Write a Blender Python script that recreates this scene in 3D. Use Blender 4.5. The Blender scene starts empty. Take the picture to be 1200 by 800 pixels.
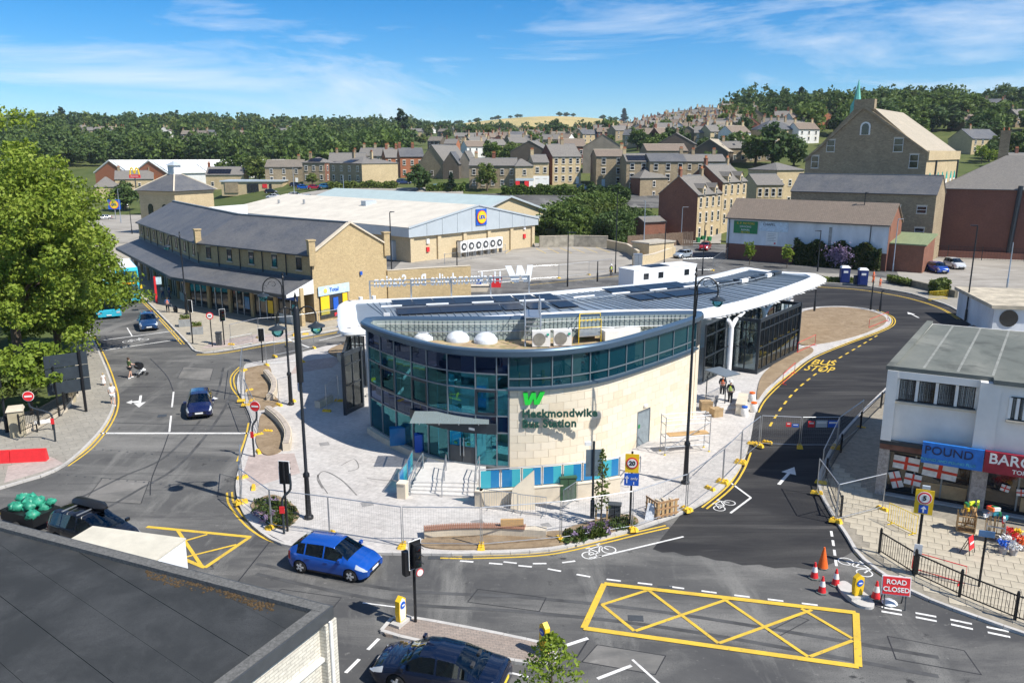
import bpy,math,random
import numpy as np
from mathutils import Matrix,Vector
random.seed(7);RNG=np.random.default_rng(7)
R=math.radians;PI=math.pi
S=bpy.context.scene
COL=S.collection
# ------------------------------------------------------------------ camera, sky, sun, exposure
FPX,HORIZ,CAMZ=940.0,180.0,18.0 # focal length and horizon row of a 1200x800 frame, camera height (m)
PITCH=math.atan((400-HORIZ)/FPX)
cam=bpy.data.cameras.new('camera');cam.sensor_width=36;cam.lens=FPX/1200*36
cam.clip_start=0.5;cam.clip_end=20000
camo=bpy.data.objects.new('camera',cam);COL.objects.link(camo)
camo.location=(0,0,CAMZ);camo.rotation_euler=(PI/2-PITCH,0,0);S.camera=camo
SUN_EL,SUN_DIR=R(49),(0.868,-0.496)# horizontal direction towards the sun
w=bpy.data.worlds.new('World');S.world=w;w.use_nodes=True
nt=w.node_tree;nt.nodes.clear()
def wn(t,**k):
 n=nt.nodes.new(t)
 for a,v in k.items():setattr(n,a,v)
 return n
sky=wn('ShaderNodeTexSky',sky_type='NISHITA',sun_disc=False)
sky.sun_elevation=SUN_EL;sky.sun_rotation=math.atan2(SUN_DIR[0],SUN_DIR[1])
sky.air_density=1.0;sky.dust_density=0.0;sky.ozone_density=5.0;sky.altitude=1200
tc=wn('ShaderNodeTexCoord')
# thin high cloud: streaks stretched along the horizon
mp=wn('ShaderNodeMapping');mp.inputs['Scale'].default_value=(1.6,1.6,9);mp.inputs['Rotation'].default_value=(0,R(10),0);mp.inputs['Location'].default_value=(4,4,1.8)
n1=wn('ShaderNodeTexNoise');n1.inputs['Scale'].default_value=1.7;n1.inputs['Detail'].default_value=13;n1.inputs['Roughness'].default_value=.63;n1.inputs['Distortion'].default_value=.5
cr=wn('ShaderNodeValToRGB');cr.color_ramp.elements[0].position=.47;cr.color_ramp.elements[0].color=(0,0,0,1);cr.color_ramp.elements[1].position=.76;cr.color_ramp.elements[1].color=(.8,.8,.8,1)
mix=wn('ShaderNodeMix',data_type='RGBA');mix.inputs['B'].default_value=(8.6,9.0,9.4,1)
gain=wn('ShaderNodeMix',data_type='RGBA',blend_type='MULTIPLY');gain.inputs['Factor'].default_value=1;gain.inputs['B'].default_value=(.92,1.0,1.06,1)
hsv=wn('ShaderNodeHueSaturation');hsv.inputs['Saturation'].default_value=1.32;hsv.inputs['Value'].default_value=1.06
bg=wn('ShaderNodeBackground');bg.inputs['Strength'].default_value=0.088
out=wn('ShaderNodeOutputWorld')
L=nt.links.new
L(tc.outputs['Generated'],mp.inputs['Vector']);L(mp.outputs['Vector'],n1.inputs['Vector']);L(n1.outputs['Fac'],cr.inputs['Fac'])
L(cr.outputs['Color'],mix.inputs['Factor']);L(sky.outputs['Color'],gain.inputs['A']);L(gain.outputs['Result'],hsv.inputs['Color']);L(hsv.outputs['Color'],mix.inputs['A'])
L(mix.outputs['Result'],bg.inputs['Color']);L(bg.outputs['Background'],out.inputs['Surface'])
sl=bpy.data.lights.new('sun','SUN');sl.energy=5.0;sl.angle=R(.5);sl.color=(1,.955,.88)
so=bpy.data.objects.new('sun',sl);COL.objects.link(so)
sv=Vector((SUN_DIR[0]*math.cos(SUN_EL),SUN_DIR[1]*math.cos(SUN_EL),math.sin(SUN_EL)))
so.rotation_euler=sv.to_track_quat('Z','Y').to_euler();so.location=(60,-40,90)
S.view_settings.view_transform='Standard';S.view_settings.look='None';S.view_settings.gamma=1;S.view_settings.exposure=0.48
S.view_settings.use_curve_mapping=False
S.cycles.max_bounces=6;S.cycles.transparent_max_bounces=12
# ------------------------------------------------------------------ survey: read a ground point off the photograph
CP,SP=math.cos(PITCH),math.sin(PITCH)
def ray(px,py):
 x=(px-600)/FPX;y=-(py-400)/FPX
 return x,CP+y*SP,-SP+y*CP
def P(px,py,z=0.0):
 d=ray(px,py);t=(z-CAMZ)/d[2]
 return d[0]*t,d[1]*t
def P3(px,py,z=0.0):return P(px,py,z)+(z,)
YK=[0,165,190,215,240,300,400,500,650,900,1200,1600,2000,2600,6000]
TK={-.42:[0,0,0,0,.5,3,10,18,30,46,54,58,58,40,20],-.2:[0,0,1.5,5.5,8.5,11,13,17,25,42,54,60,64,50,20],
      .05:[0,0,2,6,9.5,13,18,23,29,34,40,62,106,70,20],.3:[0,0,2,5,8.5,17,30,40,50,58,60,60,60,50,20],
      .55:[0,0,3,6,9.5,17,31,42,51,57,58,58,56,50,20]}
UK=sorted(TK)
def zt(x,y):
 if y<=165:return 0.0
 u=min(max(x/y,UK[0]),UK[-1])
 for i in range(len(UK)-1):
  if u<=UK[i+1]:break
 a=(u-UK[i])/(UK[i+1]-UK[i]);a=a*a*(3-2*a)
 return float(np.interp(y,YK,TK[UK[i]])*(1-a)+np.interp(y,YK,TK[UK[i+1]])*a)
def hit(px,py):
 d=ray(px,py);t=20.0;last=t
 while t<4000:
  if CAMZ+d[2]*t<=zt(d[0]*t,d[1]*t):break
  last=t;t*=1.01
 lo,hi=last,t
 for _ in range(20):
  m=(lo+hi)/2
  if CAMZ+d[2]*m<=zt(d[0]*m,d[1]*m):hi=m
  else:lo=m
 return d[0]*hi,d[1]*hi,zt(d[0]*hi,d[1]*hi)
# ------------------------------------------------------------------ mesh builder and object helpers
class MB:
 def __init__(s):s.v=[];s.f=[];s.mi=[];s.m=0
 def face(s,pts):
  b=len(s.v);s.v+=[tuple(map(float,p))for p in pts];s.f.append(tuple(range(b,b+len(pts))));s.mi.append(s.m);return s
 def hexa(s,c):# 8 corners: bottom 4 ccw, top 4 ccw
  b=len(s.v);s.v+=[tuple(map(float,p))for p in c]
  for q in((3,2,1,0),(4,5,6,7),(0,1,5,4),(1,2,6,5),(2,3,7,6),(3,0,4,7)):
   s.f.append(tuple(b+i for i in q));s.mi.append(s.m)
  return s
 def box(s,x0,x1,y0,y1,z0,z1):
  return s.hexa([(x0,y0,z0),(x1,y0,z0),(x1,y1,z0),(x0,y1,z0),(x0,y0,z1),(x1,y0,z1),(x1,y1,z1),(x0,y1,z1)])
 def obox(s,cx,cy,z0,z1,sx,sy,a=0):
  c,n=math.cos(a),math.sin(a)
  q=[(cx+c*x-n*y,cy+n*x+c*y)for x,y in((-sx/2,-sy/2),(sx/2,-sy/2),(sx/2,sy/2),(-sx/2,sy/2))]
  return s.hexa([p+(z0,)for p in q]+[p+(z1,)for p in q])
 def beam(s,p,q,w,h=None):
  h=h or w;p=Vector(p);q=Vector(q);d=(q-p).normalized()
  up=Vector((0,0,1))if abs(d.z)<.95 else Vector((0,1,0))
  a=d.cross(up).normalized()*w/2;b=a.cross(d).normalized()*h/2
  return s.hexa([p-a-b,p+a-b,q+a-b,q-a-b,p-a+b,p+a+b,q+a+b,q-a+b])
 def cyl(s,p,q,r0,r1=None,n=10,cap=True):
  r1=r0 if r1 is None else r1
  return s.tube([p,q],[r0,r1],n,cap)
 def tube(s,pts,r,n=6,cap=True):
  pts=[Vector(p)for p in pts];k=len(pts);rr=r if isinstance(r,(list,tuple))else[r]*k
  b0=len(s.v);a=None
  for i,p in enumerate(pts):
   d=(pts[min(i+1,k-1)]-pts[max(i-1,0)]).normalized()
   if a is None:
    up=Vector((0,0,1))if abs(d.z)<.9 else Vector((1,0,0));a=d.cross(up).normalized()
   else:
    a=(a-d*a.dot(d));a=a.normalized()if a.length>1e-6 else d.orthogonal().normalized()
   b=d.cross(a)
   for j in range(n):
    t=2*PI*j/n;s.v.append(tuple(p+(a*math.cos(t)+b*math.sin(t))*rr[i]))
  for i in range(k-1):
   for j in range(n):
    s.f.append((b0+i*n+j,b0+i*n+(j+1)%n,b0+(i+1)*n+(j+1)%n,b0+(i+1)*n+j));s.mi.append(s.m)
  if cap:
   s.f.append(tuple(b0+j for j in reversed(range(n))));s.mi.append(s.m)
   s.f.append(tuple(b0+(k-1)*n+j for j in range(n)));s.mi.append(s.m)
  return s
 def lathe(s,prof,c=(0,0,0),n=16,cap=True):
  return s.tube([(c[0],c[1],c[2]+z)for r,z in prof],[max(r,.001)for r,z in prof],n,cap)
 def prism(s,poly,z0,z1):
  a=sum(poly[i][0]*poly[(i+1)%len(poly)][1]-poly[(i+1)%len(poly)][0]*poly[i][1]for i in range(len(poly)))
  if a<0:poly=poly[::-1]
  k=len(poly);b=len(s.v)
  f0=z0 if callable(z0)else(lambda x,y:z0)
  f1=z1 if callable(z1)else(lambda x,y:z1)
  s.v+=[(x,y,f0(x,y))for x,y in poly]+[(x,y,f1(x,y))for x,y in poly]
  s.f.append(tuple(b+i for i in reversed(range(k))));s.mi.append(s.m)
  s.f.append(tuple(b+k+i for i in range(k)));s.mi.append(s.m)
  for i in range(k):
   j=(i+1)%k;s.f.append((b+i,b+j,b+k+j,b+k+i));s.mi.append(s.m)
  return s
 def strip(s,path,w,z,off=0.0):# flat ribbon along an xy path, centred `off` to its left
  l=offset(path,off+w/2);r=offset(path,off-w/2)
  for i in range(len(path)-1):
   s.face([r[i]+(z,),r[i+1]+(z,),l[i+1]+(z,),l[i]+(z,)])
  return s
 def wallpath(s,path,th,z0,z1,off=0.0):# upright slab following an xy path
  l=offset(path,off+th/2);r=offset(path,off-th/2)
  for i in range(len(path)-1):
   s.hexa([r[i]+(z0,),r[i+1]+(z0,),l[i+1]+(z0,),l[i]+(z0,),r[i]+(z1,),r[i+1]+(z1,),l[i+1]+(z1,),l[i]+(z1,)])
  return s
 def xf(s,M):
  s.v=[tuple(M @ Vector(p))for p in s.v];return s
 def add(s,o):
  b=len(s.v);s.v+=o.v;s.f+=[tuple(b+i for i in f)for f in o.f];s.mi+=[s.m]*len(o.f);return s
def offset(path,d):
 o=[]
 for i in range(len(path)):
  a=Vector(path[max(i-1,0)][:2]);b=Vector(path[i][:2]);c=Vector(path[min(i+1,len(path)-1)][:2])
  t1=(b-a).normalized()if(b-a).length>1e-6 else(c-b).normalized()
  t2=(c-b).normalized()if(c-b).length>1e-6 else t1
  n=Vector((-t1.y-t2.y,t1.x+t2.x)).normalized()
  k=max(.35,n.dot(Vector((-t1.y,t1.x))))
  o.append((b.x+n.x*d/k,b.y+n.y*d/k))
 return o
def smooth(pts,n=6,closed=False):
 out_=[];k=len(pts)
 for i in range(k if closed else k-1):
  g=lambda j:pts[j%k]if closed else pts[min(max(j,0),k-1)]
  p0,p1,p2,p3=g(i-1),g(i),g(i+1),g(i+2)
  for s_ in range(n):
   t=s_/n
   out_.append(tuple(.5*(2*p1[c]+(p2[c]-p0[c])*t+(2*p0[c]-5*p1[c]+4*p2[c]-p3[c])*t*t+(3*p1[c]-p0[c]-3*p2[c]+p3[c])*t**3)for c in range(len(p1))))
 if not closed:out_.append(tuple(pts[-1]))
 return out_
def PX(pts,z=0.0):return[P(a,b,z)for a,b in pts]
def seglen(path):return[math.dist(path[i],path[i+1])for i in range(len(path)-1)]
def along(path,s):
 for i in range(len(path)-1):
  d=math.dist(path[i],path[i+1])
  if s<=d or i==len(path)-2:
   t=s/d if d else 0;return tuple(path[i][c]+(path[i+1][c]-path[i][c])*t for c in range(len(path[0]))),math.atan2(path[i+1][1]-path[i][1],path[i+1][0]-path[i][0])
  s-=d
INV={}
def obj(name,mb,mat,parent=None,smooth_=False,world=False,mesh=None,loc=None):
 if mesh is None:
  mesh=bpy.data.meshes.new(name)
  if loc is not None:mb.xf(Matrix.Translation(-Vector(loc)))
  if world and parent is not None and parent.name in INV:mb.xf(INV[parent.name])
  mesh.from_pydata(mb.v,[],mb.f)
  mats=mat if isinstance(mat,(list,tuple))else[mat]
  for m in mats:mesh.materials.append(m)
  if len(mats)>1:mesh.polygons.foreach_set('material_index',mb.mi)
  if smooth_:mesh.polygons.foreach_set('use_smooth',[True]*len(mesh.polygons));mesh.set_sharp_from_angle(angle=R(smooth_ if smooth_>1 else 40))
  mesh.update()
 o=bpy.data.objects.new(name,mesh);COL.objects.link(o)
 if loc is not None:o.location=loc
 if parent is not None:o.parent=parent
 return o
def inst(name,src,parent=None,loc=(0,0,0),rz=0,sc=1):# another object sharing mesh data
 o=bpy.data.objects.new(name,src.data if hasattr(src,'data')else src);COL.objects.link(o)
 o.parent=parent;o.location=loc;o.rotation_euler=(0,0,rz);o.scale=(sc,)*3 if not isinstance(sc,tuple)else sc
 return o
def tag(o,label,cat,group=None):
 o['label']=label;o['category']=cat
 if group:o['group']=group
 return o
def kind(o,k='structure',label=None):
 o['kind']=k
 if label:o['label']=label
 return o
def thing(name,label,cat,loc=(0,0,0),rz=0.0,group=None):
 o=bpy.data.objects.new(name,None);COL.objects.link(o);o.empty_display_size=.2
 loc=tuple(loc)+(0,)*(3-len(loc));o.location=loc;o.rotation_euler=(0,0,rz)
 INV[o.name]=(Matrix.Translation(loc)@ Matrix.Rotation(rz,4,'Z')).inverted()
 return tag(o,label,cat,group)
def copy_tree(o,parent=None):
 c=o.copy();COL.objects.link(c);c.parent=parent
 for ch in o.children:copy_tree(ch,c)
 return c
def dup(o,loc,rz,label,group=None):
 c=copy_tree(o);c.location=tuple(loc)+(0,)*(3-len(loc));c.rotation_euler=(0,0,rz);c['label']=label
 if group:c['group']=group
 return c
TMP=bpy.data.scenes.new('workbench')
def text_mb(txt,size,depth=.02,bold=0.0,align='CENTER',spacing=1.0):
 cu=bpy.data.curves.new('t','FONT');cu.body=txt;cu.size=size;cu.extrude=depth/2;cu.offset=bold;cu.align_x=align;cu.align_y='CENTER';cu.space_character=spacing
 cu.resolution_u=3
 o=bpy.data.objects.new('t',cu);TMP.collection.objects.link(o)
 TMP.view_layers[0].update();dg=TMP.view_layers[0].depsgraph;me=bpy.data.meshes.new_from_object(o.evaluated_get(dg))
 mb=MB();mb.v=[tuple(v.co)for v in me.vertices];mb.f=[tuple(p.vertices)for p in me.polygons];mb.mi=[0]*len(mb.f)
 bpy.data.objects.remove(o);bpy.data.curves.remove(cu);bpy.data.meshes.remove(me)
 return mb
def upright(mb,pos,rz=0.0):# text standing up, read from local -y
 return mb.xf(Matrix.Translation(pos)@ Matrix.Rotation(rz,4,'Z')@ Matrix.Rotation(PI/2,4,'X'))

# ------------------------------------------------------------------ materials
MC={}
def nodes(name):
 m=bpy.data.materials.new(name);m.use_nodes=True;t=m.node_tree;b=t.nodes['Principled BSDF'];return m,t,b
def rgb(c):return(c[0],c[1],c[2],1)
def mat(name,col,rough=.7,metal=0.,var=.18,scale=3.,bump=0.,bscale=None,spec=.4,col2=None,stretch=None,emit=0,coat=0,rim=None,alpha=None):
 if name in MC:return MC[name]
 m,t,b=nodes(name);MC[name]=m
 b.inputs['Roughness'].default_value=rough;b.inputs['Metallic'].default_value=metal;b.inputs['Specular IOR Level'].default_value=spec
 b.inputs['Coat Weight'].default_value=coat;b.inputs['Coat Roughness'].default_value=.05
 tc=t.nodes.new('ShaderNodeTexCoord');vec=tc.outputs['Object']
 if stretch:
  mp=t.nodes.new('ShaderNodeMapping');mp.inputs['Scale'].default_value=stretch;t.links.new(vec,mp.inputs['Vector']);vec=mp.outputs['Vector']
 n=t.nodes.new('ShaderNodeTexNoise');n.inputs['Scale'].default_value=scale;n.inputs['Detail'].default_value=6;n.inputs['Roughness'].default_value=.62
 t.links.new(vec,n.inputs['Vector'])
 mx=t.nodes.new('ShaderNodeMix');mx.data_type='RGBA'
 c2=col2 or tuple(x*(1-var*1.3)for x in col);c1=col if col2 else tuple(min(1,x*(1+var*.9))for x in col)
 mx.inputs['A'].default_value=rgb(c2);mx.inputs['B'].default_value=rgb(c1)
 mr=t.nodes.new('ShaderNodeMapRange');mr.inputs['From Min'].default_value=.3;mr.inputs['From Max'].default_value=.7
 t.links.new(n.outputs['Fac'],mr.inputs['Value']);t.links.new(mr.outputs['Result'],mx.inputs['Factor']);t.links.new(mx.outputs['Result'],b.inputs['Base Color'])
 if emit:t.links.new(mx.outputs['Result'],b.inputs['Emission Color']);b.inputs['Emission Strength'].default_value=emit
 if bump:
  n2=t.nodes.new('ShaderNodeTexNoise');n2.inputs['Scale'].default_value=bscale or scale*8;n2.inputs['Detail'].default_value=4;t.links.new(vec,n2.inputs['Vector'])
  bp=t.nodes.new('ShaderNodeBump');bp.inputs['Strength'].default_value=bump;bp.inputs['Distance'].default_value=.03
  t.links.new(n2.outputs['Fac'],bp.inputs['Height']);t.links.new(bp.outputs['Normal'],b.inputs['Normal'])
 return m
def layered(name,layers,rough=.9,bump=.25,bscale=40,spec=.1):
 """base colour followed by noise layers (colour, noise scale, lo, hi, stretch, rotation)"""
 m,t,b=nodes(name);MC[name]=m;b.inputs['Roughness'].default_value=rough;b.inputs['Specular IOR Level'].default_value=spec
 tc=t.nodes.new('ShaderNodeTexCoord');cur=None
 for i,l in enumerate(layers):
  if i==0:c0=l;continue
  col,sc,lo,hi,st,rot=l
  mp=t.nodes.new('ShaderNodeMapping');mp.inputs['Scale'].default_value=st;mp.inputs['Rotation'].default_value=(0,0,rot);mp.inputs['Location'].default_value=(i*3.7,i*1.3,0)
  n=t.nodes.new('ShaderNodeTexNoise');n.inputs['Scale'].default_value=sc;n.inputs['Detail'].default_value=7;n.inputs['Roughness'].default_value=.65;n.inputs['Distortion'].default_value=.4
  mr=t.nodes.new('ShaderNodeMapRange');mr.inputs['From Min'].default_value=lo;mr.inputs['From Max'].default_value=hi
  mx=t.nodes.new('ShaderNodeMix');mx.data_type='RGBA';mx.inputs['B'].default_value=rgb(col)
  t.links.new(tc.outputs['Object'],mp.inputs['Vector']);t.links.new(mp.outputs['Vector'],n.inputs['Vector']);t.links.new(n.outputs['Fac'],mr.inputs['Value']);t.links.new(mr.outputs['Result'],mx.inputs['Factor'])
  if cur is None:mx.inputs['A'].default_value=rgb(c0)
  else:t.links.new(cur,mx.inputs['A'])
  cur=mx.outputs['Result']
 t.links.new(cur,b.inputs['Base Color'])
 n2=t.nodes.new('ShaderNodeTexNoise');n2.inputs['Scale'].default_value=bscale;n2.inputs['Detail'].default_value=3;t.links.new(tc.outputs['Object'],n2.inputs['Vector'])
 bp=t.nodes.new('ShaderNodeBump');bp.inputs['Strength'].default_value=bump;bp.inputs['Distance'].default_value=.02
 t.links.new(n2.outputs['Fac'],bp.inputs['Height']);t.links.new(bp.outputs['Normal'],b.inputs['Normal'])
 return m
def coursed(name,cols,mortar,bw,bh,mode='wall',rough=.85,bump=.5,gap=.02,stain=None,rot=0,offset_=.5,spec=.25):
 """coursed masonry, slates or slabs: brick pattern in real metres; mode wall (height = z) or flat (xy)"""
 if name in MC:return MC[name]
 m,t,b=nodes(name);MC[name]=m;b.inputs['Roughness'].default_value=rough;b.inputs['Specular IOR Level'].default_value=spec
 tc=t.nodes.new('ShaderNodeTexCoord');vec=tc.outputs['Object']
 N=t.nodes.new;Lk=t.links.new
 if mode=='wall':
  # horizontal run follows whichever way the wall faces
  ge=N('ShaderNodeNewGeometry');vt=N('ShaderNodeVectorTransform');vt.vector_type='NORMAL';vt.convert_from='WORLD';vt.convert_to='OBJECT'
  Lk(ge.outputs['True Normal'],vt.inputs[0])
  cr_=N('ShaderNodeVectorMath');cr_.operation='CROSS_PRODUCT';cr_.inputs[0].default_value=(0,0,1);Lk(vt.outputs[0],cr_.inputs[1])
  no_=N('ShaderNodeVectorMath');no_.operation='NORMALIZE';Lk(cr_.outputs[0],no_.inputs[0])
  dt=N('ShaderNodeVectorMath');dt.operation='DOT_PRODUCT';Lk(no_.outputs[0],dt.inputs[0]);Lk(vec,dt.inputs[1])
  sx=N('ShaderNodeSeparateXYZ');Lk(vec,sx.inputs[0]);cx=N('ShaderNodeCombineXYZ');Lk(dt.outputs['Value'],cx.inputs[0]);Lk(sx.outputs[2],cx.inputs[1]);vec=cx.outputs[0]
 elif mode=='roof':# courses run along the eaves, steps go up the slope
  ge=N('ShaderNodeNewGeometry');vt=N('ShaderNodeVectorTransform');vt.vector_type='NORMAL';vt.convert_from='WORLD';vt.convert_to='OBJECT'
  Lk(ge.outputs['True Normal'],vt.inputs[0])
  cr_=N('ShaderNodeVectorMath');cr_.operation='CROSS_PRODUCT';cr_.inputs[0].default_value=(0,0,1);Lk(vt.outputs[0],cr_.inputs[1])
  no_=N('ShaderNodeVectorMath');no_.operation='NORMALIZE';Lk(cr_.outputs[0],no_.inputs[0])
  up=N('ShaderNodeVectorMath');up.operation='CROSS_PRODUCT';Lk(vt.outputs[0],up.inputs[0]);Lk(no_.outputs[0],up.inputs[1])
  d1=N('ShaderNodeVectorMath');d1.operation='DOT_PRODUCT';Lk(no_.outputs[0],d1.inputs[0]);Lk(vec,d1.inputs[1])
  d2=N('ShaderNodeVectorMath');d2.operation='DOT_PRODUCT';Lk(up.outputs[0],d2.inputs[0]);Lk(vec,d2.inputs[1])
  cx=N('ShaderNodeCombineXYZ');Lk(d1.outputs['Value'],cx.inputs[0]);Lk(d2.outputs['Value'],cx.inputs[1]);vec=cx.outputs[0]
 else:
  mp=N('ShaderNodeMapping');mp.inputs['Rotation'].default_value=(0,0,rot);Lk(vec,mp.inputs['Vector']);vec=mp.outputs['Vector']
 br=N('ShaderNodeTexBrick');br.inputs['Scale'].default_value=1;br.inputs['Brick Width'].default_value=bw;br.inputs['Row Height'].default_value=bh;br.inputs['Mortar Size'].default_value=gap;br.inputs['Mortar Smooth'].default_value=.3;br.offset=offset_
 br.inputs['Color1'].default_value=rgb(cols[0]);br.inputs['Color2'].default_value=rgb(cols[1]);br.inputs['Mortar'].default_value=rgb(mortar);br.inputs['Bias'].default_value=0
 Lk(vec,br.inputs['Vector'])
 n=N('ShaderNodeTexNoise');n.inputs['Scale'].default_value=.35;n.inputs['Detail'].default_value=8;n.inputs['Roughness'].default_value=.7;Lk(tc.outputs['Object'],n.inputs['Vector'])
 mr=N('ShaderNodeMapRange');mr.inputs['From Min'].default_value=.35;mr.inputs['From Max'].default_value=.7;Lk(n.outputs['Fac'],mr.inputs['Value'])
 mx=N('ShaderNodeMix');mx.data_type='RGBA';Lk(br.outputs['Color'],mx.inputs['A']);mx.inputs['B'].default_value=rgb(stain or tuple(x*.6 for x in cols[0]))
 ml=N('ShaderNodeMath');ml.operation='MULTIPLY';ml.inputs[1].default_value=.6;Lk(mr.outputs['Result'],ml.inputs[0]);Lk(ml.outputs[0],mx.inputs['Factor'])
 n3=N('ShaderNodeTexNoise');n3.inputs['Scale'].default_value=5;n3.inputs['Detail'].default_value=5;Lk(tc.outputs['Object'],n3.inputs['Vector'])
 m3=N('ShaderNodeMapRange');m3.inputs['To Min'].default_value=.72;m3.inputs['To Max'].default_value=1.28;Lk(n3.outputs['Fac'],m3.inputs['Value'])
 vm=N('ShaderNodeVectorMath');vm.operation='SCALE';Lk(mx.outputs['Result'],vm.inputs[0]);Lk(m3.outputs['Result'],vm.inputs['Scale']);Lk(vm.outputs[0],b.inputs['Base Color'])
 if bump:
  bp=N('ShaderNodeBump');bp.inputs['Strength'].default_value=bump;bp.inputs['Distance'].default_value=.02;bp.invert=True;Lk(br.outputs['Fac'],bp.inputs['Height']);Lk(bp.outputs['Normal'],b.inputs['Normal'])
 return m
def glassy(name,col,rough=.03,trans=0.,spec=.9):
 if name in MC:return MC[name]
 m,t,b=nodes(name);MC[name]=m
 b.inputs['Base Color'].default_value=rgb(col);b.inputs['Roughness'].default_value=rough;b.inputs['Specular IOR Level'].default_value=spec;b.inputs['IOR'].default_value=1.5
 n=t.nodes.new('ShaderNodeTexNoise');n.inputs['Scale'].default_value=.6;tc=t.nodes.new('ShaderNodeTexCoord');t.links.new(tc.outputs['Object'],n.inputs['Vector'])
 bp=t.nodes.new('ShaderNodeBump');bp.inputs['Strength'].default_value=.05;bp.inputs['Distance'].default_value=.03;t.links.new(n.outputs['Fac'],bp.inputs['Height']);t.links.new(bp.outputs['Normal'],b.inputs['Normal'])
 if trans:
  tr=t.nodes.new('ShaderNodeBsdfTransparent');tr.inputs['Color'].default_value=rgb(tuple(min(1,(.35 if trans<.7 else .62)+x*2.2)for x in col));ms=t.nodes.new('ShaderNodeMixShader');ms.inputs['Fac'].default_value=trans
  t.links.new(b.outputs[0],ms.inputs[1]);t.links.new(tr.outputs[0],ms.inputs[2]);t.links.new(ms.outputs[0],t.nodes['Material Output'].inputs['Surface'])
 return m
def foliage(name,c1,c2,c3):
 m,t,b=nodes(name);MC[name]=m;b.inputs['Roughness'].default_value=.6;b.inputs['Specular IOR Level'].default_value=.25
 N=t.nodes.new;ge=N('ShaderNodeNewGeometry');cr=N('ShaderNodeValToRGB');e=cr.color_ramp.elements
 e[0].color=rgb(c1);e[1].color=rgb(c3);x=e.new(.5);x.color=rgb(c2)
 tc=N('ShaderNodeTexCoord');n=N('ShaderNodeTexNoise');n.inputs['Scale'].default_value=.45;n.inputs['Detail'].default_value=3;t.links.new(tc.outputs['Object'],n.inputs['Vector'])
 oi=N('ShaderNodeObjectInfo')
 a=N('ShaderNodeMath');a.operation='MULTIPLY_ADD';a.inputs[1].default_value=.55;t.links.new(ge.outputs['Random Per Island'],a.inputs[0]);t.links.new(n.outputs['Fac'],a.inputs[2])
 s_=N('ShaderNodeMath');s_.operation='MULTIPLY_ADD';s_.inputs[1].default_value=.3;t.links.new(oi.outputs['Random'],s_.inputs[0]);t.links.new(a.outputs[0],s_.inputs[2])
 s2=N('ShaderNodeMath');s2.operation='SUBTRACT';s2.inputs[1].default_value=.42;t.links.new(s_.outputs[0],s2.inputs[0]);t.links.new(s2.outputs[0],cr.inputs['Fac'])
 t.links.new(cr.outputs['Color'],b.inputs['Base Color'])
 tl=N('ShaderNodeBsdfTranslucent');t.links.new(cr.outputs['Color'],tl.inputs['Color']);ms=N('ShaderNodeMixShader');ms.inputs['Fac'].default_value=.30
 t.links.new(b.outputs[0],ms.inputs[1]);t.links.new(tl.outputs[0],ms.inputs[2]);t.links.new(ms.outputs[0],t.nodes['Material Output'].inputs['Surface'])
 return m
def reflective(name,refl,tint,body,glossc=(.85,.95,1.0)):
 m,t,b=nodes(name);MC[name]=m;N=t.nodes.new;gl=N('ShaderNodeBsdfGlossy');gl.inputs['Roughness'].default_value=.012;gl.inputs['Color'].default_value=rgb(glossc)
 n=N('ShaderNodeTexNoise');n.inputs['Scale'].default_value=.5;tc=N('ShaderNodeTexCoord');t.links.new(tc.outputs['Object'],n.inputs['Vector']);bp=N('ShaderNodeBump');bp.inputs['Strength'].default_value=.06;bp.inputs['Distance'].default_value=.03;t.links.new(n.outputs['Fac'],bp.inputs['Height']);t.links.new(bp.outputs['Normal'],gl.inputs['Normal'])
 if tint:x=N('ShaderNodeBsdfTransparent');x.inputs['Color'].default_value=rgb(tint)
 else:x=N('ShaderNodeBsdfDiffuse');x.inputs['Color'].default_value=rgb(body)
 fr=N('ShaderNodeFresnel');fr.inputs['IOR'].default_value=1.55;ad=N('ShaderNodeMath');ad.operation='ADD';ad.use_clamp=True;ad.inputs[1].default_value=refl;t.links.new(fr.outputs[0],ad.inputs[0])
 ms=N('ShaderNodeMixShader');t.links.new(ad.outputs[0],ms.inputs[0]);t.links.new(x.outputs[0],ms.inputs[1]);t.links.new(gl.outputs[0],ms.inputs[2]);t.links.new(ms.outputs[0],t.nodes['Material Output'].inputs['Surface']);return m
Mt={}
Mt['asphalt']=layered('asphalt_worn',[(.118,.116,.111),((.068,.068,.069),.10,.42,.62,(1,1,1),.3),((.23,.222,.205),.22,.48,.70,(.3,1.2,1),-.5),((.21,.205,.19),.3,.52,.70,(1.3,.3,1),.4),((.062,.062,.064),.5,.58,.74,(.15,2.2,1),.25),((.27,.26,.24),3.5,.62,.82,(1,1,1),0),((.07,.07,.07),22,.52,.66,(1,1,1),0),((.05,.05,.05),.9,.64,.70,(1,1,1),0)])
Mt['asphalt_new']=layered('asphalt_new',[(.032,.032,.034),((.075,.073,.07),.25,.45,.7,(.3,1.2,1),.9),((.12,.115,.108),.6,.56,.75,(.12,2.4,1),1.0),((.022,.022,.024),.5,.56,.72,(.1,2.6,1),.85),((.025,.025,.027),25,.5,.7,(1,1,1),0)])
Mt['asphalt_dusty']=layered('asphalt_dusty',[(.15,.145,.135),((.21,.20,.185),.3,.42,.62,(1,.6,1),.2),((.10,.10,.098),.5,.5,.7,(.4,1.4,1),1.2),((.28,.27,.25),2,.58,.78,(1,1,1),0)])
Mt['carpark']=layered('car_park_surface',[(.33,.305,.265),((.24,.22,.19),.12,.42,.65,(1,1,1),.4),((.40,.37,.33),.4,.5,.7,(.4,1.5,1),.5),((.17,.16,.14),.6,.6,.8,(.2,2,1),-.6)])
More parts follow.
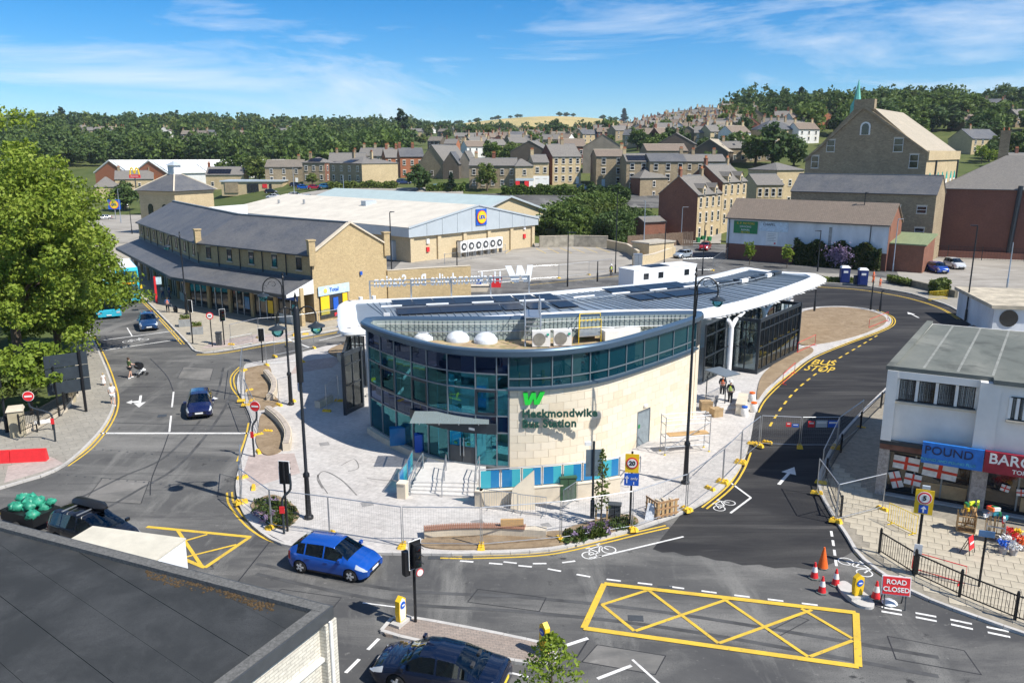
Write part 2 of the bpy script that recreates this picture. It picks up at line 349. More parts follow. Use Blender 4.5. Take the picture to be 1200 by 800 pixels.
Mt['plaza']=coursed('plaza_paving',[(.47,.44,.41),(.40,.375,.35)],(.30,.28,.265),.6,.4,'flat',.8,.25,.012,stain=(.56,.54,.51),rot=.42)
Mt['pinkpave']=coursed('tactile_paving',[(.47,.385,.345),(.42,.345,.31)],(.35,.30,.275),.4,.4,'flat',.85,.3,.012,rot=.42)
Mt['slab']=coursed('concrete_slab',[(.44,.39,.30),(.37,.33,.26)],(.2,.18,.15),.9,.6,'flat',.85,.3,.015,stain=(.30,.27,.22),rot=.43)
Mt['slabpiece']=mat('concrete_paver',(.43,.38,.29),.88,0,.16,.9,.15,20)
Mt['sandbed']=mat('sanded_joint',(.27,.24,.19),.95,0,.2,4)
Mt['footway']=coursed('footway_slab',[(.34,.315,.265),(.30,.28,.24)],(.18,.17,.15),.9,.6,'flat',.88,.3,.015,rot=-.62)
Mt['blockpave']=coursed('block_paving',[(.37,.30,.25),(.29,.245,.21)],(.15,.14,.13),.22,.11,'flat',.88,.4,.01,rot=-.13)
Mt['kerb']=mat('kerb_stone',(.47,.45,.42),.85,0,.15,1.2,.2)
Mt['dirt']=layered('bare_soil',[(.24,.175,.11),((.31,.235,.155),.8,.4,.65,(1,1,1),0),((.16,.115,.075),3,.5,.75,(1,1,1),0)],.95,.7,9)
Mt['grassfield']=layered('land',[(.075,.10,.03),((.12,.13,.045),.02,.4,.65,(1,1,1),0),((.05,.075,.022),.1,.5,.7,(1,1,1),0)],.95,.2,3)
Mt['goldfield']=layered('dry_field',[(.47,.36,.15),((.36,.30,.12),.006,.45,.6,(1,1,1),0),((.56,.43,.19),.02,.5,.7,(1,.2,1),0)],.95,.1,1)
Mt['yellow']=layered('yellow_road_paint',[(.66,.44,.055),((.50,.34,.06),1.1,.42,.68,(1,1,1),0),((.17,.15,.11),5,.60,.72,(1,1,1),0),((.72,.50,.09),14,.55,.75,(1,1,1),0)],.75,.1,30)
Mt['whiteline']=layered('white_road_paint',[(.70,.69,.66),((.50,.49,.47),1.3,.45,.7,(1,1,1),0),((.16,.16,.155),6,.61,.72,(1,1,1),0)],.75,.1,30)
Mt['tar']=mat('tar_seam',(.03,.03,.032),.6,0,.2,3)
Mt['buff']=coursed('buff_stone',[(.54,.41,.22),(.45,.335,.175)],(.42,.33,.2),.34,.15,'wall',.9,.6,.018,stain=(.40,.30,.165))
Mt['buffpale']=coursed('pale_buff_block',[(.58,.47,.30),(.53,.43,.27)],(.46,.38,.25),.6,.2,'wall',.88,.3,.012,stain=(.48,.39,.25))
Mt['grit']=coursed('sooty_sandstone',[(.44,.35,.22),(.31,.24,.15)],(.27,.22,.16),.42,.2,'wall',.92,.6,.02,stain=(.19,.15,.10))
Mt['cleanstone']=coursed('cleaned_sandstone',[(.61,.485,.29),(.53,.415,.245)],(.38,.31,.2),.42,.2,'wall',.9,.5,.02,stain=(.36,.28,.17))
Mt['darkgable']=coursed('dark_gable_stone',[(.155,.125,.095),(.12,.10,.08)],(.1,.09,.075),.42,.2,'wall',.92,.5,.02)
Mt['greyrender']=mat('grey_brown_render',(.25,.215,.17),.9,0,.15,.6)
Mt['redbrick']=coursed('red_brick',[(.29,.105,.06),(.22,.08,.05)],(.24,.17,.12),.225,.075,'wall',.9,.4,.01,stain=(.16,.07,.05))
Mt['brightbrick']=coursed('orange_brick',[(.44,.155,.07),(.38,.13,.06)],(.35,.22,.15),.225,.075,'wall',.9,.3,.01,stain=(.33,.12,.06))
Mt['oldbrick']=coursed('dark_red_brick',[(.23,.088,.06),(.18,.07,.05)],(.18,.12,.095),.225,.075,'wall',.9,.4,.01,stain=(.13,.06,.045))
Mt['whitebrick']=coursed('painted_cream_brick',[(.66,.62,.53),(.60,.565,.48)],(.40,.37,.31),.30,.10,'wall',.75,.6,.012,stain=(.52,.48,.40))
Mt['slate']=coursed('blue_slate',[(.115,.12,.132),(.085,.09,.10)],(.045,.047,.052),.30,.22,'roof',.55,.35,.012,stain=(.19,.18,.165))
Mt['stoneslate']=coursed('stone_slate',[(.26,.22,.175),(.20,.172,.14)],(.08,.07,.06),.45,.30,'roof',.85,.4,.02,stain=(.13,.12,.10))
Mt['greyslate']=coursed('grey_slate',[(.215,.198,.178),(.17,.158,.145)],(.09,.085,.08),.35,.25,'roof',.7,.35,.014,stain=(.19,.175,.15))
Mt['browntile']=coursed('brown_concrete_tile',[(.25,.195,.15),(.21,.165,.13)],(.11,.09,.075),.33,.34,'roof',.85,.45,.02,stain=(.17,.14,.11))
Mt['paleroof']=coursed('pale_asbestos_roof',[(.42,.36,.28),(.38,.33,.26)],(.25,.22,.18),1.1,1.6,'roof',.85,.3,.02,stain=(.30,.27,.20))
Mt['beigeroof']=mat('beige_membrane',(.60,.55,.46),.8,0,.10,.35,.05)
Mt['greenroof']=mat('grey_green_sheet',(.42,.50,.48),.5,0,.06,.5)
Mt['whiteroof']=mat('white_sheet',(.72,.72,.69),.6,0,.08,.6)
Mt['ltgrey']=mat('light_grey_cladding',(.48,.53,.56),.45,.2,.05,.5)
Mt['felt']=layered('mineral_felt',[(.036,.039,.041),((.068,.071,.073),.35,.42,.68,(1,1,1),.2),((.035,.038,.04),.9,.5,.7,(1,1,1),0),((.13,.13,.125),5,.66,.85,(1,1,1),0),((.028,.03,.032),40,.5,.7,(1,1,1),0)],.85,.3,60)
Mt['feltedge']=mat('felt_edge',(.13,.128,.12),.85,0,.35,14,.4,40)
Mt['feltgrey']=layered('weathered_felt',[(.135,.145,.13),((.20,.205,.18),.25,.42,.62,(1,.5,1),.2),((.085,.09,.082),.5,.5,.7,(1,1,1),0)],.88,.2,30)
Mt['render']=mat('white_render',(.74,.72,.68),.8,0,.08,.8,.1,20)
Mt['dirtywhite']=mat('stained_white_render',(.66,.68,.70),.8,0,.14,.5,.05,stretch=(1,1,.35))
Mt['limestone']=mat('limestone_cladding',(.69,.60,.455),.75,0,.05,2.2,.05)
Mt['limestone2']=mat('limestone_cladding_tan',(.66,.555,.405),.75,0,.08,2.2,.05)
Mt['limestone3']=mat('limestone_cladding_pale',(.72,.63,.49),.75,0,.05,2.2,.05)
Mt['joint']=mat('pointing',(.645,.56,.43),.9)
Mt['stonework']=mat('sawn_stone',(.60,.52,.40),.8,0,.1,1.5,.1)
Mt['granite']=mat('step_granite',(.55,.53,.50),.75,0,.1,3,.05)
Mt['frame']=mat('anthracite_frame',(.035,.045,.055),.4,.3,.05)
Mt['framegrey']=mat('grey_frame',(.20,.235,.26),.35,.4,.05)
Mt['rim']=mat('slate_grey_aluminium',(.09,.14,.195),.3,.55,.05,.5)
Mt['white']=mat('white_powder_coat',(.86,.86,.85),.35,0,.03,.5)
Mt['whitepaint']=mat('white_paint',(.78,.77,.74),.5,0,.05)
Mt['zinc']=mat('standing_seam_zinc',(.30,.345,.38),.4,.5,.06,.4)
Mt['corr']=mat('ribbed_cladding',(.33,.385,.37),.5,.2,.05,.4)
Mt['glass']=reflective('station_glass',.05,None,(.002,.028,.040),(.40,.80,.95))
Mt['glassdark']=reflective('dark_spandrel_glass',.04,None,(.003,.008,.022),(.35,.5,.9))
Mt['glassclear']=reflective('clear_glass',.15,(.50,.92,.97),None,(.22,.72,.85))
Mt['shelterglass']=reflective('shelter_glass',.03,(.86,.93,.93),None)
Mt['win']=glassy('window_glass',(.012,.017,.022),.06,0,.8)
Mt['blueglass']=glassy('blue_film_glass',(.02,.21,.46),.15,.25,.6)
Mt['cyanglass']=glassy('cyan_film_glass',(.06,.42,.52),.15,.3,.6)
Mt['solar']=glassy('solar_panel',(.008,.010,.018),.3,0,.25)
Mt['galv']=mat('galvanised_steel',(.44,.46,.48),.38,.75,.1,4)
Mt['wire']=mat('fence_wire',(.26,.28,.30),.5,.6,.1)
Mt['black']=mat('black_paint',(.012,.013,.015),.4,0,.1)
Mt['rubber']=mat('black_rubber',(.02,.02,.02),.8,0,.15)
Mt['darkgrey']=mat('dark_grey_paint',(.06,.065,.07),.5,0,.1)
Mt['grey']=mat('mid_grey_paint',(.25,.26,.27),.5,0,.08)
Mt['blockyellow']=mat('yellow_foot_block',(.78,.50,.04),.7,0,.2,6,.3,20)
Mt['signyellow']=mat('yellow_sign',(.84,.53,.02),.45,0,.05)
Mt['red']=mat('red_plastic',(.68,.03,.035),.45,0,.08)
Mt['orange']=mat('orange_plastic',(.80,.14,.02),.5,0,.08)
Mt['hivis']=mat('hi_vis_yellow',(.70,.85,.05),.7,0,.08)
Mt['signblue']=mat('sign_blue',(.015,.10,.48),.45,0,.05)
Mt['green']=mat('green_plastic',(.02,.20,.07),.55,0,.1)
Mt['cabgreen']=mat('cabinet_green',(.045,.10,.05),.55,0,.12,1.5)
Mt['logogreen']=mat('logo_green',(.02,.55,.05),.45,0,.03)
Mt['letter']=mat('letter_dark_green',(.02,.075,.055),.45,0,.03)
Mt['wood']=mat('raw_timber',(.52,.33,.15),.8,0,.2,3,.1,stretch=(1,6,6))
Mt['woodred']=mat('hardwood_slat',(.33,.17,.11),.7,0,.18,4)
Mt['bark']=mat('bark',(.10,.075,.05),.9,0,.3,4,.5,14)
Mt['skin']=mat('skin',(.58,.36,.26),.55,0,.06)
Mt['cloth_white']=mat('white_cotton',(.78,.77,.74),.85);Mt['cloth_green']=mat('olive_cotton',(.09,.14,.05),.85);Mt['cloth_dark']=mat('dark_cloth',(.02,.022,.03),.85)
Mt['denim']=mat('denim',(.05,.10,.22),.85);Mt['cloth_red']=mat('red_cloth',(.45,.04,.05),.85)
Mt['hair']=mat('brown_hair',(.06,.035,.02),.6);Mt['blond']=mat('fair_hair',(.48,.34,.16),.6)
Mt['leafA']=foliage('leaves_lime',(.09,.145,.014),(.19,.265,.028),(.32,.375,.06))
Mt['leafB']=foliage('leaves_mid',(.055,.095,.02),(.105,.16,.032),(.18,.235,.055))
Mt['leafC']=foliage('leaves_deep',(.036,.07,.02),(.07,.118,.031),(.12,.17,.047))
Mt['leafD']=foliage('leaves_conifer',(.012,.03,.014),(.02,.045,.02),(.035,.065,.026))
Mt['leafE']=foliage('leaves_olive',(.07,.105,.02),(.125,.165,.035),(.20,.235,.06))
Mt['ivy']=foliage('leaves_ivy',(.016,.035,.01),(.04,.07,.015),(.15,.13,.03))
Mt['lilac']=foliage('lilac_flower',(.22,.16,.27),(.34,.25,.38),(.42,.33,.45))

# ------------------------------------------------------------------ ground, roads, pavements, markings
mb=MB();rows=[-150,-60,0,60,120,165]+[165+i*12.5 for i in range(1,12)]+[320+i*30 for i in range(12)]+[700+i*60 for i in range(26)]+[2300,2600,3200,4200,6000,9000]
us=np.linspace(-1.5,1.5,91)
for y in rows:
 for u in us:
  x=u*(abs(y)+160)*(1 if y>0 else 1.2);z=zt(x,y)
  mb.v.append((x,y,z-.06 if y<=165 else z-(.06 if y<190 else 0)))
for i in range(len(rows)-1):
 for j in range(len(us)-1):
  a=i*len(us)+j;mb.f.append((a,a+1,a+1+len(us),a+len(us)))
mb.mi=[0]*len(mb.f)
kind(obj('ground',mb,Mt['grassfield'],smooth_=60),'structure')
def draped(name,poly_fn,u0,u1,y0,y1,nu,ny,m,dz):
 q=MB()
 for i in range(ny+1):
  for j in range(nu+1):
   y=y0+(y1-y0)*i/ny;u=u0+(u1-u0)*j/nu;x=u*y;q.v.append((x,y,zt(x,y)+dz))
 for i in range(ny):
  for j in range(nu):
   a=i*(nu+1)+j
   if poly_fn is None or poly_fn((u0+(u1-u0)*(j+.5)/nu),(y0+(y1-y0)*(i+.5)/ny)):q.f.append((a,a+1,a+nu+2,a+nu+1));q.mi.append(0)
 return kind(obj(name,q,m,smooth_=60),'structure')
draped('field',None,-.14,.26,1280,2020,30,16,Mt['goldfield'],.9)
draped('far_car_park',None,-.60,-.06,164.5,236,24,10,Mt['carpark'],.19)
draped('far_road',None,-.08,.24,207,224,20,4,Mt['asphalt'],.14)
draped('far_road',None,.16,.26,164.5,186,6,3,Mt['carpark'],.12)
draped('field',None,-.60,-.52,900,1000,8,6,Mt['goldfield'],.9)
mb=MB().face([(-150,-40,0),(150,-40,0),(150,164,0),(-150,164,0)])
road=kind(obj('road',mb,Mt['asphalt']),'structure')
def sheet(name,pts,m,z,smooth_n=0,parent=None):
 q=PX(pts);q=smooth(q,smooth_n,True)if smooth_n else q
 a=sum(q[i][0]*q[(i+1)%len(q)][1]-q[(i+1)%len(q)][0]*q[i][1]for i in range(len(q)))
 if a<0:q=q[::-1]
 o=obj(name,MB().face([p+(z,)for p in q]),m,parent)
 if parent is None:kind(o)
 return o
sheet('road_surface',[(765,643),(776,647),(790,646.5),(804,651),(820,650.5),(838,656),(855,657.5),(870,662),(890,661),(908,665.5),(930,664),(950,667),(975,660),(1010,640),(1130,480),(1230,392),(1190,372),(1125,352),(1060,341),(950,332),(850,330),(850,420),(800,600)],Mt['asphalt_new'],.004)
sheet('car_park',[(455,322),(470,306),(560,296),(628,284),(720,283.5),(800,283),(800,306),(740,316),(690,325),(560,333),(455,336)],Mt['carpark'],.006)
sheet('yard',[(1050,316),(1075,296),(1400,296),(1400,392),(1180,372),(1120,350),(1060,338)],Mt['carpark'],.006)
def pavement(name,pts,m,kerb=None,z=.12,n=0):
 q=PX(pts);q=smooth(q,n,True)if n else q
 o=kind(obj(name,MB().prism(q,0.0,z),m))
 if kerb:
  k=smooth(PX(kerb),6);kb=MB();sl_=0;run=[]
  tot=sum(seglen(k));ns=max(1,int(tot/.9));a0=along(k,0)[0]
  step=tot/ns
  for i in range(ns):# kerb stones with open joints
   kb.wallpath([along(k,i*step+.008)[0],along(k,(i+1)*step-.008)[0]],.16,0.0,z+.008+.002*(i%3))
  obj('kerb',kb,Mt['kerb'],o)
 return o
plaza_l=[(290,427),(282,437),(279,455),(288,474),(296,495),(290,520),(283,545),(278,570),(284,597),(303,622),(340,641),(420,648),(500,650),(560,650),(640,646),(700,633),(760,616),(815,594),(848,570),(868,545),(878,515),(883,488),(890,472),(905,453),(925,437),(952,418),(995,400),(1030,387),(1043,379),(1040,371),(1022,364),(990,360),(955,361),(925,366)]
plaza=pavement('plaza',plaza_l+[(930,352),(860,346),(640,358),(440,378),(412,402),(380,407),(330,420)],Mt['plaza'],plaza_l)
lp=[(-60,590),(20,567),(65,552),(98,527),(124,497),(134,470),(129,445),(118,418),(104,390),(78,345),(40,290),(10,250)]
pavement('pavement',lp+[(-140,250),(-140,590)],Mt['footway'],lp)
rk=[(10,232),(60,262),(110,300),(152,334),(174,355),(196,377),(219,401),(232,413),(262,411),(330,399),(400,386),(440,378),(475,360)]
pavement('pavement',rk+[(475,334),(300,300),(120,240)],Mt['slab'],rk)
sp=[(1240,757),(1200,744),(1110,712),(1060,690),(1010,655),(992,628),(972,598),(960,570),(966,545),(988,508),(1040,455),(1100,400),(1150,378)]
pv=pavement('pavement',sp+[(1320,378),(1500,600),(1400,757)],Mt['sandbed'],sp)
fk=[(880,326),(950,331),(1010,335),(1065,344),(1110,358),(1135,372)]
pavement('pavement',fk+[(1165,366),(1130,345),(1065,330),(1000,322),(880,318)],Mt['footway'],fk)
ti=[(447,741),(452,733),(470,725),(540,736),(640,757),(655,767),(648,779),(620,779),(540,764),(470,748),(452,746)]
pavement('traffic_island',ti,Mt['blockpave'],ti+ti[:1],.12)
pavement('traffic_island',[(981,687),(990,683),(1003,692),(1023,707),(1021,714),(1005,711),(990,700)],Mt['kerb'],None,.12,4)
sheet('tactile_paving',[(292,535),(345,533),(352,556),(300,572),(284,560)],Mt['pinkpave'],.124)
sheet('tactile_paving',[(250,402),(300,393),(345,391),(330,399),(262,408),(235,410)],Mt['pinkpave'],.124)
sheet('tactile_paving',[(10,548),(60,537),(75,545),(55,553),(5,568)],Mt['pinkpave'],.124)
sheet('tactile_paving',[(350,425),(405,418),(390,432),(340,440)],Mt['pinkpave'],.124)
# concrete slabs before the shops, each its own piece near the camera, far ones in one sheet
a0=R(-25);ca,sa=math.cos(a0),math.sin(a0)
def inside(p,poly):
 c=False
 for i in range(len(poly)):
  (x1,y1),(x2,y2)=poly[i],poly[i-1]
  if(y1>p[1])!=(y2>p[1])and p[0]<(x2-x1)*(p[1]-y1)/(y2-y1)+x1:c=not c
 return c
spp=offset(smooth(PX(sp),4),0);spp=spp+PX([(1320,378),(1500,600),(1400,757)])
inn=PX([(1230,748),(1200,735),(1112,704),(1064,683),(1018,650),(1000,626),(980,596),(969,570),(975,545),(1030,590),(1230,648),(1330,700)])
slab_me=None;cells=[]
ox,oy=P(1010,640)
for i in range(-12,40):
 for j in range(-14,26):
  lx,ly=i*.62+(.31 if j%2 else 0),j*.62
  p=(ox+ca*lx-sa*ly,oy+sa*lx+ca*ly)
  if inside(p,inn):cells.append(p)
cells.sort(key=lambda p:p[1])
for k,p in enumerate(cells[:300]):
 if slab_me is None:slab_me=obj('paving_slab',MB().box(-.30,.30,-.30,.30,-.02,.018),Mt['slabpiece'],pv);slab_me.location=(p[0],p[1],.12);slab_me.rotation_euler=(0,0,a0)
 else:
  o=inst('paving_slab',slab_me,pv,(p[0],p[1],.12+random.uniform(-.004,.004)),a0+random.uniform(-.006,.006));o.rotation_euler.x=random.uniform(-.006,.006)
if len(cells)>300:
 q=MB()
 for p in cells[300:]:q.obox(p[0],p[1],.1,.138,.6,.6,a0)
 kind(obj('paving_slab',q,Mt['slabpiece'],pv),'stuff')
# park lawn behind the railings
lawn=[(-140,520),(-60,500),(15,488),(45,480),(80,462),(92,440),(88,415),(70,380),(40,330),(-10,262),(-140,262)]
sheet('park_lawn',lawn,Mt['grassfield'],.128)
for i,pth in enumerate(([(378,572),(372,560),(380,552),(400,562),(418,580)],[(384,578),(376,566),(372,556)],[(400,545),(415,538),(420,548),(408,552)],[(430,560),(460,563),(500,562)])):
 obj('tyre_scuff',MB().strip(smooth(PX(pth,.12),6),.06 if i else .09,.1262),mat('scuff_dark',(.20,.19,.18),.9,0,.3,2),plaza)
for i,(c_,s_)in enumerate((((560,612),.6),((430,590),.6),((700,596),.5),((640,615),.45),((380,520),.6),((770,560),.6))):
 x,y=P(*c_,.12);obj('manhole_cover',MB().obox(x,y,.11,.1275,s_,s_,.4),mat('cover_grey',(.27,.26,.25),.8,0,.2,4),plaza)
# beds
def bed(pts,m=Mt['dirt'],z0=.12,h=.07,n=5):
 return kind(obj('planting_bed',MB().prism(smooth(PX(pts),n,True),z0-.02,z0+h),m))
bed([(288,436),(300,431),(316,432),(319,450),(318,462),(328,475),(300,482),(290,462)])
bed([(306,489),(316,486),(331,507),(333,520),(328,532),(310,535),(300,520),(303,505)])
bed([(294,596),(305,587),(322,583),(343,594),(351,606),(343,616),(330,622),(312,612)])
bed([(500,634),(560,631),(630,627),(662,626),(664,639),(620,645),(540,647),(498,644)])
bed([(662,624),(700,612),(735,606),(748,614),(730,622),(690,634),(664,638)])
bed([(935,403),(962,404),(1000,396),(1026,386.5),(1038,379),(1035,371.5),(1016,365),(988,361.5),(956,363),(934,372)])
bed([(887,470),(898,457),(916,441),(938,424),(953,413),(946,408),(930,414),(905,430),(891,446)])
bed([(385,412),(412,402),(425,410),(412,422),(395,420)])
# markings: children of the road
def mark(name,mbx,m=None,z=None):
 return obj(name,mbx,m or Mt['whiteline'],road)
def line(name,px,wd,m=None,off=0,z=.010,n=6):
 return mark(name,MB().strip(smooth(PX(px),n)if len(px)>2 else PX(px),wd,z,off),m)
Y_=Mt['yellow']
for p in([(266,577),(268,590),(280,607),(296,622),(318,634),(350,641)],[(283,540),(292,514),(296,495)],[(295,478),(283,464),(275,452),(275,440),(284,430)],
          [(510,653.5),(560,654),(640,650),(700,638),(745,627),(784,618)],[(828,596),(857,572),(872,550),(880,530)],
          [(889,483),(896,470),(910,455),(930,438),(955,419),(995,402.5),(1032,389),(1048,380),(1046,371),(1028,363.5)],
          [(935,335.5),(1000,339),(1055,347.5),(1098,360),(1122,374)],[(1002,648),(1036,676),(1100,707),(1200,741)],
          [(80,546),(110,523),(132,494),(139,470),(134,446),(123,418),(110,393)],[(216,403),(196,381),(176,360),(150,336)],[(230,416),(262,414),(330,402),(400,389)]):
 for k in(0,1):
  line('double_yellow_line',p,.11,Y_,.16+.26*k if p[0][0]>p[-1][0]and False else(-.22-.26*k if p in()else(.0+.26*k)))
for a,b in(((708,684),(684,736)),((684,736),(1006,781)),((1006,781),(1003,718)),((1003,718),(708,684))):
 BK=globals().get('BK',0)+1;line('box_junction_marking',[a,b],.26,Y_,0,.024+.0015*BK)
Z5=lambda x,y:(660+x/3.243,620+y/3.243)
for a,b in(((145,287),(325,230)),((148,287),(270,386)),((275,386),(630,264)),((325,232),(590,433)),((592,433),(945,306)),((605,262),(930,484)),((938,484),(1100,423)),((905,302),(1098,415))):
 BJ=globals().get('BJ',0)+1;line('box_junction_marking',[Z5(*a),Z5(*b)],.15,Y_,0,.012+.0015*BJ)
for a,b,w_ in(((172,617),(294,629),.22),((293,629),(240,665),.2),((208,621),(237,664),.16),((243,626),(205,637),.14),((208,655),(277,638),.14),((240,665),(208,652),.2),((-40,597),(12,603),.2)):
 BL=globals().get('BL',0)+1;line('box_junction_marking',[a,b],w_,Y_,0,.01+.0015*BL)
for a,b,w_ in(((104,507.5),(291,507.5),.26),((203.5,459),(201.5,477),.12),((200.5,487),(198.5,506),.12),((121,398.5),(206,387.5),.2),((110,412),(210,397.5),.2),((149,384),(155,394),.12),
                 ((338,397.5),(362,407),.2),((692,654.5),(801,628.5),.11),((700,795),(740,779.5),.14),((741,772.5),(775,803),.1),((444,748),(431,761),.14),((421,772),(405,788),.14),((425,706),(464,711),.08),
                 ((599,788),(621,793.5),.1),((660,757),(689,747.5),.16),((857,566),(880,583),.12),((880,583),(856,601),.12),((374,399),(402,392),.15)):
 line('white_line',[a,b],w_)
def dashes(name,px,dl,gap,wd,m=None,off=0):
 k=smooth(PX(px),8);tot=sum(seglen(k));s_=0
 while s_<tot-dl*.5:
  mark(name,MB().strip([along(k,s_)[0],along(k,s_+dl)[0]],wd,.010,off),m);s_+=dl+gap
dashes('lane_dash',[(539,657),(590,661),(640,666),(700,677),(780,686.5),(860,697),(985,712)],.62,.72,.12)
dashes('lane_dash',[(590,658),(612,660),(660,659),(700,652)],.62,.72,.12)
dashes('lane_dash',[(1033,711),(1090,721),(1150,733),(1240,752)],.75,.5,.13)
dashes('lane_dash',[(1033,716),(1090,726),(1150,739),(1240,758)],.75,.5,.13)
dashes('lane_dash',[(974,622),(977,640),(980,662)],.6,.4,.12)
dashes('bus_bay_dash',[(1028,393),(1003,408),(976,424),(952,441),(932,458),(914,480),(900,503)],.9,.95,.15,Y_)
line('carpark_bay_line',[(600,292),(592,297)],.12,Y_)
for i in range(8):
 line('carpark_bay_line',[(628+i*14,291-i*.3),(640+i*15,297-i*.2)],.12,Y_)
line('kerb_yellow_line',[(620,334),(690,327),(760,320),(800,317)],.15,Y_)
# stud rows (blue/dark spots) of a crossing
for(x0,y0),(x1,y1),n in(((82,523),(265,540),20),((20,551),(268,574),26)):
 q=MB()
 for i in range(n):
  x,y=P(x0+(x1-x0)*i/(n-1),y0+(y1-y0)*i/(n-1));q.obox(x,y,0,.012,.10,.10,.3)
 mark('crossing_studs',q,Mt['darkgrey'])
def quadmap(mbx,tl,tr,br,bl,z=.011):# lay a flat drawing into a ground quadrilateral
 TL,TR,BR,BL=P(*tl),P(*tr),P(*br),P(*bl)
 xs=[v[0]for v in mbx.v];ys=[v[1]for v in mbx.v];x0,x1,y0,y1=min(xs),max(xs),min(ys),max(ys)
 def f(v):
  u=(v[0]-x0)/(x1-x0);t=(v[1]-y0)/(y1-y0)
  return tuple((BL[c]*(1-u)+BR[c]*u)*(1-t)+(TL[c]*(1-u)+TR[c]*u)*t for c in(0,1))+(z+v[2],)
 mbx.v=[f(v)for v in mbx.v];return mbx
mark('bus_stop_lettering',quadmap(text_mb('BUS',1,.004,.012),(956,421),(981,423),(978,428.5),(950,426.5)),Y_)
mark('bus_stop_lettering',quadmap(text_mb('STOP',1,.004,.012),(949,427.5),(980,430.5),(975,437),(941,433.5)),Y_)
def arrow(c,d,ln,turn=0):# painted arrow at pixel c, pointing along world direction d
 q=MB();hx,hy=c;a=math.atan2(d[1],d[0])
 pts=[(-ln/2,-.09),(ln*.12,-.09),(ln*.12,-.42),(ln/2,0),(ln*.12,.42),(ln*.12,.09),(-ln/2,.09)]
 M=Matrix.Translation(P3(*c))@ Matrix.Rotation(a,4,'Z')
 q.face([M @ Vector((x,y,.011))for x,y in pts])
 if turn:
  t=[(-ln*.05,.09*turn),(-ln*.05,.55*turn),(-ln*.16,.55*turn),(ln*.0,.95*turn),(ln*.16,.55*turn),(ln*.05,.55*turn),(ln*.10,.09*turn)]
  t=t if turn<0 else t[::-1]
  q.face([M @ Vector((x,y,.013))for x,y in t])
 mark('arrow_marking',q)
def dirw(a,b):
 x=Vector(P(*b))-Vector(P(*a));return x.normalized()
arrow((164,470),dirw((168,452),(163,485)),3.2,-1)
arrow((246,467),dirw((238,467),(256,467)),1.3)
arrow((922,557),dirw((910,571),(935,543)),3.1)
arrow((1070,369),dirw((1082,375),(1060,364)),3.4)
def cycle(c,d,s_=1.0):
 q=MB();M=Matrix.Translation(P3(c[0],c[1],.012))@ Matrix.Rotation(math.atan2(d[1],d[0]),4,'Z')@ Matrix.Scale(s_,4)
 def ringp(cx,cy,r):
  for i in range(14):
   t0,t1=2*PI*i/14,2*PI*(i+1)/14
   q.face([M @ Vector((cx+k*math.cos(t),cy+k*math.sin(t),0))for k,t in((r-.06,t0),(r,t0),(r,t1),(r-.06,t1))])
 def ln(a,b):
  v=Vector((b[0]-a[0],b[1]-a[1])).normalized();n=Vector((-v.y,v.x))*.035
  q.face([M @ Vector(x)for x in((a[0]-n.x,a[1]-n.y,.0),(b[0]-n.x,b[1]-n.y,.0),(b[0]+n.x,b[1]+n.y,.0),(a[0]+n.x,a[1]+n.y,.0))])
 ringp(-.55,0,.36);ringp(.55,0,.36)
 for a,b in(((-.55,0),(-.2,.5)),((-.2,.5),(.38,.5)),((.38,.5),(.0,0)),((0,0),(-.2,.5)),((-.55,0),(0,0)),((.55,0),(.33,.72)),((.33,.72),(.55,.72)),((-.35,.6),(-.1,.6))):ln(a,b)
 mark('cycle_symbol',q)
cycle((159,399),dirw((140,401),(180,396)),1.35);cycle((702,647),dirw((690,650),(715,643)),1.0);cycle((849,592),dirw((840,597),(860,586)),.9);cycle((1002,664),dirw((992,658),(1013,671)),1.0)
# utility reinstatements: patches of newer or older asphalt with sealed edges
for i,pts in enumerate(([(560,690),(640,700),(632,716),(548,705)],[(120,560),(175,563),(165,590),(100,586)],[(330,690),(400,700),(380,725),(300,712)],[(700,755),(780,768),(768,790),(682,775)],[(1040,745),(1130,762),(1150,790),(1050,772)],[(215,430),(250,432),(246,446),(208,443)],[(900,740),(935,722),(948,726),(915,744)])):
 q=PX(pts);o=obj('asphalt_patch',MB().prism(q,-.02,.003+.0005*i),Mt['asphalt_dusty' if i%2 else 'asphalt'],road);mark('tar_seam',MB().strip(q+q[:1],.04,.0075),Mt['tar'])
for pth,w_ in(([(60,600),(140,560),(200,530),(250,470),(262,430)],.18),([(80,620),(160,575),(215,540),(262,480),(276,440)],.2),([(300,660),(460,690),(620,700),(800,720),(1100,770)],.22),([(300,672),(460,705),(620,717),(800,738),(1100,792)],.22)):
 k=smooth(PX(pth),10);mark('tyre_track',MB().strip(k,w_,.0062),mat('tyre_polish',(.085,.085,.085),.7,0,.35,.7,spec=.15))
# tar seams, patches and ironwork in the carriageway
for p in([(176,420),(195,440),(203,458)],[(198,507),(190,530),(178,560),(176,580)],[(100,494),(290,500)],[(272,690),(318,632)],[(690,748),(676,770)],[(530,350),(545,352)]):
 mark('tar_seam',MB().strip(smooth(PX(p),6)if len(p)>2 else PX(p),.06,.008),Mt['tar'])
def plate(c,sx,sy,a,m):
 x,y=P(*c);mark('manhole_cover',MB().obox(x,y,0,.014,sx,sy,a),m)
for c,sx,sy,a in(((548,652),.5,.35,0),((509,653),.55,.3,0),((190,487),.6,.6,.3),((905,447),.6,.6,.6),((780,690),.6,.5,-.1),((745,724),.6,.4,-.1)):
 plate(c,sx,sy,a,Mt['darkgrey'])

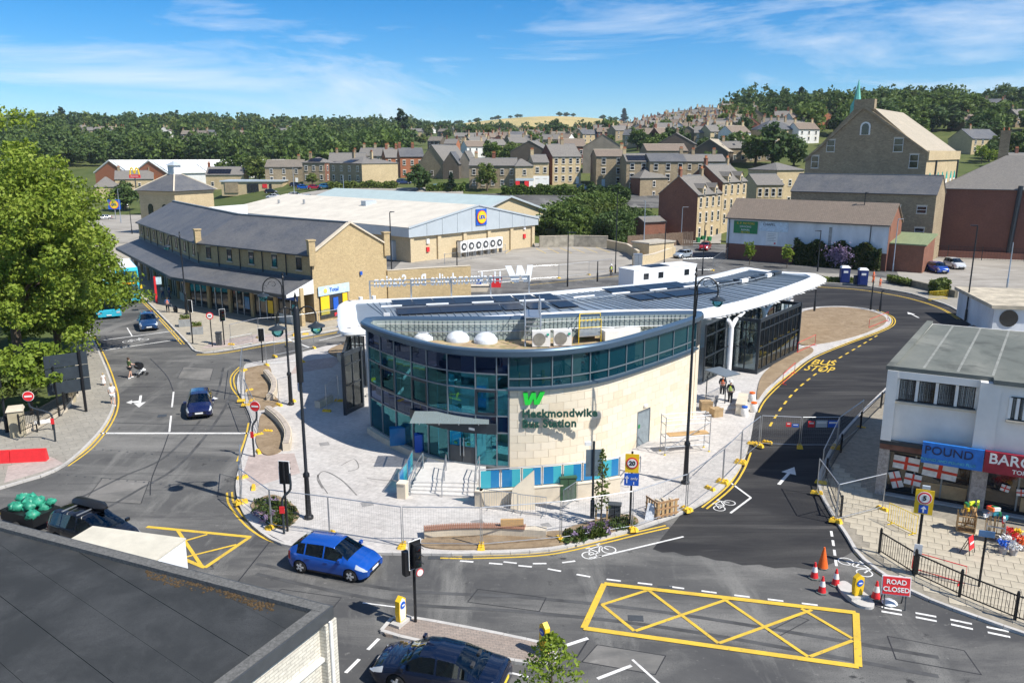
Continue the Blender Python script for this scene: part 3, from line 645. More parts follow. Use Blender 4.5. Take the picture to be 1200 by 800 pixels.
# ------------------------------------------------------------------ bus station
def proj(x,y,z):
 Z=z-CAMZ;d=y*CP-Z*SP;u=y*SP+Z*CP
 return 600+FPX*x/d,400-FPX*u/d
def coff(path,d):# offset of a closed path to its left
 k=len(path);o=[]
 for i in range(k):
  a,b,c=Vector(path[i-1]),Vector(path[i]),Vector(path[(i+1)%k])
  t1=(b-a).normalized();t2=(c-b).normalized();n=Vector((-t1.y-t2.y,t1.x+t2.x)).normalized()
  kk=max(.5,n.dot(Vector((-t1.y,t1.x))));o.append((b.x+n.x*d/kk,b.y+n.y*d/kk))
 return o
def band(mbx,rings):# closed rings of (path, z) skinned one to the next
 k=len(rings[0][0]);b=len(mbx.v)
 for p,z in rings:mbx.v+=[(x,y,z)for x,y in p]
 for r in range(len(rings)-1):
  for i in range(k):
   j=(i+1)%k;mbx.f.append((b+r*k+i,b+r*k+j,b+(r+1)*k+j,b+(r+1)*k+i));mbx.mi.append(mbx.m)
 return mbx
RZ=7.45;FLR=.5
st=thing('bus_station','new bus station with curved glass front, pale limestone wall and sweeping white canopy roof','bus station',P(600,545)+(.12,))
def sp_(name,mbx,m,par=None,sm=False):return obj(name,mbx,m,par or st,sm,True)
INVW=INV[st.name]
def sub(name,mbx,m,par,sm=False):# par sits at the station's own origin, so the same inverse applies
 mbx.xf(INVW);return obj(name,mbx,m,par,sm)
front=smooth(PX([(422,376),(428,380),(455,390),(505,403),(555,409),(608,410.5),(660,408),(715,400.5),(770,386),(806,375),(821,369.5)],RZ),8)
backp=smooth(PX([(825,366.5),(821,364),(800,363.5),(740,364.5),(660,367),(605,369.5),(530,370.5),(470,370),(440,370.5),(427,372)],RZ),6)
outl=front+backp
wall=offset(front,.28)
def s_at(px,path,z):
 best=0;acc=0;last=None
 for i in range(len(path)-1):
  a=proj(*path[i],z)[0];b=proj(*path[i+1],z)[0];d=math.dist(path[i],path[i+1])
  if a<=px<=b:return acc+d*(px-a)/(b-a)
  acc+=d
 return acc
WT=sum(seglen(wall))
def wp(s_):return along(wall,min(max(s_,0),WT))[0]
def wseg(s0,s1):
 n=max(1,int((s1-s0)/.5));return[wp(s0+(s1-s0)*i/n)for i in range(n+1)]
# rim
inn_=coff(outl,.62)
sp_('roof_rim',band(MB(),[(coff(outl,.1),7.0),(outl,7.08),(outl,7.36),(coff(outl,.08),7.45),(coff(outl,.5),7.40),(inn_,7.30),(inn_,5.98)]),Mt['rim'],sm=30)
deck=sp_('roof_deck',MB().prism(coff(outl,.60),5.7,5.95),layered('sedum_roof',[(.33,.24,.16),((.42,.33,.20),.8,.4,.6,(1,1,1),0),((.20,.20,.07),1.6,.5,.65,(1,1,1),0),((.42,.20,.12),2.5,.58,.7,(1,1,1),0)],.95,.6,12))
# ribbed upstand round the inside of the rim
rib=MB();ip=coff(outl,.66);acc=0
for i in range(len(ip)):
 a,b=Vector(ip[i]),Vector(ip[(i+1)%len(ip)]);d=(b-a).length;k=int(d/.26)
 for j in range(k):
  p=a.lerp(b,(j+.5)/k);rib.obox(p.x,p.y,5.95,7.28,.15,.045,math.atan2(b.y-a.y,b.x-a.x))
sp_('upstand_lining',band(MB(),[(coff(outl,.635),7.29),(coff(outl,.635),5.96)]),Mt['corr'])
kind(sp_('ribbed_upstand',rib,Mt['corr']),'stuff')
# columns of the glazing (pixel columns read along the rim)
colsL=[s_at(p,front,RZ)for p in(426,440,456,476,494,517.5,550,575,589)]
colsR=[s_at(p,front,RZ)for p in(589,616,641,665,687,710,732,753.5,771,789,806,818)]
rowsL=[FLR+.05,2.55,3.55,5.1,6.0,7.02];rowsR=[5.25,5.75,7.02]
mull=MB()
for s_ in colsL:
 x,y=wp(s_);a=along(wall,s_)[1];mull.obox(x,y,FLR,7.03,.07,.16,a)
for z in rowsL:mull.wallpath(wseg(colsL[0],colsL[-1]),.13,z-.035,z+.035)
cwall=sp_('curtain_wall',mull,Mt['framegrey'])
mull=MB()
for s_ in colsR[1:]:
 x,y=wp(s_);a=along(wall,s_)[1];mull.obox(x,y,5.2,7.03,.06,.14,a)
for z in rowsR:mull.wallpath(wseg(colsR[0],colsR[-1]),.12,z-.03,z+.03)
cband=sp_('glazed_band',mull,Mt['framegrey'])
def pane(par,s0,s1,z0,z1,m,inset=.04,name='pane'):
 q=MB();pa=[wp(s0+inset),wp((s0+s1)/2),wp(s1-inset)]
 q.wallpath(pa,.02,z0+inset,z1-inset);sub(name,q,m,par)
DOOR=None
for i in range(len(colsL)-1):
 for r in range(5):
  m=(Mt['glassclear'],Mt['glassdark'],Mt['glassclear'],Mt['glassclear'],Mt['glassdark'])[r]
  if r==0 and i==5:continue
  pane(cwall,colsL[i],colsL[i+1],rowsL[r],rowsL[r+1],m)
for i in(1,3,7-1):# opening lights with a heavier frame
 q=MB();a=wseg(colsL[i]+.05,colsL[i+1]-.05)
 q.wallpath(a,.17,3.6,3.72);q.wallpath(a,.17,4.93,5.05)
 for e in(a[0],a[-1]):q.obox(e[0],e[1],3.6,5.05,.12,.17,along(wall,colsL[i])[1])
 sub('opening_light',q,Mt['frame'],cwall)
for i in range(len(colsR)-1):
 for r in range(2):pane(cband,colsR[i],colsR[i+1],rowsR[r],rowsR[r+1],Mt['glass'])
# entrance doors
s0,s1=colsL[5]+.06,colsL[6]-.06;dl=sp_('entrance_door',MB().wallpath([wp(s0),wp(s1)],.1,2.42,2.5),Mt['frame'])
for k in range(2):
 a,b=s0+(s1-s0)*k/2+.03,s0+(s1-s0)*(k+1)/2-.03
 q=MB();q.wallpath([wp(a),wp(b)],.05,FLR+.03,1.55);sub('door_panel',q,Mt['darkgrey'],dl)
 q=MB();q.wallpath([wp(a),wp(b)],.04,1.57,2.4);sub('pane',q,Mt['glassclear'],dl)
 q=MB();x,y=wp((b-.08)if k==0 else(a+.08));q.cyl((x,y-.08,FLR+.5),(x,y-.08,2.1),.025,n=6);sub('handle',q,Mt['galv'],dl)
 q=MB();x,y=wp((a+b)/2);q.obox(x,y-.03,1.65,1.8,.22,.02,along(wall,a)[1]);sub('door_sign',q,Mt['green'],dl)
# plinth under the glass
sp_('plinth',MB().wallpath(wseg(colsL[0],colsL[5]-.1),.5,.1,FLR+.02,-.12),Mt['stonework'])
# limestone wall with separate cladding blocks
sA,sB=colsR[0]+.05,colsR[-1]+.1
swall=sp_('stone_wall',MB().wallpath(wseg(sA,sB),.3,.1,5.15,.17),Mt['joint'])
dA,dB=s_at(750,front,RZ)+.15,s_at(776,front,RZ)+.15
sgd0=s_at(746,wall,2);
ch=.458;nb=0
blk={}
for c in range(11):
 s_=sA+(.0 if c%2 else-.45);z=.12+c*ch
 while s_<sB-.05:
  ln=.9;a,b=max(s_,sA),min(s_+ln,sB);s_+=ln
  if b-a<.12:continue
  if z<2.35 and b>sgd0 and a<sgd0+1.42:
   if a<sgd0:b=sgd0
   elif b>sgd0+1.42:a=sgd0+1.42
   else:continue
  pa,pb=wp(a),wp(b);key=round(b-a,2)
  t=random.random();m=Mt['limestone2']if t<.07 else Mt['limestone3']if t<.45 else Mt['limestone']
  k2=(key,m.name)
  if k2 not in blk:
   q=MB().box(-(key-.012)/2,(key-.012)/2,-.05,.05,.006,ch-.006);o=obj('cladding_block',q,m,swall);blk[k2]=o
  else:o=inst('cladding_block',blk[k2],swall)
  M=INVW @ Matrix.Translation(((pa[0]+pb[0])/2,(pa[1]+pb[1])/2,z));v=M.translation
  o.location=v;o.rotation_euler=(0,0,math.atan2(pb[1]-pa[1],pb[0]-pa[0]))
sp_('stone_ledge',MB().wallpath(wseg(sA-.1,sB),.55,5.12,5.24,0),Mt['rim'])
q=MB().wallpath([wp(sgd0+.06),wp(sgd0+1.36)],.06,.14,2.3,-.02);sd=sp_('service_door',q,mat('service_door_grey',(.22,.26,.28),.45))
q=MB();x,y=wp(sgd0+.28);q.obox(x,y-.07,1.3,1.55,.22,.02,along(wall,sgd0)[1]);sub('door_sign',q,Mt['green'],sd)
q=MB();q.wallpath([wp(sgd0),wp(sgd0+.06)],.16,.14,2.36);q.wallpath([wp(sgd0+1.36),wp(sgd0+1.42)],.16,.14,2.36);q.wallpath([wp(sgd0),wp(sgd0+1.42)],.16,2.30,2.36);sub('door_frame',q,Mt['framegrey'],sd)
q=MB();x,y=wp(sgd0+.9);q.obox(x,y-.12,2.6,2.72,.35,.14,along(wall,sgd0)[1]);sp_('door_light',q,Mt['whitepaint'])
# rounded return at the east end and the closed back below the rim
e0=wall[-1];bo=coff(outl,.28);ret=[e0]+bo[len(front):len(front)+26]
sp_('end_wall',MB().wallpath(ret,.2,.1,7.02),Mt['limestone'])
q=MB().wallpath(bo[len(front)+20:]+[wp(colsL[0]-.3)],.15,.1,7.02);sp_('back_wall',q,Mt['ltgrey'])
sp_('end_panel',MB().wallpath(wseg(colsR[-1],WT)+ret[1:4],.26,5.25,7.02),Mt['frame'])
# floors, ceiling, inner fittings seen through the glass
inside_=coff(outl,.6)
sp_('ground_slab',MB().prism(inside_,.1,FLR),Mt['granite'])
sp_('mezzanine_floor',MB().prism([p for p in coff(outl,1.1)],3.0,3.5),Mt['whitepaint'])
sp_('inner_wall',MB().wallpath([P(455,470,2),P(585,478,2),(1.0,50.5)],.15,FLR,5.68),Mt['whitepaint'])
lin=offset(wall,1.5);lt_=sum(seglen(lin))
def lp_(s_):return along(lin,max(0,s_*lt_/WT))[0]
for k in range(9):# white panels added behind the upper glass so its panes look lighter, with gaps
 a,b=colsL[0]+.5+(colsL[-1]-colsL[0]-.5)*k/9,colsL[0]+.5+(colsL[-1]-colsL[0]-.5)*(k+(.62 if k%3 else .9))/9
 sp_('brightening_panel',MB().wallpath([lp_(a),lp_(b)],.08,3.5,5.69 if k%2 else 4.7),mat('brightening_panel_white',(.80,.86,.86),.6))
for k in range(5):
 a=colsL[0]+.8+k*1.9;x,y=lp_(a);sp_('desk',MB().obox(x,y-.6,3.5,4.25,1.2,.6,along(wall,a)[1]),Mt['wood' if k%2 else 'ltgrey'])
for k in range(6):
 a=colsL[0]+.8+k*1.7;x,y=lp_(a);sp_('display_board',MB().obox(x,y,FLR,2.3,1.1,.1,along(wall,a)[1]),Mt[('whitepaint','blueglass','whitepaint','cyanglass','ltgrey','whitepaint')[k]])
for px_,py_ in((470,520),(505,530),(560,533)):
 x,y=P(px_,py_,FLR);sp_('inner_column',MB().cyl((x,y+1.2,FLR),(x,y+1.2,5.7),.14,n=12),Mt['white'])
for px_,py_,m in((470,526,'blueglass'),(500,534,'signblue'),(570,532,'red')):
 x,y=P(px_,py_,FLR);sp_('reception_unit',MB().obox(x,y+.9,FLR,FLR+1.1,1.6,.5,.2),Mt[m])
# glass porch over the entrance
q=MB();zc=3.25;c=[P(480,496,zc),P(573,497,zc),P(573,483,zc+.15),P(486,482,zc+.15)]
q.hexa([c[0]+(zc,),c[1]+(zc,),c[2]+(zc+.15,),c[3]+(zc+.15,),c[0]+(zc+.03,),c[1]+(zc+.03,),c[2]+(zc+.18,),c[3]+(zc+.18,)])
porch=sp_('entrance_canopy',q,glassy('porch_glass',(.30,.36,.36),.1,.45,.8))
for k in range(4):
 t=.12+k*.25;q=MB();a=[c[0][i]+(c[1][i]-c[0][i])*t for i in(0,1)];b=[c[3][i]+(c[2][i]-c[3][i])*t for i in(0,1)]
 q.beam((a[0],a[1],zc-.04),(b[0],b[1],zc+.1),.04,.08);sub('bracket',q,Mt['galv'],porch)
q=MB();s0,s1=colsL[3],colsL[7];q.wallpath(wseg(s0,s1),.3,2.52,3.1,-.1);sub('fascia',q,Mt['frame'],porch)
q=MB();x,y=wp(colsL[6]-.3);q.obox(x,y-.28,2.7,2.84,.5,.02,along(wall,colsL[5])[1]);sub('fascia_sign',q,Mt['whitepaint'],porch)
# name and emblem on the limestone
def onwall(name,mbx,px,z,m,proud=.12,par=None):
 s_=s_at(px,wall,z);p0,a=along(wall,s_)
 mbx.xf(Matrix.Translation((p0[0]+math.sin(a)*proud,p0[1]-math.cos(a)*proud,z))@ Matrix.Rotation(a,4,'Z')@ Matrix.Rotation(PI/2,4,'X'))
 return sp_(name,mbx,m)
def wlogo(h,dep):
 q=MB();k=h/.62
 pts=[(-.62,.5),(-.36,.5),(-.31,-.12),(-.12,.5),(.10,.5),(.15,-.12),(.36,.5),(.64,.5),(.32,-.5),(.02,-.5),(-.02,.02),(-.20,-.5),(-.50,-.5)]
 q.add(MB().prism([(x*k*.85,y*h)for x,y in pts],-dep/2,dep/2))
 return q
onwall('emblem',wlogo(.72,.12),625,4.63,Mt['logogreen'],.13)
onwall('station_lettering',text_mb('Heckmondwike',.64,.1,.022,'LEFT',1.06),611.5,3.72,Mt['letter'],.13)
onwall('station_lettering',text_mb('Bus Station',.64,.1,.022,'LEFT',1.06),611.5,3.12,Mt['letter'],.13)
# roof plant on the deck
def dpos(px,py):return P(px,py,5.95)
for px_,py_ in((497,398),(536,400),(569,402)):
 x,y=dpos(px_,py_);q=MB().lathe([(.78,0),(.78,.25),(.72,.3),(.60,.48),(.35,.62),(.01,.66)],(x,y+.3,5.95),20);sp_('roof_dome',q,mat('dome_white',(.66,.69,.72),.25),sm=50)
def acu(px_,py_,w_=1.15,h_=1.0,dp=.45,a=.05,fan=True):
 x,y=dpos(px_,py_);q=MB().obox(x,y,6.0,6.0+h_,w_,dp,a);o=sp_('air_conditioner',q,Mt['whitepaint'])
 for dx in(-.4,.4):sub('foot',MB().obox(x+dx*w_,y,5.95,6.0,.08,dp,a),Mt['darkgrey'],o)
 if fan:
  q=MB();c_=Vector((x-.12,y-dp/2-.05,6.0+h_*.5));r0=.40*h_
  for k in range(20):
   t0,t1=2*PI*k/20,2*PI*(k+1)/20
   q.face([c_,c_+Vector((math.cos(t0)*r0,0,math.sin(t0)*r0)),c_+Vector((math.cos(t1)*r0,0,math.sin(t1)*r0))])
  sub('fan_grille',q,mat('fan_grille_grey',(.26,.25,.22),.6),o)
  sub('maker_badge',MB().obox(x+.42,y-dp/2-.03,6.0+h_*.72,6.0+h_*.86,.16,.02),mat('teal_badge',(.02,.35,.25)),o)
acu(634,406);acu(659,405);acu(714,399,1.0,.7,.9,.3,False);acu(725,397,1.2,.6,.8,.3,False);acu(740,392,1.1,.5,.5,.4,False)
x,y=dpos(713,389);sp_('plant_cabinet',MB().obox(x,y+.4,5.95,7.1,.9,.5,.05),Mt['whitepaint'])
x,y=dpos(606,388);sp_('control_box',MB().obox(x,y+.6,6.4,7.0,.5,.2),mat('box_grey',(.45,.47,.50)))
x,y=dpos(453,385);sp_('control_box',MB().obox(x,y+.3,6.4,7.0,.4,.2),Mt['whitepaint'])
# step-over platform with yellow rails
c=[dpos(678,403),dpos(704,401),dpos(703,393),dpos(679,394)]
yr=sp_('step_over',MB().hexa([p+(6.4,)for p in c]+[p+(6.47,)for p in c]),Mt['galv'])
for i in range(4):
 a,b=c[i],c[(i+1)%4]
 q=MB().tube([a+(5.95,),a+(7.5,)],.03,6)
 if i!=1:
  for z in(7.0,7.5):q.tube([a+(z,),b+(z,)],.03,6)
 sub('guard_rail',q,mat('safety_yellow',(.80,.55,.02),.5),yr)
# pipes on the upstand
for z,m in((6.55,'galv'),(7.08,'whitepaint')):
 pp=coff(outl,.78)[len(front)+8:len(front)+len(backp)-6];sp_('pipe_run',MB().tube([p+(z,)for p in pp],.035 if m=='galv' else .016,6),Mt[m])
# big canopy
CZ=5.6
back_px=[(399,353),(435,350),(530,346),(620,342.5),(680,337.5),(742,332),(817,324),(860,314.5),(874,312.5),(907,317),(951,319.5),(965,323)]
bk=PX(back_px,CZ);fr=PX([(966,327),(929,341.5),(894,353),(852,363),(826,367),(790,366.5),(740,367),(690,368.5),(640,371),(570,375),(500,379),(440,384)],CZ)+PX([(404,386),(396.5,380),(395.5,368)],CZ)
can=smooth(fr+bk,5,True)
a_=sum(can[i][0]*can[(i+1)%len(can)][1]-can[(i+1)%len(can)][0]*can[i][1]for i in range(len(can)))
if a_<0:can=can[::-1]
i1=coff(can,.35);i2=coff(can,1.5)
cp_=sp_('canopy_roof',band(MB(),[(coff(can,.8),5.055),(coff(can,.25),5.05),(can,5.2),(can,5.4),(i1,5.6),(i2,5.62),(i2,5.48)]),Mt['white'],sm=50)
cm,cs_=coff(can,.95),coff(can,.1);q=MB();sf_=MB();gs=.5
for ix in range(int(-16/gs),int(38/gs)):
 for iy in range(int(54/gs),int(96/gs)):
  x,y=ix*gs,iy*gs;c_=(x+gs/2,y+gs/2)
  if inside(c_,cm):q.face([(x,y,5.5),(x+gs,y,5.5),(x+gs,y+gs,5.5),(x,y+gs,5.5)])
  if inside(c_,cs_):sf_.face([(x,y+gs,5.06),(x+gs,y+gs,5.06),(x+gs,y,5.06),(x,y,5.06)])
sub('metal_roof',q,Mt['zinc'],cp_);sub('soffit',sf_,Mt['white'],cp_)
bkp=smooth(bk[:9],8);bl=sum(seglen(bkp))
def cpt(s_,d):# point d metres in front of the canopy's back edge
 p,a=along(bkp,s_);return(p[0]+math.sin(a)*d,p[1]-math.cos(a)*d),a
q=MB();s_=2.0
while s_<bl-1:
 a,_=cpt(s_,1.8);b,_=cpt(s_,10.6)
 lo=1.8
 seg=[cpt(s_,d)[0]for d in np.arange(1.7,14.5,.4)];seg=[p for p in seg if inside(p,i2)]
 if len(seg)>1:q.beam(seg[0]+(5.53,),seg[-1]+(5.53,),.05,.07)
 s_+=.62
sub('standing_seams',q,Mt['zinc'],cp_)
pan=None
def solar(s_,d,w_=1.72,dp=2.5):
 global pan
 (x,y),a=cpt(s_,d)
 if not inside((x,y),i2):return
 if pan is None:pan=obj('solar_panel',MB().box(-w_/2,w_/2,-dp/2,dp/2,0,.05),Mt['solar'],cp_);o=pan
 else:o=inst('solar_panel',pan,cp_)
 o.location=INVW @ Vector((x,y,5.63));o.rotation_euler=(R(2),0,a)
for d in(3.0,6.6):
 s_=5.2
 while s_<32.5:
  if not(18.6<s_<24.2):solar(s_,d)
  s_+=1.77
for d,w_ in((4.7,.18),(5.5,.12)):# cable trays and light strips along the roof
 for k in range(int((bl-6)/4)):
  a,b=cpt(3+k*4,d)[0],cpt(3+k*4+(1.9 if w_>.15 else 3.9),d)[0]
  if inside(a,i2)and inside(b,i2):sub('cable_tray' if w_<.15 else 'light_strip',MB().beam(a+(5.75,),b+(5.75,),w_,.1),Mt['galv']if w_<.15 else Mt['white'],cp_)
# dark roof lights on the far wing
for k in range(8):
 s_=36+k*2.1;(x,y),a=cpt(s_,4.6+k*.12)
 if inside((x,y),i2):sub('roof_light',MB().obox(x,y,5.5,5.85,1.9,.8,a),Mt['frame'],cp_)
 if inside((x,y),i2)and k%2:sub('vent',MB().obox(x,y-.8,5.6,5.95,1.1,.3,a),Mt['whitepaint'],cp_)
# free-standing letters on the back edge, read from the far side
sg=sp_('roof_sign_frame',MB(),Mt['galv']);sgm=MB()
sp0=P(434,351,CZ);sp1=P(620,343.5,CZ);sa_=math.atan2(sp1[1]-sp0[1],sp1[0]-sp0[0]);sln=math.dist(sp0,sp1)
for k in range(5):
 x,y=sp0[0]+(sp1[0]-sp0[0])*k/4,sp0[1]+(sp1[1]-sp0[1])*k/4
 sub('post',MB().beam((x,y,5.55),(x,y,7.25),.12),Mt['galv'],sg)
for z in(6.85,7.2):sub('rail',MB().beam(sp0+(z,),sp1+(z,),.08),Mt['galv'],sg)
tx=text_mb('Heckmondwike Bus Station',1.45,.12,.02,'CENTER',1.05);xs=[v[0]for v in tx.v];wd_=max(xs)-min(xs);kx=(sln-3.0)/wd_
mid=(sp0[0]+(sp1[0]-sp0[0])*.42,sp0[1]+(sp1[1]-sp0[1])*.42)
tx.xf(Matrix.Translation((mid[0],mid[1]+.12,7.1))@ Matrix.Rotation(sa_+PI,4,'Z')@ Matrix.Rotation(PI/2,4,'X')@ Matrix.Diagonal((kx,1,1,1)))
sub('roof_letters',tx,Mt['white'],sg)
m2=(sp0[0]+(sp1[0]-sp0[0])*.935,sp0[1]+(sp1[1]-sp0[1])*.935)
sub('roof_emblem',wlogo(1.5,.12).xf(Matrix.Translation((m2[0],m2[1]+.12,7.4))@ Matrix.Rotation(sa_+PI,4,'Z')@ Matrix.Rotation(PI/2,4,'X')),Mt['white'],sg)
# stair over the rim
sx0,sy0=P(627,398,6.3);sx0=1.35
stp=sp_('roof_stair',MB().box(sx0-.45,sx0+.45,50.9,53.6,7.62,7.68),Mt['galv'])
for dx in(-.5,.5):
 q=MB().tube([(sx0+dx,50.0,5.95),(sx0+dx,50.9,7.65),(sx0+dx,53.6,7.65),(sx0+dx,55.6,5.6)],.05,6);sub('stringer',q,Mt['galv'],stp)
 q=MB().tube([(sx0+dx,50.0,7.3),(sx0+dx,50.9,8.65),(sx0+dx,53.6,8.65),(sx0+dx,55.6,6.6)],.03,6)
 for y,z in((50.0,6.3),(50.9,7.65),(52.2,7.65),(53.6,7.65),(55.5,5.6)):q.tube([(sx0+dx,y,z),(sx0+dx,y,z+1.0)],.025,6)
 sub('handrail',q,Mt['galv'],stp)
for k in range(5):
 t=k/5;sub('tread',MB().box(sx0-.45,sx0+.45,50.0+.9*t,50.25+.9*t,6.35+1.3*t,6.39+1.3*t),Mt['galv'],stp)
# waiting hall below the canopy: glazed east side, west end
def glazed(name,pts,z0,z1,nx,nz,m=Mt['shelterglass'],fr=.09):
 tot=sum(seglen(pts));q=MB();step=tot/nx
 for i in range(nx+1):
  p,a=along(pts,i*step);q.obox(p[0],p[1],z0,z1,fr,fr*1.4,a)
 zs=[z0+(z1-z0)*k for k in((0,.42,.8,1)if nz==3 else[k/nz for k in range(nz+1)])]
 for z in zs:q.wallpath(pts,fr*1.2,max(z0,z-fr/2),z+fr/2)
 o=sp_(name,q,Mt['frame'])
 for i in range(nx):
  for r in range(len(zs)-1):
   a,b=along(pts,i*step+fr/2)[0],along(pts,(i+1)*step-fr/2)[0]
   sub('pane',MB().wallpath([a,b],.02,zs[r]+fr/2,zs[r+1]-fr/2),m,o)
 return o
glazed('hall_glazing',[P(824,447,.4),P(872,420,.4),P(912,398,.4)],.4,4.97,9,3)
glazed('hall_glazing',[P(408,428,.3),(-11.5,60.5)],.3,4.97,4,3)
sp_('hall_floor',MB().prism([P(812,450),P(905,408),P(935,385),P(880,360),(16,78),(-8,70),(-11,58),(8,57)],.1,.42),Mt['granite'])
sp_('hall_core',MB().prism([(12,64),(20,76),(16,79),(-8,68),(-9,60),(4,59)],.42,4.96),Mt['whitepaint'])
for p in((854,431),(893,411),(918,398)):
 x,y=P(*p,.42);sp_('canopy_column',MB().cyl((x,y,.12),(x,y,4.0),.22,.22,12).tube([(x,y,3.9),(x-.3,y-.3,4.5),(x-1.1,y-.8,5.0)],[.2,.18,.1],8).tube([(x,y,3.9),(x+.4,y+.3,4.5),(x+1.3,y+1.0,5.0)],[.2,.18,.1],8),Mt['white'],sm=40)
x,y=P(408,400,3.5);
for p in((425,404),(440,402)):
 x,y=P(*p,.42);sp_('canopy_column',MB().cyl((x,y,.12),(x,y,5.0),.2,.2,12),Mt['white'],sm=40)
# glass wind shelters
def shelter(label,pts,z0,z1,nx,lab=None):
 t=thing('glass_shelter',label,'glass shelter',pts[0]+(.12,),0)
 q=MB();tot=sum(seglen(pts));L_=[]
 for i in range(len(pts)-1):
  a,b=pts[i],pts[i+1];d=math.dist(a,b);n=max(1,round(d/nx));ang=math.atan2(b[1]-a[1],b[0]-a[0])
  f=MB()
  for k in range(n+1):
   x,y=a[0]+(b[0]-a[0])*k/n,a[1]+(b[1]-a[1])*k/n
   f.obox(x,y,z0,z1,.16 if k in(0,n)else .07,.22 if k in(0,n)else .12,ang)
  for z,h in((z0,.3),(z0+(z1-z0)*.45,.08),(z0+(z1-z0)*.78,.08),(z1-.3,.3)):f.beam((a[0],a[1],z+h/2),(b[0],b[1],z+h/2),.12,h)
  fo=obj('frame',f,Mt['frame'],t,False,True)
  for k in range(n):
   x0,y0=a[0]+(b[0]-a[0])*(k+.06)/n,a[1]+(b[1]-a[1])*(k+.06)/n;x1,y1=a[0]+(b[0]-a[0])*(k+.94)/n,a[1]+(b[1]-a[1])*(k+.94)/n
   obj('pane',MB().wallpath([(x0,y0),(x1,y1)],.02,z0+.3,z1-.3),Mt['shelterglass'],t,False,True)
 return t
A,B=P(886,438,.12),P(934,412,.12);n_=Vector((-(B[1]-A[1]),B[0]-A[0])).normalized()*2.2
shelter('tall dark framed glass shelter beside the bus bay, below the canopy',[(A[0]+n_.x,A[1]+n_.y),A,B,(B[0]+n_.x,B[1]+n_.y)],.12,4.75,1.15)
A,B=P(405,486,.12),P(425,476,.12)
shelter('narrow dark framed glass screen at the west end of the bus station',[P(412,452,.12),A,B],.12,4.6,1.2)
# ------------------------------------------------------------------ steps, ramp walls, balustrades
e=thing('entrance_steps','pale granite steps rising to the bus station doors','steps',P(520,580)+(.12,))
bl_,br_,tl_,tr_=P(479,579,.12),P(556,583,.12),P(486,562,.5),P(560,562,.5)
for k in range(4):
 t=k/4;a=[bl_[i]+(tl_[i]-bl_[i])*t for i in(0,1)];b=[br_[i]+(tr_[i]-br_[i])*t for i in(0,1)]
 far1,far2=P(562,546,.5),P(505,549,.5)
 obj('step',MB().prism([tuple(a),tuple(b),far1,far2],.12 if k==0 else .12+.095*k+.001,.12+.095*(k+1)),Mt['granite'],e,False,True)
sp_('door_apron',MB().prism([P(486,561,.5),P(562,561,.5),P(570,545,.5),wp(colsL[6]),wp(colsL[4])],.12,.503),Mt['granite'])
def wallthing(name,label,pts,th,z0,z1,m,cat='wall',coping=None):
 t=thing(name,label,cat,pts[0]+(z0,));obj('wall',MB().wallpath(pts,th,z0,z1),m,t,False,True)
 if coping:obj('coping',MB().wallpath(pts,th+.08,z1,z1+.06),coping,t,False,True)
 return t
rw=PX([(562,592),(610,589),(665,584),(700,580),(725,575)],.12)
wallthing('ramp_wall','pale stone ramp wall below the blue glass balustrade',rw,.3,.12,.95,Mt['stonework'],coping=Mt['limestone3'])
kind(obj('ramp',MB().prism(rw+[(q_[0]+.1,q_[1]+2.2)for q_ in reversed(rw)],.12,lambda x,y:.5 if x<0 else max(.13,.5-(x-0)*.07)),Mt['granite']))
wallthing('step_pier','squat pale stone pier at the left foot of the entrance steps',[P(467,582,.12),P(477,583,.12)],.45,.12,.95,Mt['stonework'],'pier',Mt['limestone3'])
wallthing('step_pier','squat pale stone pier at the right foot of the entrance steps',[P(558,591,.12),P(566,592,.12)],.45,.12,.95,Mt['stonework'],'pier',Mt['limestone3'])
def balustrade(label,pts,z0,h,n,alt=False):
 t=thing('glass_balustrade',label,'balustrade',pts[0]+(z0,));tot=sum(seglen(pts))
 obj('top_rail',MB().tube([p+(z0+h,)for p in pts],.03,6),Mt['galv'],t,False,True)
 for i in range(n+1):
  p,a=along(pts,tot*i/n);obj('post',MB().obox(p[0],p[1],z0,z0+h,.06,.06,a),Mt['galv'],t,False,True)
 for i in range(n):
  a,b=along(pts,tot*i/n+.07)[0],along(pts,tot*(i+1)/n-.07)[0]
  m_=tuple(a[c]+(b[c]-a[c])*.55 for c in(0,1))
  obj('glass_panel',MB().wallpath([a,m_],.02,z0+.06,z0+h-.08),Mt['blueglass' if i%2 or not alt else 'cyanglass'],t,False,True)
  obj('glass_panel',MB().wallpath([m_,b],.02,z0+.06,z0+h-.08),Mt['cyanglass' if i%2 or not alt else 'blueglass'],t,False,True)
 return t
balustrade('long balustrade of blue film covered glass along the ramp',rw,1.01,1.1,7,True)
balustrade('short blue glass balustrade left of the entrance steps',PX([(468,581),(478,566),(484,553)],.12),.3,1.15,2)
def rail(label,pts3,name='handrail',group=None,m='galv',r=.03,posts=True):
 t=thing(name,label,'handrail',pts3[0][:2]+(pts3[0][2]-.95,),group=group)
 obj('rail',MB().tube(pts3,r,6),Mt[m],t,False,True);obj('rail',MB().tube([(x,y,z-.35)for x,y,z in pts3],r*.8,6),Mt[m],t,False,True)
 for x,y,z in pts3:obj('post',MB().tube([(x,y,z-.95),(x,y,z)],r,6),Mt[m],t,False,True)
 return t
def r3(px,zs,h=.95):return[P(a,b,z)+(z+h,)for(a,b),z in zip(px,zs)]
rail('steel handrail at the left of the entrance steps',r3([(481,580),(487,563),(496,549)],(.12,.5,.5)))
rail('steel handrail in the middle of the entrance steps',r3([(518,582),(521,563),(523,551)],(.12,.5,.5)))
rail('steel handrail at the right of the entrance steps',r3([(556,584),(558,564),(562,553)],(.12,.5,.5)))
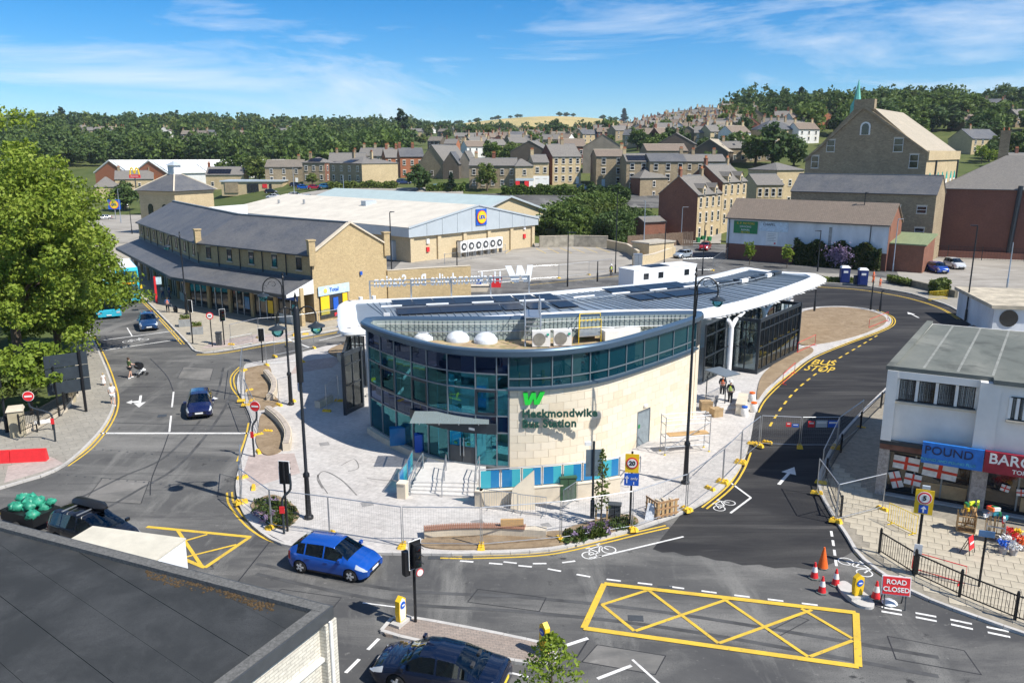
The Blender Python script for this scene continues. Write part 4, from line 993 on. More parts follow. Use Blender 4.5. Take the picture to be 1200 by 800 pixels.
rail('bright steel hoop rail at the right end of the ramp',r3([(736,571),(742,562),(750,553)],(.12,.2,.2)))
b_=thing('curved_bench','long curved bench of hardwood slats on a pale stone base, before the steps','bench',P(560,632)+(.12,))
bp_=smooth(PX([(497,629),(540,626),(590,626),(640,629)],.12),8)
obj('stone_base',MB().wallpath(bp_,.45,.1,.55),Mt['stonework'],b_,False,True)
tot=sum(seglen(bp_));nsl=56;slat0=None
for i in range(nsl):
 p,a=along(bp_,tot*.83*(i+.5)/nsl)
 if slat0 is None:slat0=obj('seat_slat',MB().box(-.03,.03,-.27,.27,0,.05),Mt['woodred'],b_);o=slat0
 else:o=inst('seat_slat',slat0,b_)
 o.location=INV[b_.name]@ Vector((p[0],p[1],.55));o.rotation_euler=(0,0,a)
obj('arm_rest',MB().obox(*along(bp_,tot*.72)[0],.6,.95,1.1,.12,.05),Mt['wood'],b_,False,True)
def seatwall(label,px,h=.5):
 t=thing('stone_bench',label,'stone seat',P(*px[0])+(.12,));pp=smooth(PX(px,.12),6);tot=sum(seglen(pp));n=max(3,int(tot/.6))
 for i in range(n):
  obj('stone_block',MB().wallpath([along(pp,tot*i/n+.01)[0],along(pp,tot*(i+1)/n-.01)[0]],.45,.12,.12+h),Mt['stonework'],t,False,True)
 obj('seat_board',MB().wallpath(pp,.3,.12+h,.17+h),mat('weathered_seat',(.42,.36,.30),.8,0,.2,3),t,False,True)
seatwall('curved stone seat with timber top beside the upper dirt bed',[(312,440),(321,452),(321,463),(316,470)])
seatwall('curved stone seat with timber top beside the lower dirt bed',[(314,484),(328,496),(338,512),(336,528)])
seatwall('short curved stone seat near the west end of the bus station',[(398,420),(405,430),(404,440)])
seatwall('stone seat in the shadow of the bus station',[(372,478),(388,470)])

# ------------------------------------------------------------------ houses and other buildings
WIN={}
def win_mesh(w_,h_,m='whitepaint'):
 k=(round(w_,2),round(h_,2),m)
 if k not in WIN:
  f=MB();t=.065
  for b in((-w_/2,w_/2,0,t),(-w_/2,w_/2,h_-t,h_),(-w_/2,-w_/2+t,t,h_-t),(w_/2-t,w_/2,t,h_-t),(-w_/2+t,w_/2-t,h_*.5-t/2,h_*.5+t/2)):
   f.box(b[0],b[1],-.06,.02,b[2],b[3])
  f.m=1;f.box(-w_/2-.1,w_/2+.1,-.12,.02,-.14,-.01);f.box(-w_/2-.1,w_/2+.1,-.04,.02,h_+.01,h_+.22)
  me=bpy.data.meshes.new('window');me.from_pydata(f.v,[],f.f)
  for mm in(Mt[m],Mt['stonework']):me.materials.append(mm)
  me.polygons.foreach_set('material_index',f.mi)
  g=MB().box(-w_/2+.04,w_/2-.04,-.025,.02,.04,h_-.04);mg=bpy.data.meshes.new('pane');mg.from_pydata(g.v,[],g.f);mg.materials.append(Mt['win'])
  WIN[k]=(me,mg)
 return WIN[k]
def window(par,loc,rz,w_=1.0,h_=1.5,m='whitepaint'):
 a,b=win_mesh(w_,h_,m);o=inst('window',a,par,loc,rz);inst('pane',b,o);return o
DOORM={}
def door(par,loc,rz,m,w_=.95,h_=2.1):
 k=(m,w_)
 if k not in DOORM:
  q=MB().box(-w_/2,w_/2,-.05,.02,0,h_);me=bpy.data.meshes.new('door');me.from_pydata(q.v,[],q.f);me.materials.append(Mt[m])
  h=MB().box(w_/2-.14,w_/2-.08,-.09,-.051,1.0,1.08);mh=bpy.data.meshes.new('handle');mh.from_pydata(h.v,[],h.f);mh.materials.append(Mt['galv']);DOORM[k]=(me,mh)
 o=inst('door',DOORM[k][0],par,loc,rz);inst('handle',DOORM[k][1],o);return o
POT={}
def chimney(par,x,y,z0,z1,m,w_=.9,d_=.55,pots=3):
 q=MB().box(x-w_/2,x+w_/2,y-d_/2,y+d_/2,z0,z1).box(x-w_/2-.08,x+w_/2+.08,y-d_/2-.08,y+d_/2+.08,z1,z1+.14)
 o=obj('chimney',q,Mt[m],par)
 if 'p' not in POT:POT['p']=obj('chimney_pot',MB().lathe([(.13,0),(.15,.1),(.11,.2),(.12,.5),(.15,.55)],n=8),mat('terracotta',(.42,.16,.07),.8));src=POT['p'];src.parent=o;src.location=(x-w_/2+w_/pots*.5,y,z1+.14);s0=1
 else:s0=0
 for k in range(s0,pots):inst('chimney_pot',POT['p'],o,(x-w_/2+w_/pots*(k+.5),y,z1+.14))
def house(label,loc,rz,Lx,D,h,rh,wallm='grit',roofm='greyslate',gablem=None,chim=(),hip=False,cols=None,storeys=None,doors=(),group=None,faces='f',winw=1.0,winh=1.5,name='house',cat='house',base=-3.0,sidewall=None,dormers=0,solar_=None,faces_cols={},skylights=0):
 t=thing(name,label,cat,loc,rz,group);x0,x1,y0,y1=-Lx/2,Lx/2,-D/2,D/2
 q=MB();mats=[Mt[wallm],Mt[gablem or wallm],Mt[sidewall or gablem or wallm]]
 q.face([(x0,y0,base),(x1,y0,base),(x1,y0,h),(x0,y0,h)]);q.face([(x1,y1,base),(x0,y1,base),(x0,y1,h),(x1,y1,h)])
 rt=h+rh
 if hip:
  q.m=1;q.face([(x0,y1,base),(x0,y0,base),(x0,y0,h),(x0,y1,h)]);q.m=2;q.face([(x1,y0,base),(x1,y1,base),(x1,y1,h),(x1,y0,h)])
 else:
  q.m=1;q.face([(x0,y1,base),(x0,y0,base),(x0,y0,h),(x0,0,rt),(x0,y1,h)]);q.m=2;q.face([(x1,y0,base),(x1,y1,base),(x1,y1,h),(x1,0,rt),(x1,y0,h)])
 obj('wall',q,mats,t)
 o_=.22;hz=h-o_*rh/(D/2)+.06;r=MB()
 if hip:
  k=min(D/2,Lx/2-.3);e=[(x0-o_,y0-o_,hz),(x1+o_,y0-o_,hz),(x1+o_,y1+o_,hz),(x0-o_,y1+o_,hz)];ra,rb=(x0+k,0,rt+.08),(x1-k,0,rt+.08)
  r.face([e[0],e[1],rb,ra]);r.face([e[1],e[2],rb]);r.face([e[2],e[3],ra,rb]);r.face([e[3],e[0],ra])
  r.face([(p[0],p[1],p[2]-.14)for p in reversed(e)])
  for i in range(4):a,b=e[i],e[(i+1)%4];r.face([(a[0],a[1],a[2]-.14),(b[0],b[1],b[2]-.14),b,a])
 else:
  for s_ in(-1,1):
   e0,e1=(x0-.12,s_*(D/2+o_),hz),(x1+.12,s_*(D/2+o_),hz);p0,p1=(x0-.12,0,rt+.09),(x1+.12,0,rt+.09)
   lo=lambda p:(p[0],p[1],p[2]-.16)
   if s_<0:r.hexa([lo(e0),lo(e1),lo(p1),lo(p0),e0,e1,p1,p0])
   else:r.hexa([lo(p0),lo(p1),lo(e1),lo(e0),p0,p1,e1,e0])
 ro=obj('roof',r,Mt[roofm],t)
 if not hip:obj('ridge',MB().beam((x0-.1,0,rt+.1),(x1+.1,0,rt+.1),.3,.12),Mt['grey' if roofm in('slate','greyslate')else 'stonework'],ro)
 obj('gutter',MB().beam((x0-.1,y0-o_-.05,hz-.08),(x1+.1,y0-o_-.05,hz-.08),.1),Mt['darkgrey'],t)
 for c in chim:
  m_=c[1]if len(c)>1 else 'grit';chimney(t,x0+Lx*c[0],0,rt-.7,rt+1.3,m_,pots=c[2]if len(c)>2 else 3)
 ns=storeys or max(1,int(h/2.6))
 for f in faces:
  Lf=Lx if f in 'fb' else D;n=faces_cols.get(f,cols if(cols and f in 'fb')else max(1,int(Lf/3.2)))
  for k in range(n):
   for s_ in range(ns):
    u=-Lf/2+Lf*(k+.5)/n;z=.9+s_*(h-.5)/ns
    isd=s_==0 and f=='f' and k in dict(doors)
    pos,a={'f':((u,y0-.02,z),0),'b':((-u,y1+.02,z),PI),'r':((x1+.02,u,z),PI/2),'l':((x0-.02,-u,z),-PI/2)}[f]
    if isd:door(t,(pos[0],pos[1],.05),a,dict(doors)[k])
    else:window(t,pos,a,winw,min(winh,(h-.5)/ns-1.0))
 sl_=math.atan2(rh,D/2)
 if solar_:
  for k in range(solar_[1]):
   px_=x0+Lx*solar_[0]+k*1.05
   for j in range(2):
    yy=y0+.9+j*1.6*math.cos(sl_);o=obj('solar_panel',MB().box(-.5,.5,-.78,.78,0,.06),Mt['solar'],ro);o.location=(px_,yy,h+(yy-y0)*rh/(D/2)+.16);o.rotation_euler=(sl_,0,0)
 for k in range(skylights):
  o=obj('roof_window',MB().box(-.4,.4,-.5,.5,0,.08),[Mt['win']],ro);yy=y0*.5;o.location=(x0+Lx*(k+.7)/(skylights+.6),yy,h+(yy-y0)*rh/(D/2)+.1);o.rotation_euler=(sl_,0,0)
 for k in range(dormers):
  xx=x0+Lx*(k+.5)/dormers;dw,dh=1.5,2.0
  q=MB();q.face([(xx-dw/2,y0-.03,h-.6),(xx+dw/2,y0-.03,h-.6),(xx+dw/2,y0-.03,h+dh-.7),(xx,y0-.03,h+dh+.1),(xx-dw/2,y0-.03,h+dh-.7)])
  yb=y0+dh/rh*D/2*1.05
  for s_ in(-1,1):q.face([(xx+s_*dw/2,y0-.03,h-.3),(xx+s_*dw/2,yb,h-.3),(xx+s_*dw/2,yb,h+dh-.7),(xx+s_*dw/2,y0-.03,h+dh-.7)])
  d_=obj('dormer',q,Mt[wallm],t);g=MB()
  for s_ in(-1,1):g.face([(xx+s_*(dw/2+.15),y0-.2,h+dh-.82),(xx,y0-.2,h+dh+.16),(xx,yb+.6,h+dh+.16),(xx+s_*(dw/2+.15),yb+.3,h+dh-.82)])
  obj('dormer_roof',g,Mt[roofm],d_);window(t,(xx,y0-.06,h-.35),0,.8,1.5)
 return t
def HP(label,a,b,base,eave,ridge,D,rz=0,gable=False,**k):
 """house whose front spans pixel columns a..b with base/eave/ridge pixel rows"""
 x,y,z=hit((a+b)/2,base);sc=FPX/(y*CP+(CAMZ-z)*SP);h=(base-eave)/sc;rh=max(1.2,(eave-ridge)/sc*(.95 if not gable else 1))
 rh=rh if gable else min(rh,D*.34);wdt=(b-a)/sc
 if gable:
  f=Vector((-math.sin(rz),math.cos(rz)));c=(x+f.x*D/2,y+f.y*D/2,z)
  if 'gablem' not in k:k['gablem']=k.get('wallm','grit')
  return house(label,c,rz+PI/2,D,wdt/math.cos(rz),h,rh,**k)# D is here the length along the ridge
 Lx=wdt/math.cos(rz);f=Vector((-math.sin(rz),math.cos(rz)))
 return house(label,(x+f.x*D/2,y+f.y*D/2,z),rz,Lx,D,h,rh,**k)
D_=R
# --- middle distance, left to right
HP('small stone house with grey hipped roof left of the fast food sign',114,139,236,219,207,9,D_(25),wallm='cleanstone',hip=True,faces='fr')
HP('long stone house with slate roof behind the fast food sign',139,178,222,210,200,9,D_(20),wallm='cleanstone',chim=((.1,),(.9,)),faces='fr')
HP('stone house with a wide array of roof solar panels',243,286,221,205,196,9,D_(6),wallm='cleanstone',solar_=(.08,8),chim=((.03,'redbrick'),),cols=3)
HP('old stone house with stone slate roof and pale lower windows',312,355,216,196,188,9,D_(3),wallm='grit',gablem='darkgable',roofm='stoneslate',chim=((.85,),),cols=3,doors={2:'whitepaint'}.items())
HP('dark stone house with one solar array on its hipped roof',355,382,214,191,185,9,D_(-8),hip=True,chim=((.15,),),cols=3,faces='fr',solar_=(.3,4),sidewall='redbrick')
HP('sooty stone house with bright cream gable side, car park before it',383,428,215,192,184,15,D_(-38),hip=True,sidewall='cleanstone',chim=((.2,),(.75,'cleanstone')),cols=4,faces='f',solar_=(.45,4))
HP('low stone terrace roof behind the cream gabled house',386,428,200,189,176,9,D_(5),chim=((.2,),(.7,)),cols=4)
HP('old terrace behind with three pale chimneys',420,458,199,183,171,9,D_(-6),chim=((.1,'cleanstone'),(.45,'cleanstone'),(.85,'cleanstone')),cols=4)
HP('orange brick terrace house, the plain left one',453,470,205,185,175,9,D_(18),wallm='brightbrick',chim=((.2,'redbrick'),(.85,'redbrick')),cols=2)
HP('orange brick terrace house with white door and two tall chimneys',470,497,208,184,174,9,D_(14),wallm='brightbrick',roofm='slate',chim=((.05,'redbrick'),(.6,'redbrick')),cols=3,doors={1:'whitepaint'}.items())
HP('steep stone hall with tall gable and small porch',491,522,209,191,171,17,D_(-24),True,wallm='grit',roofm='greyslate',gablem='grit',faces='l',faces_cols={'l':1},storeys=1,cat='hall')
HP('little dark gabled porch wing of the stone hall',519,538,210,192,179,6,D_(-12),True,wallm='darkgable',roofm='slate',faces='l',faces_cols={'l':1},storeys=1,cat='hall')
HP('red brick house with pale rendered gable top beside the hall',538,552,209,190,178,9,D_(-10),True,wallm='oldbrick',gablem='greyrender',faces='')
HP('long low shop terrace with slate roof behind the supermarket',550,605,221,194.5,186,9,D_(-3),roofm='greyslate',chim=((.12,'cleanstone'),(.5,'redbrick')),cols=5)
sh_=HP('corner shop with red and white shopfront in pale stone',604,625,221.5,195,187,9,D_(12),wallm='cleanstone',hip=True,cols=1,storeys=2)
for i,m in enumerate(('red','win','red','whitepaint')):obj('shopfront',MB().box(-2.6+i*1.3,-1.4+i*1.3,-4.7,-4.55,.1,2.2),Mt[m],sh_)
obj('shop_sign',MB().box(-2.6,2.7,-4.75,-4.55,2.3,3.0),Mt['ltgrey'],sh_)
wh_=HP('narrow stone house with white painted ground floor',625,643,220,191,182,9,D_(10),wallm='cleanstone',chim=((.1,'cleanstone'),),cols=2)
obj('white_base',MB().box(-2.3,2.3,-4.56,-4.52,0,3.3),Mt['whitepaint'],wh_)
HP('tall dark brick gabled row with cream stone front and two chimneys',647,681,216,184,168,10,D_(20),wallm='cleanstone',gablem='oldbrick',roofm='greyslate',chim=((.1,),(.55,)),cols=4,doors={3:'whitepaint'}.items())
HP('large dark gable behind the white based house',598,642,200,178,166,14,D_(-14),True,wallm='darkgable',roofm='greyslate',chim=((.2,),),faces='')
HP('broad grey rendered gable end with two chimneys',683,728,203,173,159,16,D_(-8),True,wallm='greyrender',roofm='greyslate',chim=((.1,'cleanstone'),(.4,)),faces='')
HP('brown roofed house left of the broad grey gable',655,686,194,172,163,9,D_(4),wallm='oldbrick',roofm='browntile',chim=((.15,'cleanstone'),(.8,)),cols=3)
HP('stone house with arched pale windows and a bay, brown roof',698,733,219,184,176,9,D_(5),roofm='browntile',chim=((.95,'cleanstone'),),cols=2,winw=1.2,winh=1.9,doors={0:'ltgrey'}.items())
HP('stone terrace house with blue solar panels on the roof',733,760,226,190,181,9,D_(5),chim=((.05,'cleanstone'),),cols=2,solar_=(.15,5),winw=1.2,winh=1.8)
HP('stone terrace house with dark slate roof and satellite dish',760,803,228,190,181,9,D_(5),roofm='slate',chim=((.97,),),cols=3,winw=1.2,winh=1.8)
HP('stone house with grey slates behind the gabled brick terrace',800,850,226,190,182,9,D_(4),chim=((.3,),(.8,)),cols=4)
HP('brown roofed house with white end gable',757,806,192,177,169,9,D_(8),roofm='browntile',sidewall='whitepaint',cols=4)
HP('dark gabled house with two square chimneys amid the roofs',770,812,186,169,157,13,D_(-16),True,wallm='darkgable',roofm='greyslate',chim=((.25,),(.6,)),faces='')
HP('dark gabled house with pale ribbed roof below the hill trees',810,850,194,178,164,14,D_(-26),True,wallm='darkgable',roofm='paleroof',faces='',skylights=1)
HP('row of grey roofs left of the big round tree',845,905,190,174,166,9,D_(6),cols=6,chim=((.1,),(.5,),(.95,'cleanstone')),skylights=2)
HP('blue slate villa with four square chimneys on the hill',893,935,168,152,141,12,D_(14),wallm='cleanstone',roofm='slate',hip=True,chim=((.2,),(.42,),(.64,),(.86,)),cols=4)
HP('pale rendered semi with dark roof stripes right of the chapel',1132,1176,180,163,150,10,D_(24),wallm='cleanstone',sidewall='cleanstone',chim=((.3,),),cols=4,roofm='slate')
HP('brown roofed stone house on the slope behind the chapel',1127,1156,154,142,134,10,D_(15),roofm='browntile',sidewall='whitepaint',chim=((.5,),),cols=3)
HP('stone cottage with row of chimney pots at the right edge',1185,1230,212,186,180,9,D_(-5),chim=((.25,'oldbrick',5),),cols=3)
# houses up the hillside, alike at this distance
GH='far houses on the hillside';LH='small far house with pitched roof and chimneys among the hillside trees'
protos=[]
for i,(w_,rm,cm,wm)in enumerate(((9,'greyslate','grit','grit'),(13,'greyslate','cleanstone','grit'),(8,'browntile','redbrick','redbrick'),(11,'slate','grit','cleanstone'),(9,'stoneslate','grit','darkgable'),(7,'greyslate','redbrick','brightbrick'),(10,'browntile','cleanstone','render'),(14,'greyslate','cleanstone','cleanstone'))):
 protos.append(dict(Lx=w_,D=8,h=5.2,rh=2.6,wallm=wm,roofm=rm,chim=((.08,cm,2),(.9,cm,2)),cols=3,group=GH,winw=.9,winh=1.25))
spots=[(690,150),(706,156),(722,150),(735,158),(748,152),(700,146),(716,144),(735,145),(757,161),(772,152),(790,150),(806,156),(826,158),(845,160),(760,147),(745,142),(775,144),(795,143),(815,148),(838,151),(858,156),(876,157),(868,149),(886,146),(905,157),(925,160),(940,164),(935,150),(915,147),(730,137),(752,136),(770,138),(788,135),(806,133),(824,137),(842,141),(850,133),(870,138),(655,152),(668,158),(682,160),(640,158),(625,163),(607,166),(590,163),(572,168),(560,175),(605,177),(580,180),(640,172),(660,171),(555,182),(530,177),(512,172),
         (520,158),(535,155),(548,160),(575,157),(590,153),(605,156),(620,152),(490,158),(505,153),(470,158),(648,146),(662,149),(1150,131),(1165,129),(1178,131),(1190,133),(1105,140),(1192,145),
         (97,155),(108,158),(120,157),(133,157),(145,158),(222,163),(238,163),(252,162),(280,162),(322,157),(330,158),(300,146),(12,142),(345,155),(195,158),(950,141),(962,147),(975,139)]
for py_,x0,x1 in((141,735,850),(146,700,865),(151,690,880),(156,690,885),(162,700,868),(168,745,865),(160,560,690),(166,540,690),(173,560,640)):
 px_=x0+random.uniform(0,8)
 while px_<x1:spots.append((px_,py_+random.uniform(-1.2,1.2)));px_+=random.uniform(10,19)*(1.15 if py_>158 else .9)
first={}
for i,(px_,py_)in enumerate(spots):
 p=hit(px_,py_+3);k=(i*7+i//3)%8;rz=R(random.choice((-25,-10,5,18,30,75,95))+random.uniform(-5,5))
 if k not in first:first[k]=house(LH,p,rz,**protos[k])
 else:dup(first[k],p,rz,LH,GH)
# --- stone shop range with slate roof and veranda
e=Vector(P(370,380));fw=[(-21.3,85.0),(-38.1,97.5),(-59.0,127.5)]
sr=thing('shop_range','long buff stone shop range with blue slate roof and lean-to veranda','shops',fw[0]+(0,))
EV,RG,DP=7.6,10.5,11.0
bw_=offset(fw,-DP);rg=offset(fw,-DP/2)
ws=lambda n,q,m,p=None:(obj(n,q,m,p or sr,False,True)if p is None else(q.xf(INV[sr.name]),obj(n,q,m,p))[1])
for i in range(2):
 a,b,c,d,r0,r1=fw[i],fw[i+1],bw_[i+1],bw_[i],rg[i],rg[i+1]
 q=MB();q.face([b+(0,),a+(0,),a+(EV,),b+(EV,)]);q.face([d+(0,),c+(0,),c+(EV,),d+(EV,)])
 if i==0:q.face([a+(0,),d+(0,),d+(EV,),r0+(RG,),a+(EV,)])
 else:q.face([c+(0,),b+(0,),b+(EV,),r1+(RG,),c+(EV,)])
 ws('wall',q,Mt['buff'])
 q=MB();fo=offset(fw,.35);bo_=offset(fw,-DP-.35)
 dz=.35*(RG-EV)/(DP/2)
 q.face([fo[i+1]+(EV-dz+.08,),fo[i]+(EV-dz+.08,),r0+(RG+.08,),r1+(RG+.08,)]);q.face([bo_[i]+(EV-dz+.08,),bo_[i+1]+(EV-dz+.08,),r1+(RG+.08,),r0+(RG+.08,)])
 rf=ws('roof',q,Mt['slate']);ws('ridge',MB().beam(r0+(RG+.12,),r1+(RG+.12,),.35,.14),Mt['grey'],rf)
 ws('gutter',MB().beam(fo[i]+(EV-dz,),fo[i+1]+(EV-dz,),.16,.14),Mt['darkgrey'])
 # veranda
 vo=offset(fw,3.6);v0,v1=fw[i],fw[i+1]
 q=MB();zi,zo=4.9,3.7
 q.hexa([vo[i+1]+(zo-.12,),vo[i]+(zo-.12,),v0+(zi-.12,),v1+(zi-.12,),vo[i+1]+(zo,),vo[i]+(zo,),v0+(zi,),v1+(zi,)]);vr=ws('veranda_roof',q,Mt['slate'])
 ws('fascia',MB().beam(vo[i]+(zo-.2,),vo[i+1]+(zo-.2,),.1,.34),Mt['darkgrey'],vr)
 ws('wall_flashing',MB().beam(tuple(offset(fw,.06)[i])+(zi+.12,),tuple(offset(fw,.06)[i+1])+(zi+.12,),.08,.5),mat('flashing_blue',(.06,.10,.14),.5),vr)
 ln=math.dist(v0,v1);ang=math.atan2(v1[1]-v0[1],v1[0]-v0[0])+PI;nw=5 if i==0 else 8
 for k in range(nw):
  t=(k+.5)/nw;x,y=v0[0]+(v1[0]-v0[0])*t,v0[1]+(v1[1]-v0[1])*t;of=Vector((math.sin(ang),-math.cos(ang)))*.03
  o=window(sr,INV[sr.name]@ Vector((x+of.x,y+of.y,5.75)),ang,.85,1.35,'frame')
  t2=k/nw;x,y=v0[0]+(v1[0]-v0[0])*t2,v0[1]+(v1[1]-v0[1])*t2
  ws('downpipe',MB().cyl((x+of.x*4,y+of.y*4,5.0),(x+of.x*4,y+of.y*4,EV),.06,n=6),Mt['black'])
  xs_,ys_=vo[i][0]+(vo[i+1][0]-vo[i][0])*t2,vo[i][1]+(vo[i+1][1]-vo[i][1])*t2
  ws('veranda_post',MB().obox(x+of.x*60*.95,y+of.y*60*.95,.12,4.2,.45,.45,ang),Mt['buff'])
  # shop front bays
  cols_=('signblue','dirtywhite','frame','win','cabgreen')
  xb,yb=v0[0]+(v1[0]-v0[0])*t,v0[1]+(v1[1]-v0[1])*t;wbay=ln/nw-.6;o2=of*55
  sf=ws('shopfront',MB().obox(xb+o2.x,yb+o2.y,.12,3.3,wbay,.1,ang),Mt['win'])
  ws('sign_board',MB().obox(xb+o2.x*1.05,yb+o2.y*1.05,2.75,3.4,wbay,.08,ang),Mt[cols_[k%5]],sf)
  ws('stall_riser',MB().obox(xb+o2.x*1.05,yb+o2.y*1.05,.12,1.1 if k==0 else .5,wbay*.96,.06,ang),Mt['ltgrey' if k==0 else 'darkgrey'],sf)
  for dx in(-.25,.1):
   ws('shop_mullion',MB().obox(xb+o2.x*1.06+math.cos(ang)*dx*wbay,yb+o2.y*1.06+math.sin(ang)*dx*wbay,.12,2.75,.08,.06,ang),Mt['whitepaint'],sf)
  if k<3 and i==0:
   ws('window_poster',MB().obox(xb+o2.x*1.08+math.cos(ang)*.3*wbay,yb+o2.y*1.08+math.sin(ang)*.3*wbay,.9 if k else 1.3,2.3,.9,.02,ang),Mt[('cyanglass','signyellow','blueglass')[k]],sf)
# coped gable kneelers and veranda end
for p in(fw[0],fw[1],bw_[0]):ws('chimney_pier',MB().obox(p[0],p[1],EV-1.2,EV+1.4,.7,.7,.6).obox(p[0],p[1],EV+1.4,EV+1.55,.85,.85,.6),Mt['buff'])
gd=Vector((fw[0][0]-fw[1][0],fw[0][1]-fw[1][1])).normalized()*.06
for a,b in((fw[0]+(EV,),rg[0]+(RG,)),(rg[0]+(RG,),bw_[0]+(EV,))):ws('gable_coping',MB().beam((a[0],a[1],a[2]+.12),(b[0],b[1],b[2]+.12),.45,.16),Mt['stonework'])
vo=offset(fw,3.6)
ws('veranda_end',MB().face([fw[0]+(3.4,),vo[0]+(3.4,),vo[0]+(3.72,),fw[0]+(4.92,)]).xf(Matrix.Translation((gd.x,gd.y,0))),Mt['whitepaint'])
# corner shop window on the gable
gdir=Vector((bw_[0][0]-fw[0][0],bw_[0][1]-fw[0][1])).normalized();ga=math.atan2(gdir.y,gdir.x);nrm=Vector((gdir.y,-gdir.x))
def gpt(s_,o_=.1):return fw[0][0]+gdir.x*s_+nrm.x*o_,fw[0][1]+gdir.y*s_+nrm.y*o_
x,y=gpt(2.7);cs=ws('corner_shopfront',MB().obox(x,y,.5,3.1,4.0,.12,ga),Mt['win'])
x,y=gpt(2.7,.16);ws('sign_board',MB().obox(x,y,3.0,4.0,4.4,.1,ga),mat('pale_blue_sign',(.50,.66,.76),.5),cs)
tq=text_mb('Total',.62,.03,.01,'LEFT');x,y=gpt(2.0,.23);ws('sign_lettering',tq.xf(Matrix.Translation((x,y,3.5))@ Matrix.Rotation(ga,4,'Z')@ Matrix.Rotation(PI/2,4,'X')),Mt['signblue'],cs)
x,y=gpt(1.45,.23);ws('sign_emblem',MB().lathe([(.26,0),(.26,.02)],n=14).xf(Matrix.Translation((x,y,3.5))@ Matrix.Rotation(ga,4,'Z')@ Matrix.Rotation(PI/2,4,'X')),mat('amber_emblem',(.85,.6,.12)),cs)
for s_,w_,m,z0,z1 in((1.35,1.2,'signyellow',.9,2.9),(2.85,.7,'signblue',1.2,2.6),(4.2,.7,'signyellow',1.6,2.9),(3.4,1.6,'red',.5,.9),(1.35,1.2,'cyanglass',.9,1.5)):
 x,y=gpt(s_,.2);ws('window_poster',MB().obox(x,y,z0,z1,w_,.03,ga),Mt[m],cs)
x,y=gpt(6.8,.15);ws('alarm_box',MB().obox(x,y,4.6,5.0,.3,.15,ga),Mt['signblue'])
# lower wall running on behind
lw=[bw_[0],(bw_[0][0]+3.4,bw_[0][1]+1.8),(bw_[0][0]+9.6,bw_[0][1]+4.2)]
wallthing('yard_wall','tall buff stone yard wall joined to the gable of the shop range',lw[0:3],.4,0,4.6,Mt['buff'],'wall',Mt['stonework'])
# --- supermarket
sm=thing('supermarket','wide single storey supermarket in buff brick with grey gable fascia and beige roof','supermarket',(-17.2,135.2,0))
gq=lambda n,q,m,p=None:(obj(n,q,m,sm,False,True)if p is None else(q.xf(INV[sm.name]),obj(n,q,m,p))[1])
A,B=Vector((-17.2,135.2)),Vector((4.7,159.5));u_=(B-A).normalized();n_=Vector((-u_.y,u_.x));W_=(B-A).length;LB=62
def sm_(s_,d,z):v=A+u_*s_+n_*d;return(v.x,v.y,z)
gq('wall',MB().hexa([sm_(.3,.3,0),sm_(W_-.3,.3,0),sm_(W_-.3,LB,0),sm_(.3,LB,0),sm_(.3,.3,4.3),sm_(W_-.3,.3,4.3),sm_(W_-.3,LB,4.3),sm_(.3,LB,4.3)]),Mt['buffpale'])
fz,ra=4.3,8.9
q=MB();q.face([sm_(-.4,-.3,fz),sm_(W_+.4,-.3,fz),sm_(W_+.4,-.3,5.6),sm_(W_/2,-.3,ra),sm_(-.4,-.3,5.9)]);q.face([sm_(-.4,-.3,fz),sm_(-.4,-.3,5.9),sm_(-.4,LB,5.9),sm_(-.4,LB,fz)]);q.face([sm_(-.4,-.3,fz),sm_(-.4,LB,fz),sm_(W_+.4,LB,fz),sm_(W_+.4,-.3,fz)]);q.face([sm_(W_+.4,-.3,5.6),sm_(W_+.4,-.3,fz),sm_(W_+.4,LB,fz),sm_(W_+.4,LB,5.6)])
fs=gq('fascia',q,Mt['ltgrey'])
for k in range(1,9):# cladding joints
 s_=W_*k/9;top_=5.75+(ra-5.75)*(1-abs(s_-W_/2)/(W_/2));gq('panel_joint',MB().beam(sm_(s_,-.31,fz),sm_(s_,-.31,top_-.1),.05,.03),Mt['framegrey'],fs)
q=MB();q.face([sm_(-.5,-.4,5.95),sm_(W_/2,-.4,ra+.05),sm_(W_/2,LB,ra+.05),sm_(-.5,LB,5.95)][::-1]);q.face([sm_(W_/2,-.4,ra+.05),sm_(W_+.5,-.4,5.65),sm_(W_+.5,LB,5.65),sm_(W_/2,LB,ra+.05)][::-1])
rf=gq('roof',q,Mt['beigeroof'])
gq('edge_trim',MB().beam(sm_(-.5,-.42,5.95),sm_(W_/2,-.42,ra+.05),.1,.3).beam(sm_(W_/2,-.42,ra+.05),sm_(W_+.5,-.42,5.65),.1,.3),Mt['ltgrey'],rf)
for k,(s_,d,z,w2,h2)in enumerate(((12,26,8.1,2.6,.8),(9,44,7.6,.4,1.0),(8,52,7.4,.4,.9))):gq('roof_vent',MB().obox(*sm_(s_,d,0)[:2],z-.8,z+h2,w2,w2*.6,.8),Mt['grey' if k else 'ltgrey'],rf)
for k in range(6):
 s_=W_*(k+.02)/5.2;gq('pilaster',MB().obox(*sm_(min(s_+.4,W_-.4),.15,0)[:2],0,4.28,.8,.35,math.atan2(u_.y,u_.x)),Mt['buffpale'])
sgn=gq('sign_panel',MB().hexa([sm_(15.5,-.5,5.3),sm_(18.2,-.5,5.3),sm_(18.2,-.34,5.3),sm_(15.5,-.34,5.3),sm_(15.5,-.5,8.2),sm_(18.2,-.5,8.2),sm_(18.2,-.34,8.2),sm_(15.5,-.34,8.2)]),Mt['signblue'])
ua=math.atan2(u_.y,u_.x)
def onfront(q,s_,z,o_):return q.xf(Matrix.Translation(sm_(s_,-o_,z))@ Matrix.Rotation(ua,4,'Z')@ Matrix.Rotation(PI/2,4,'X'))
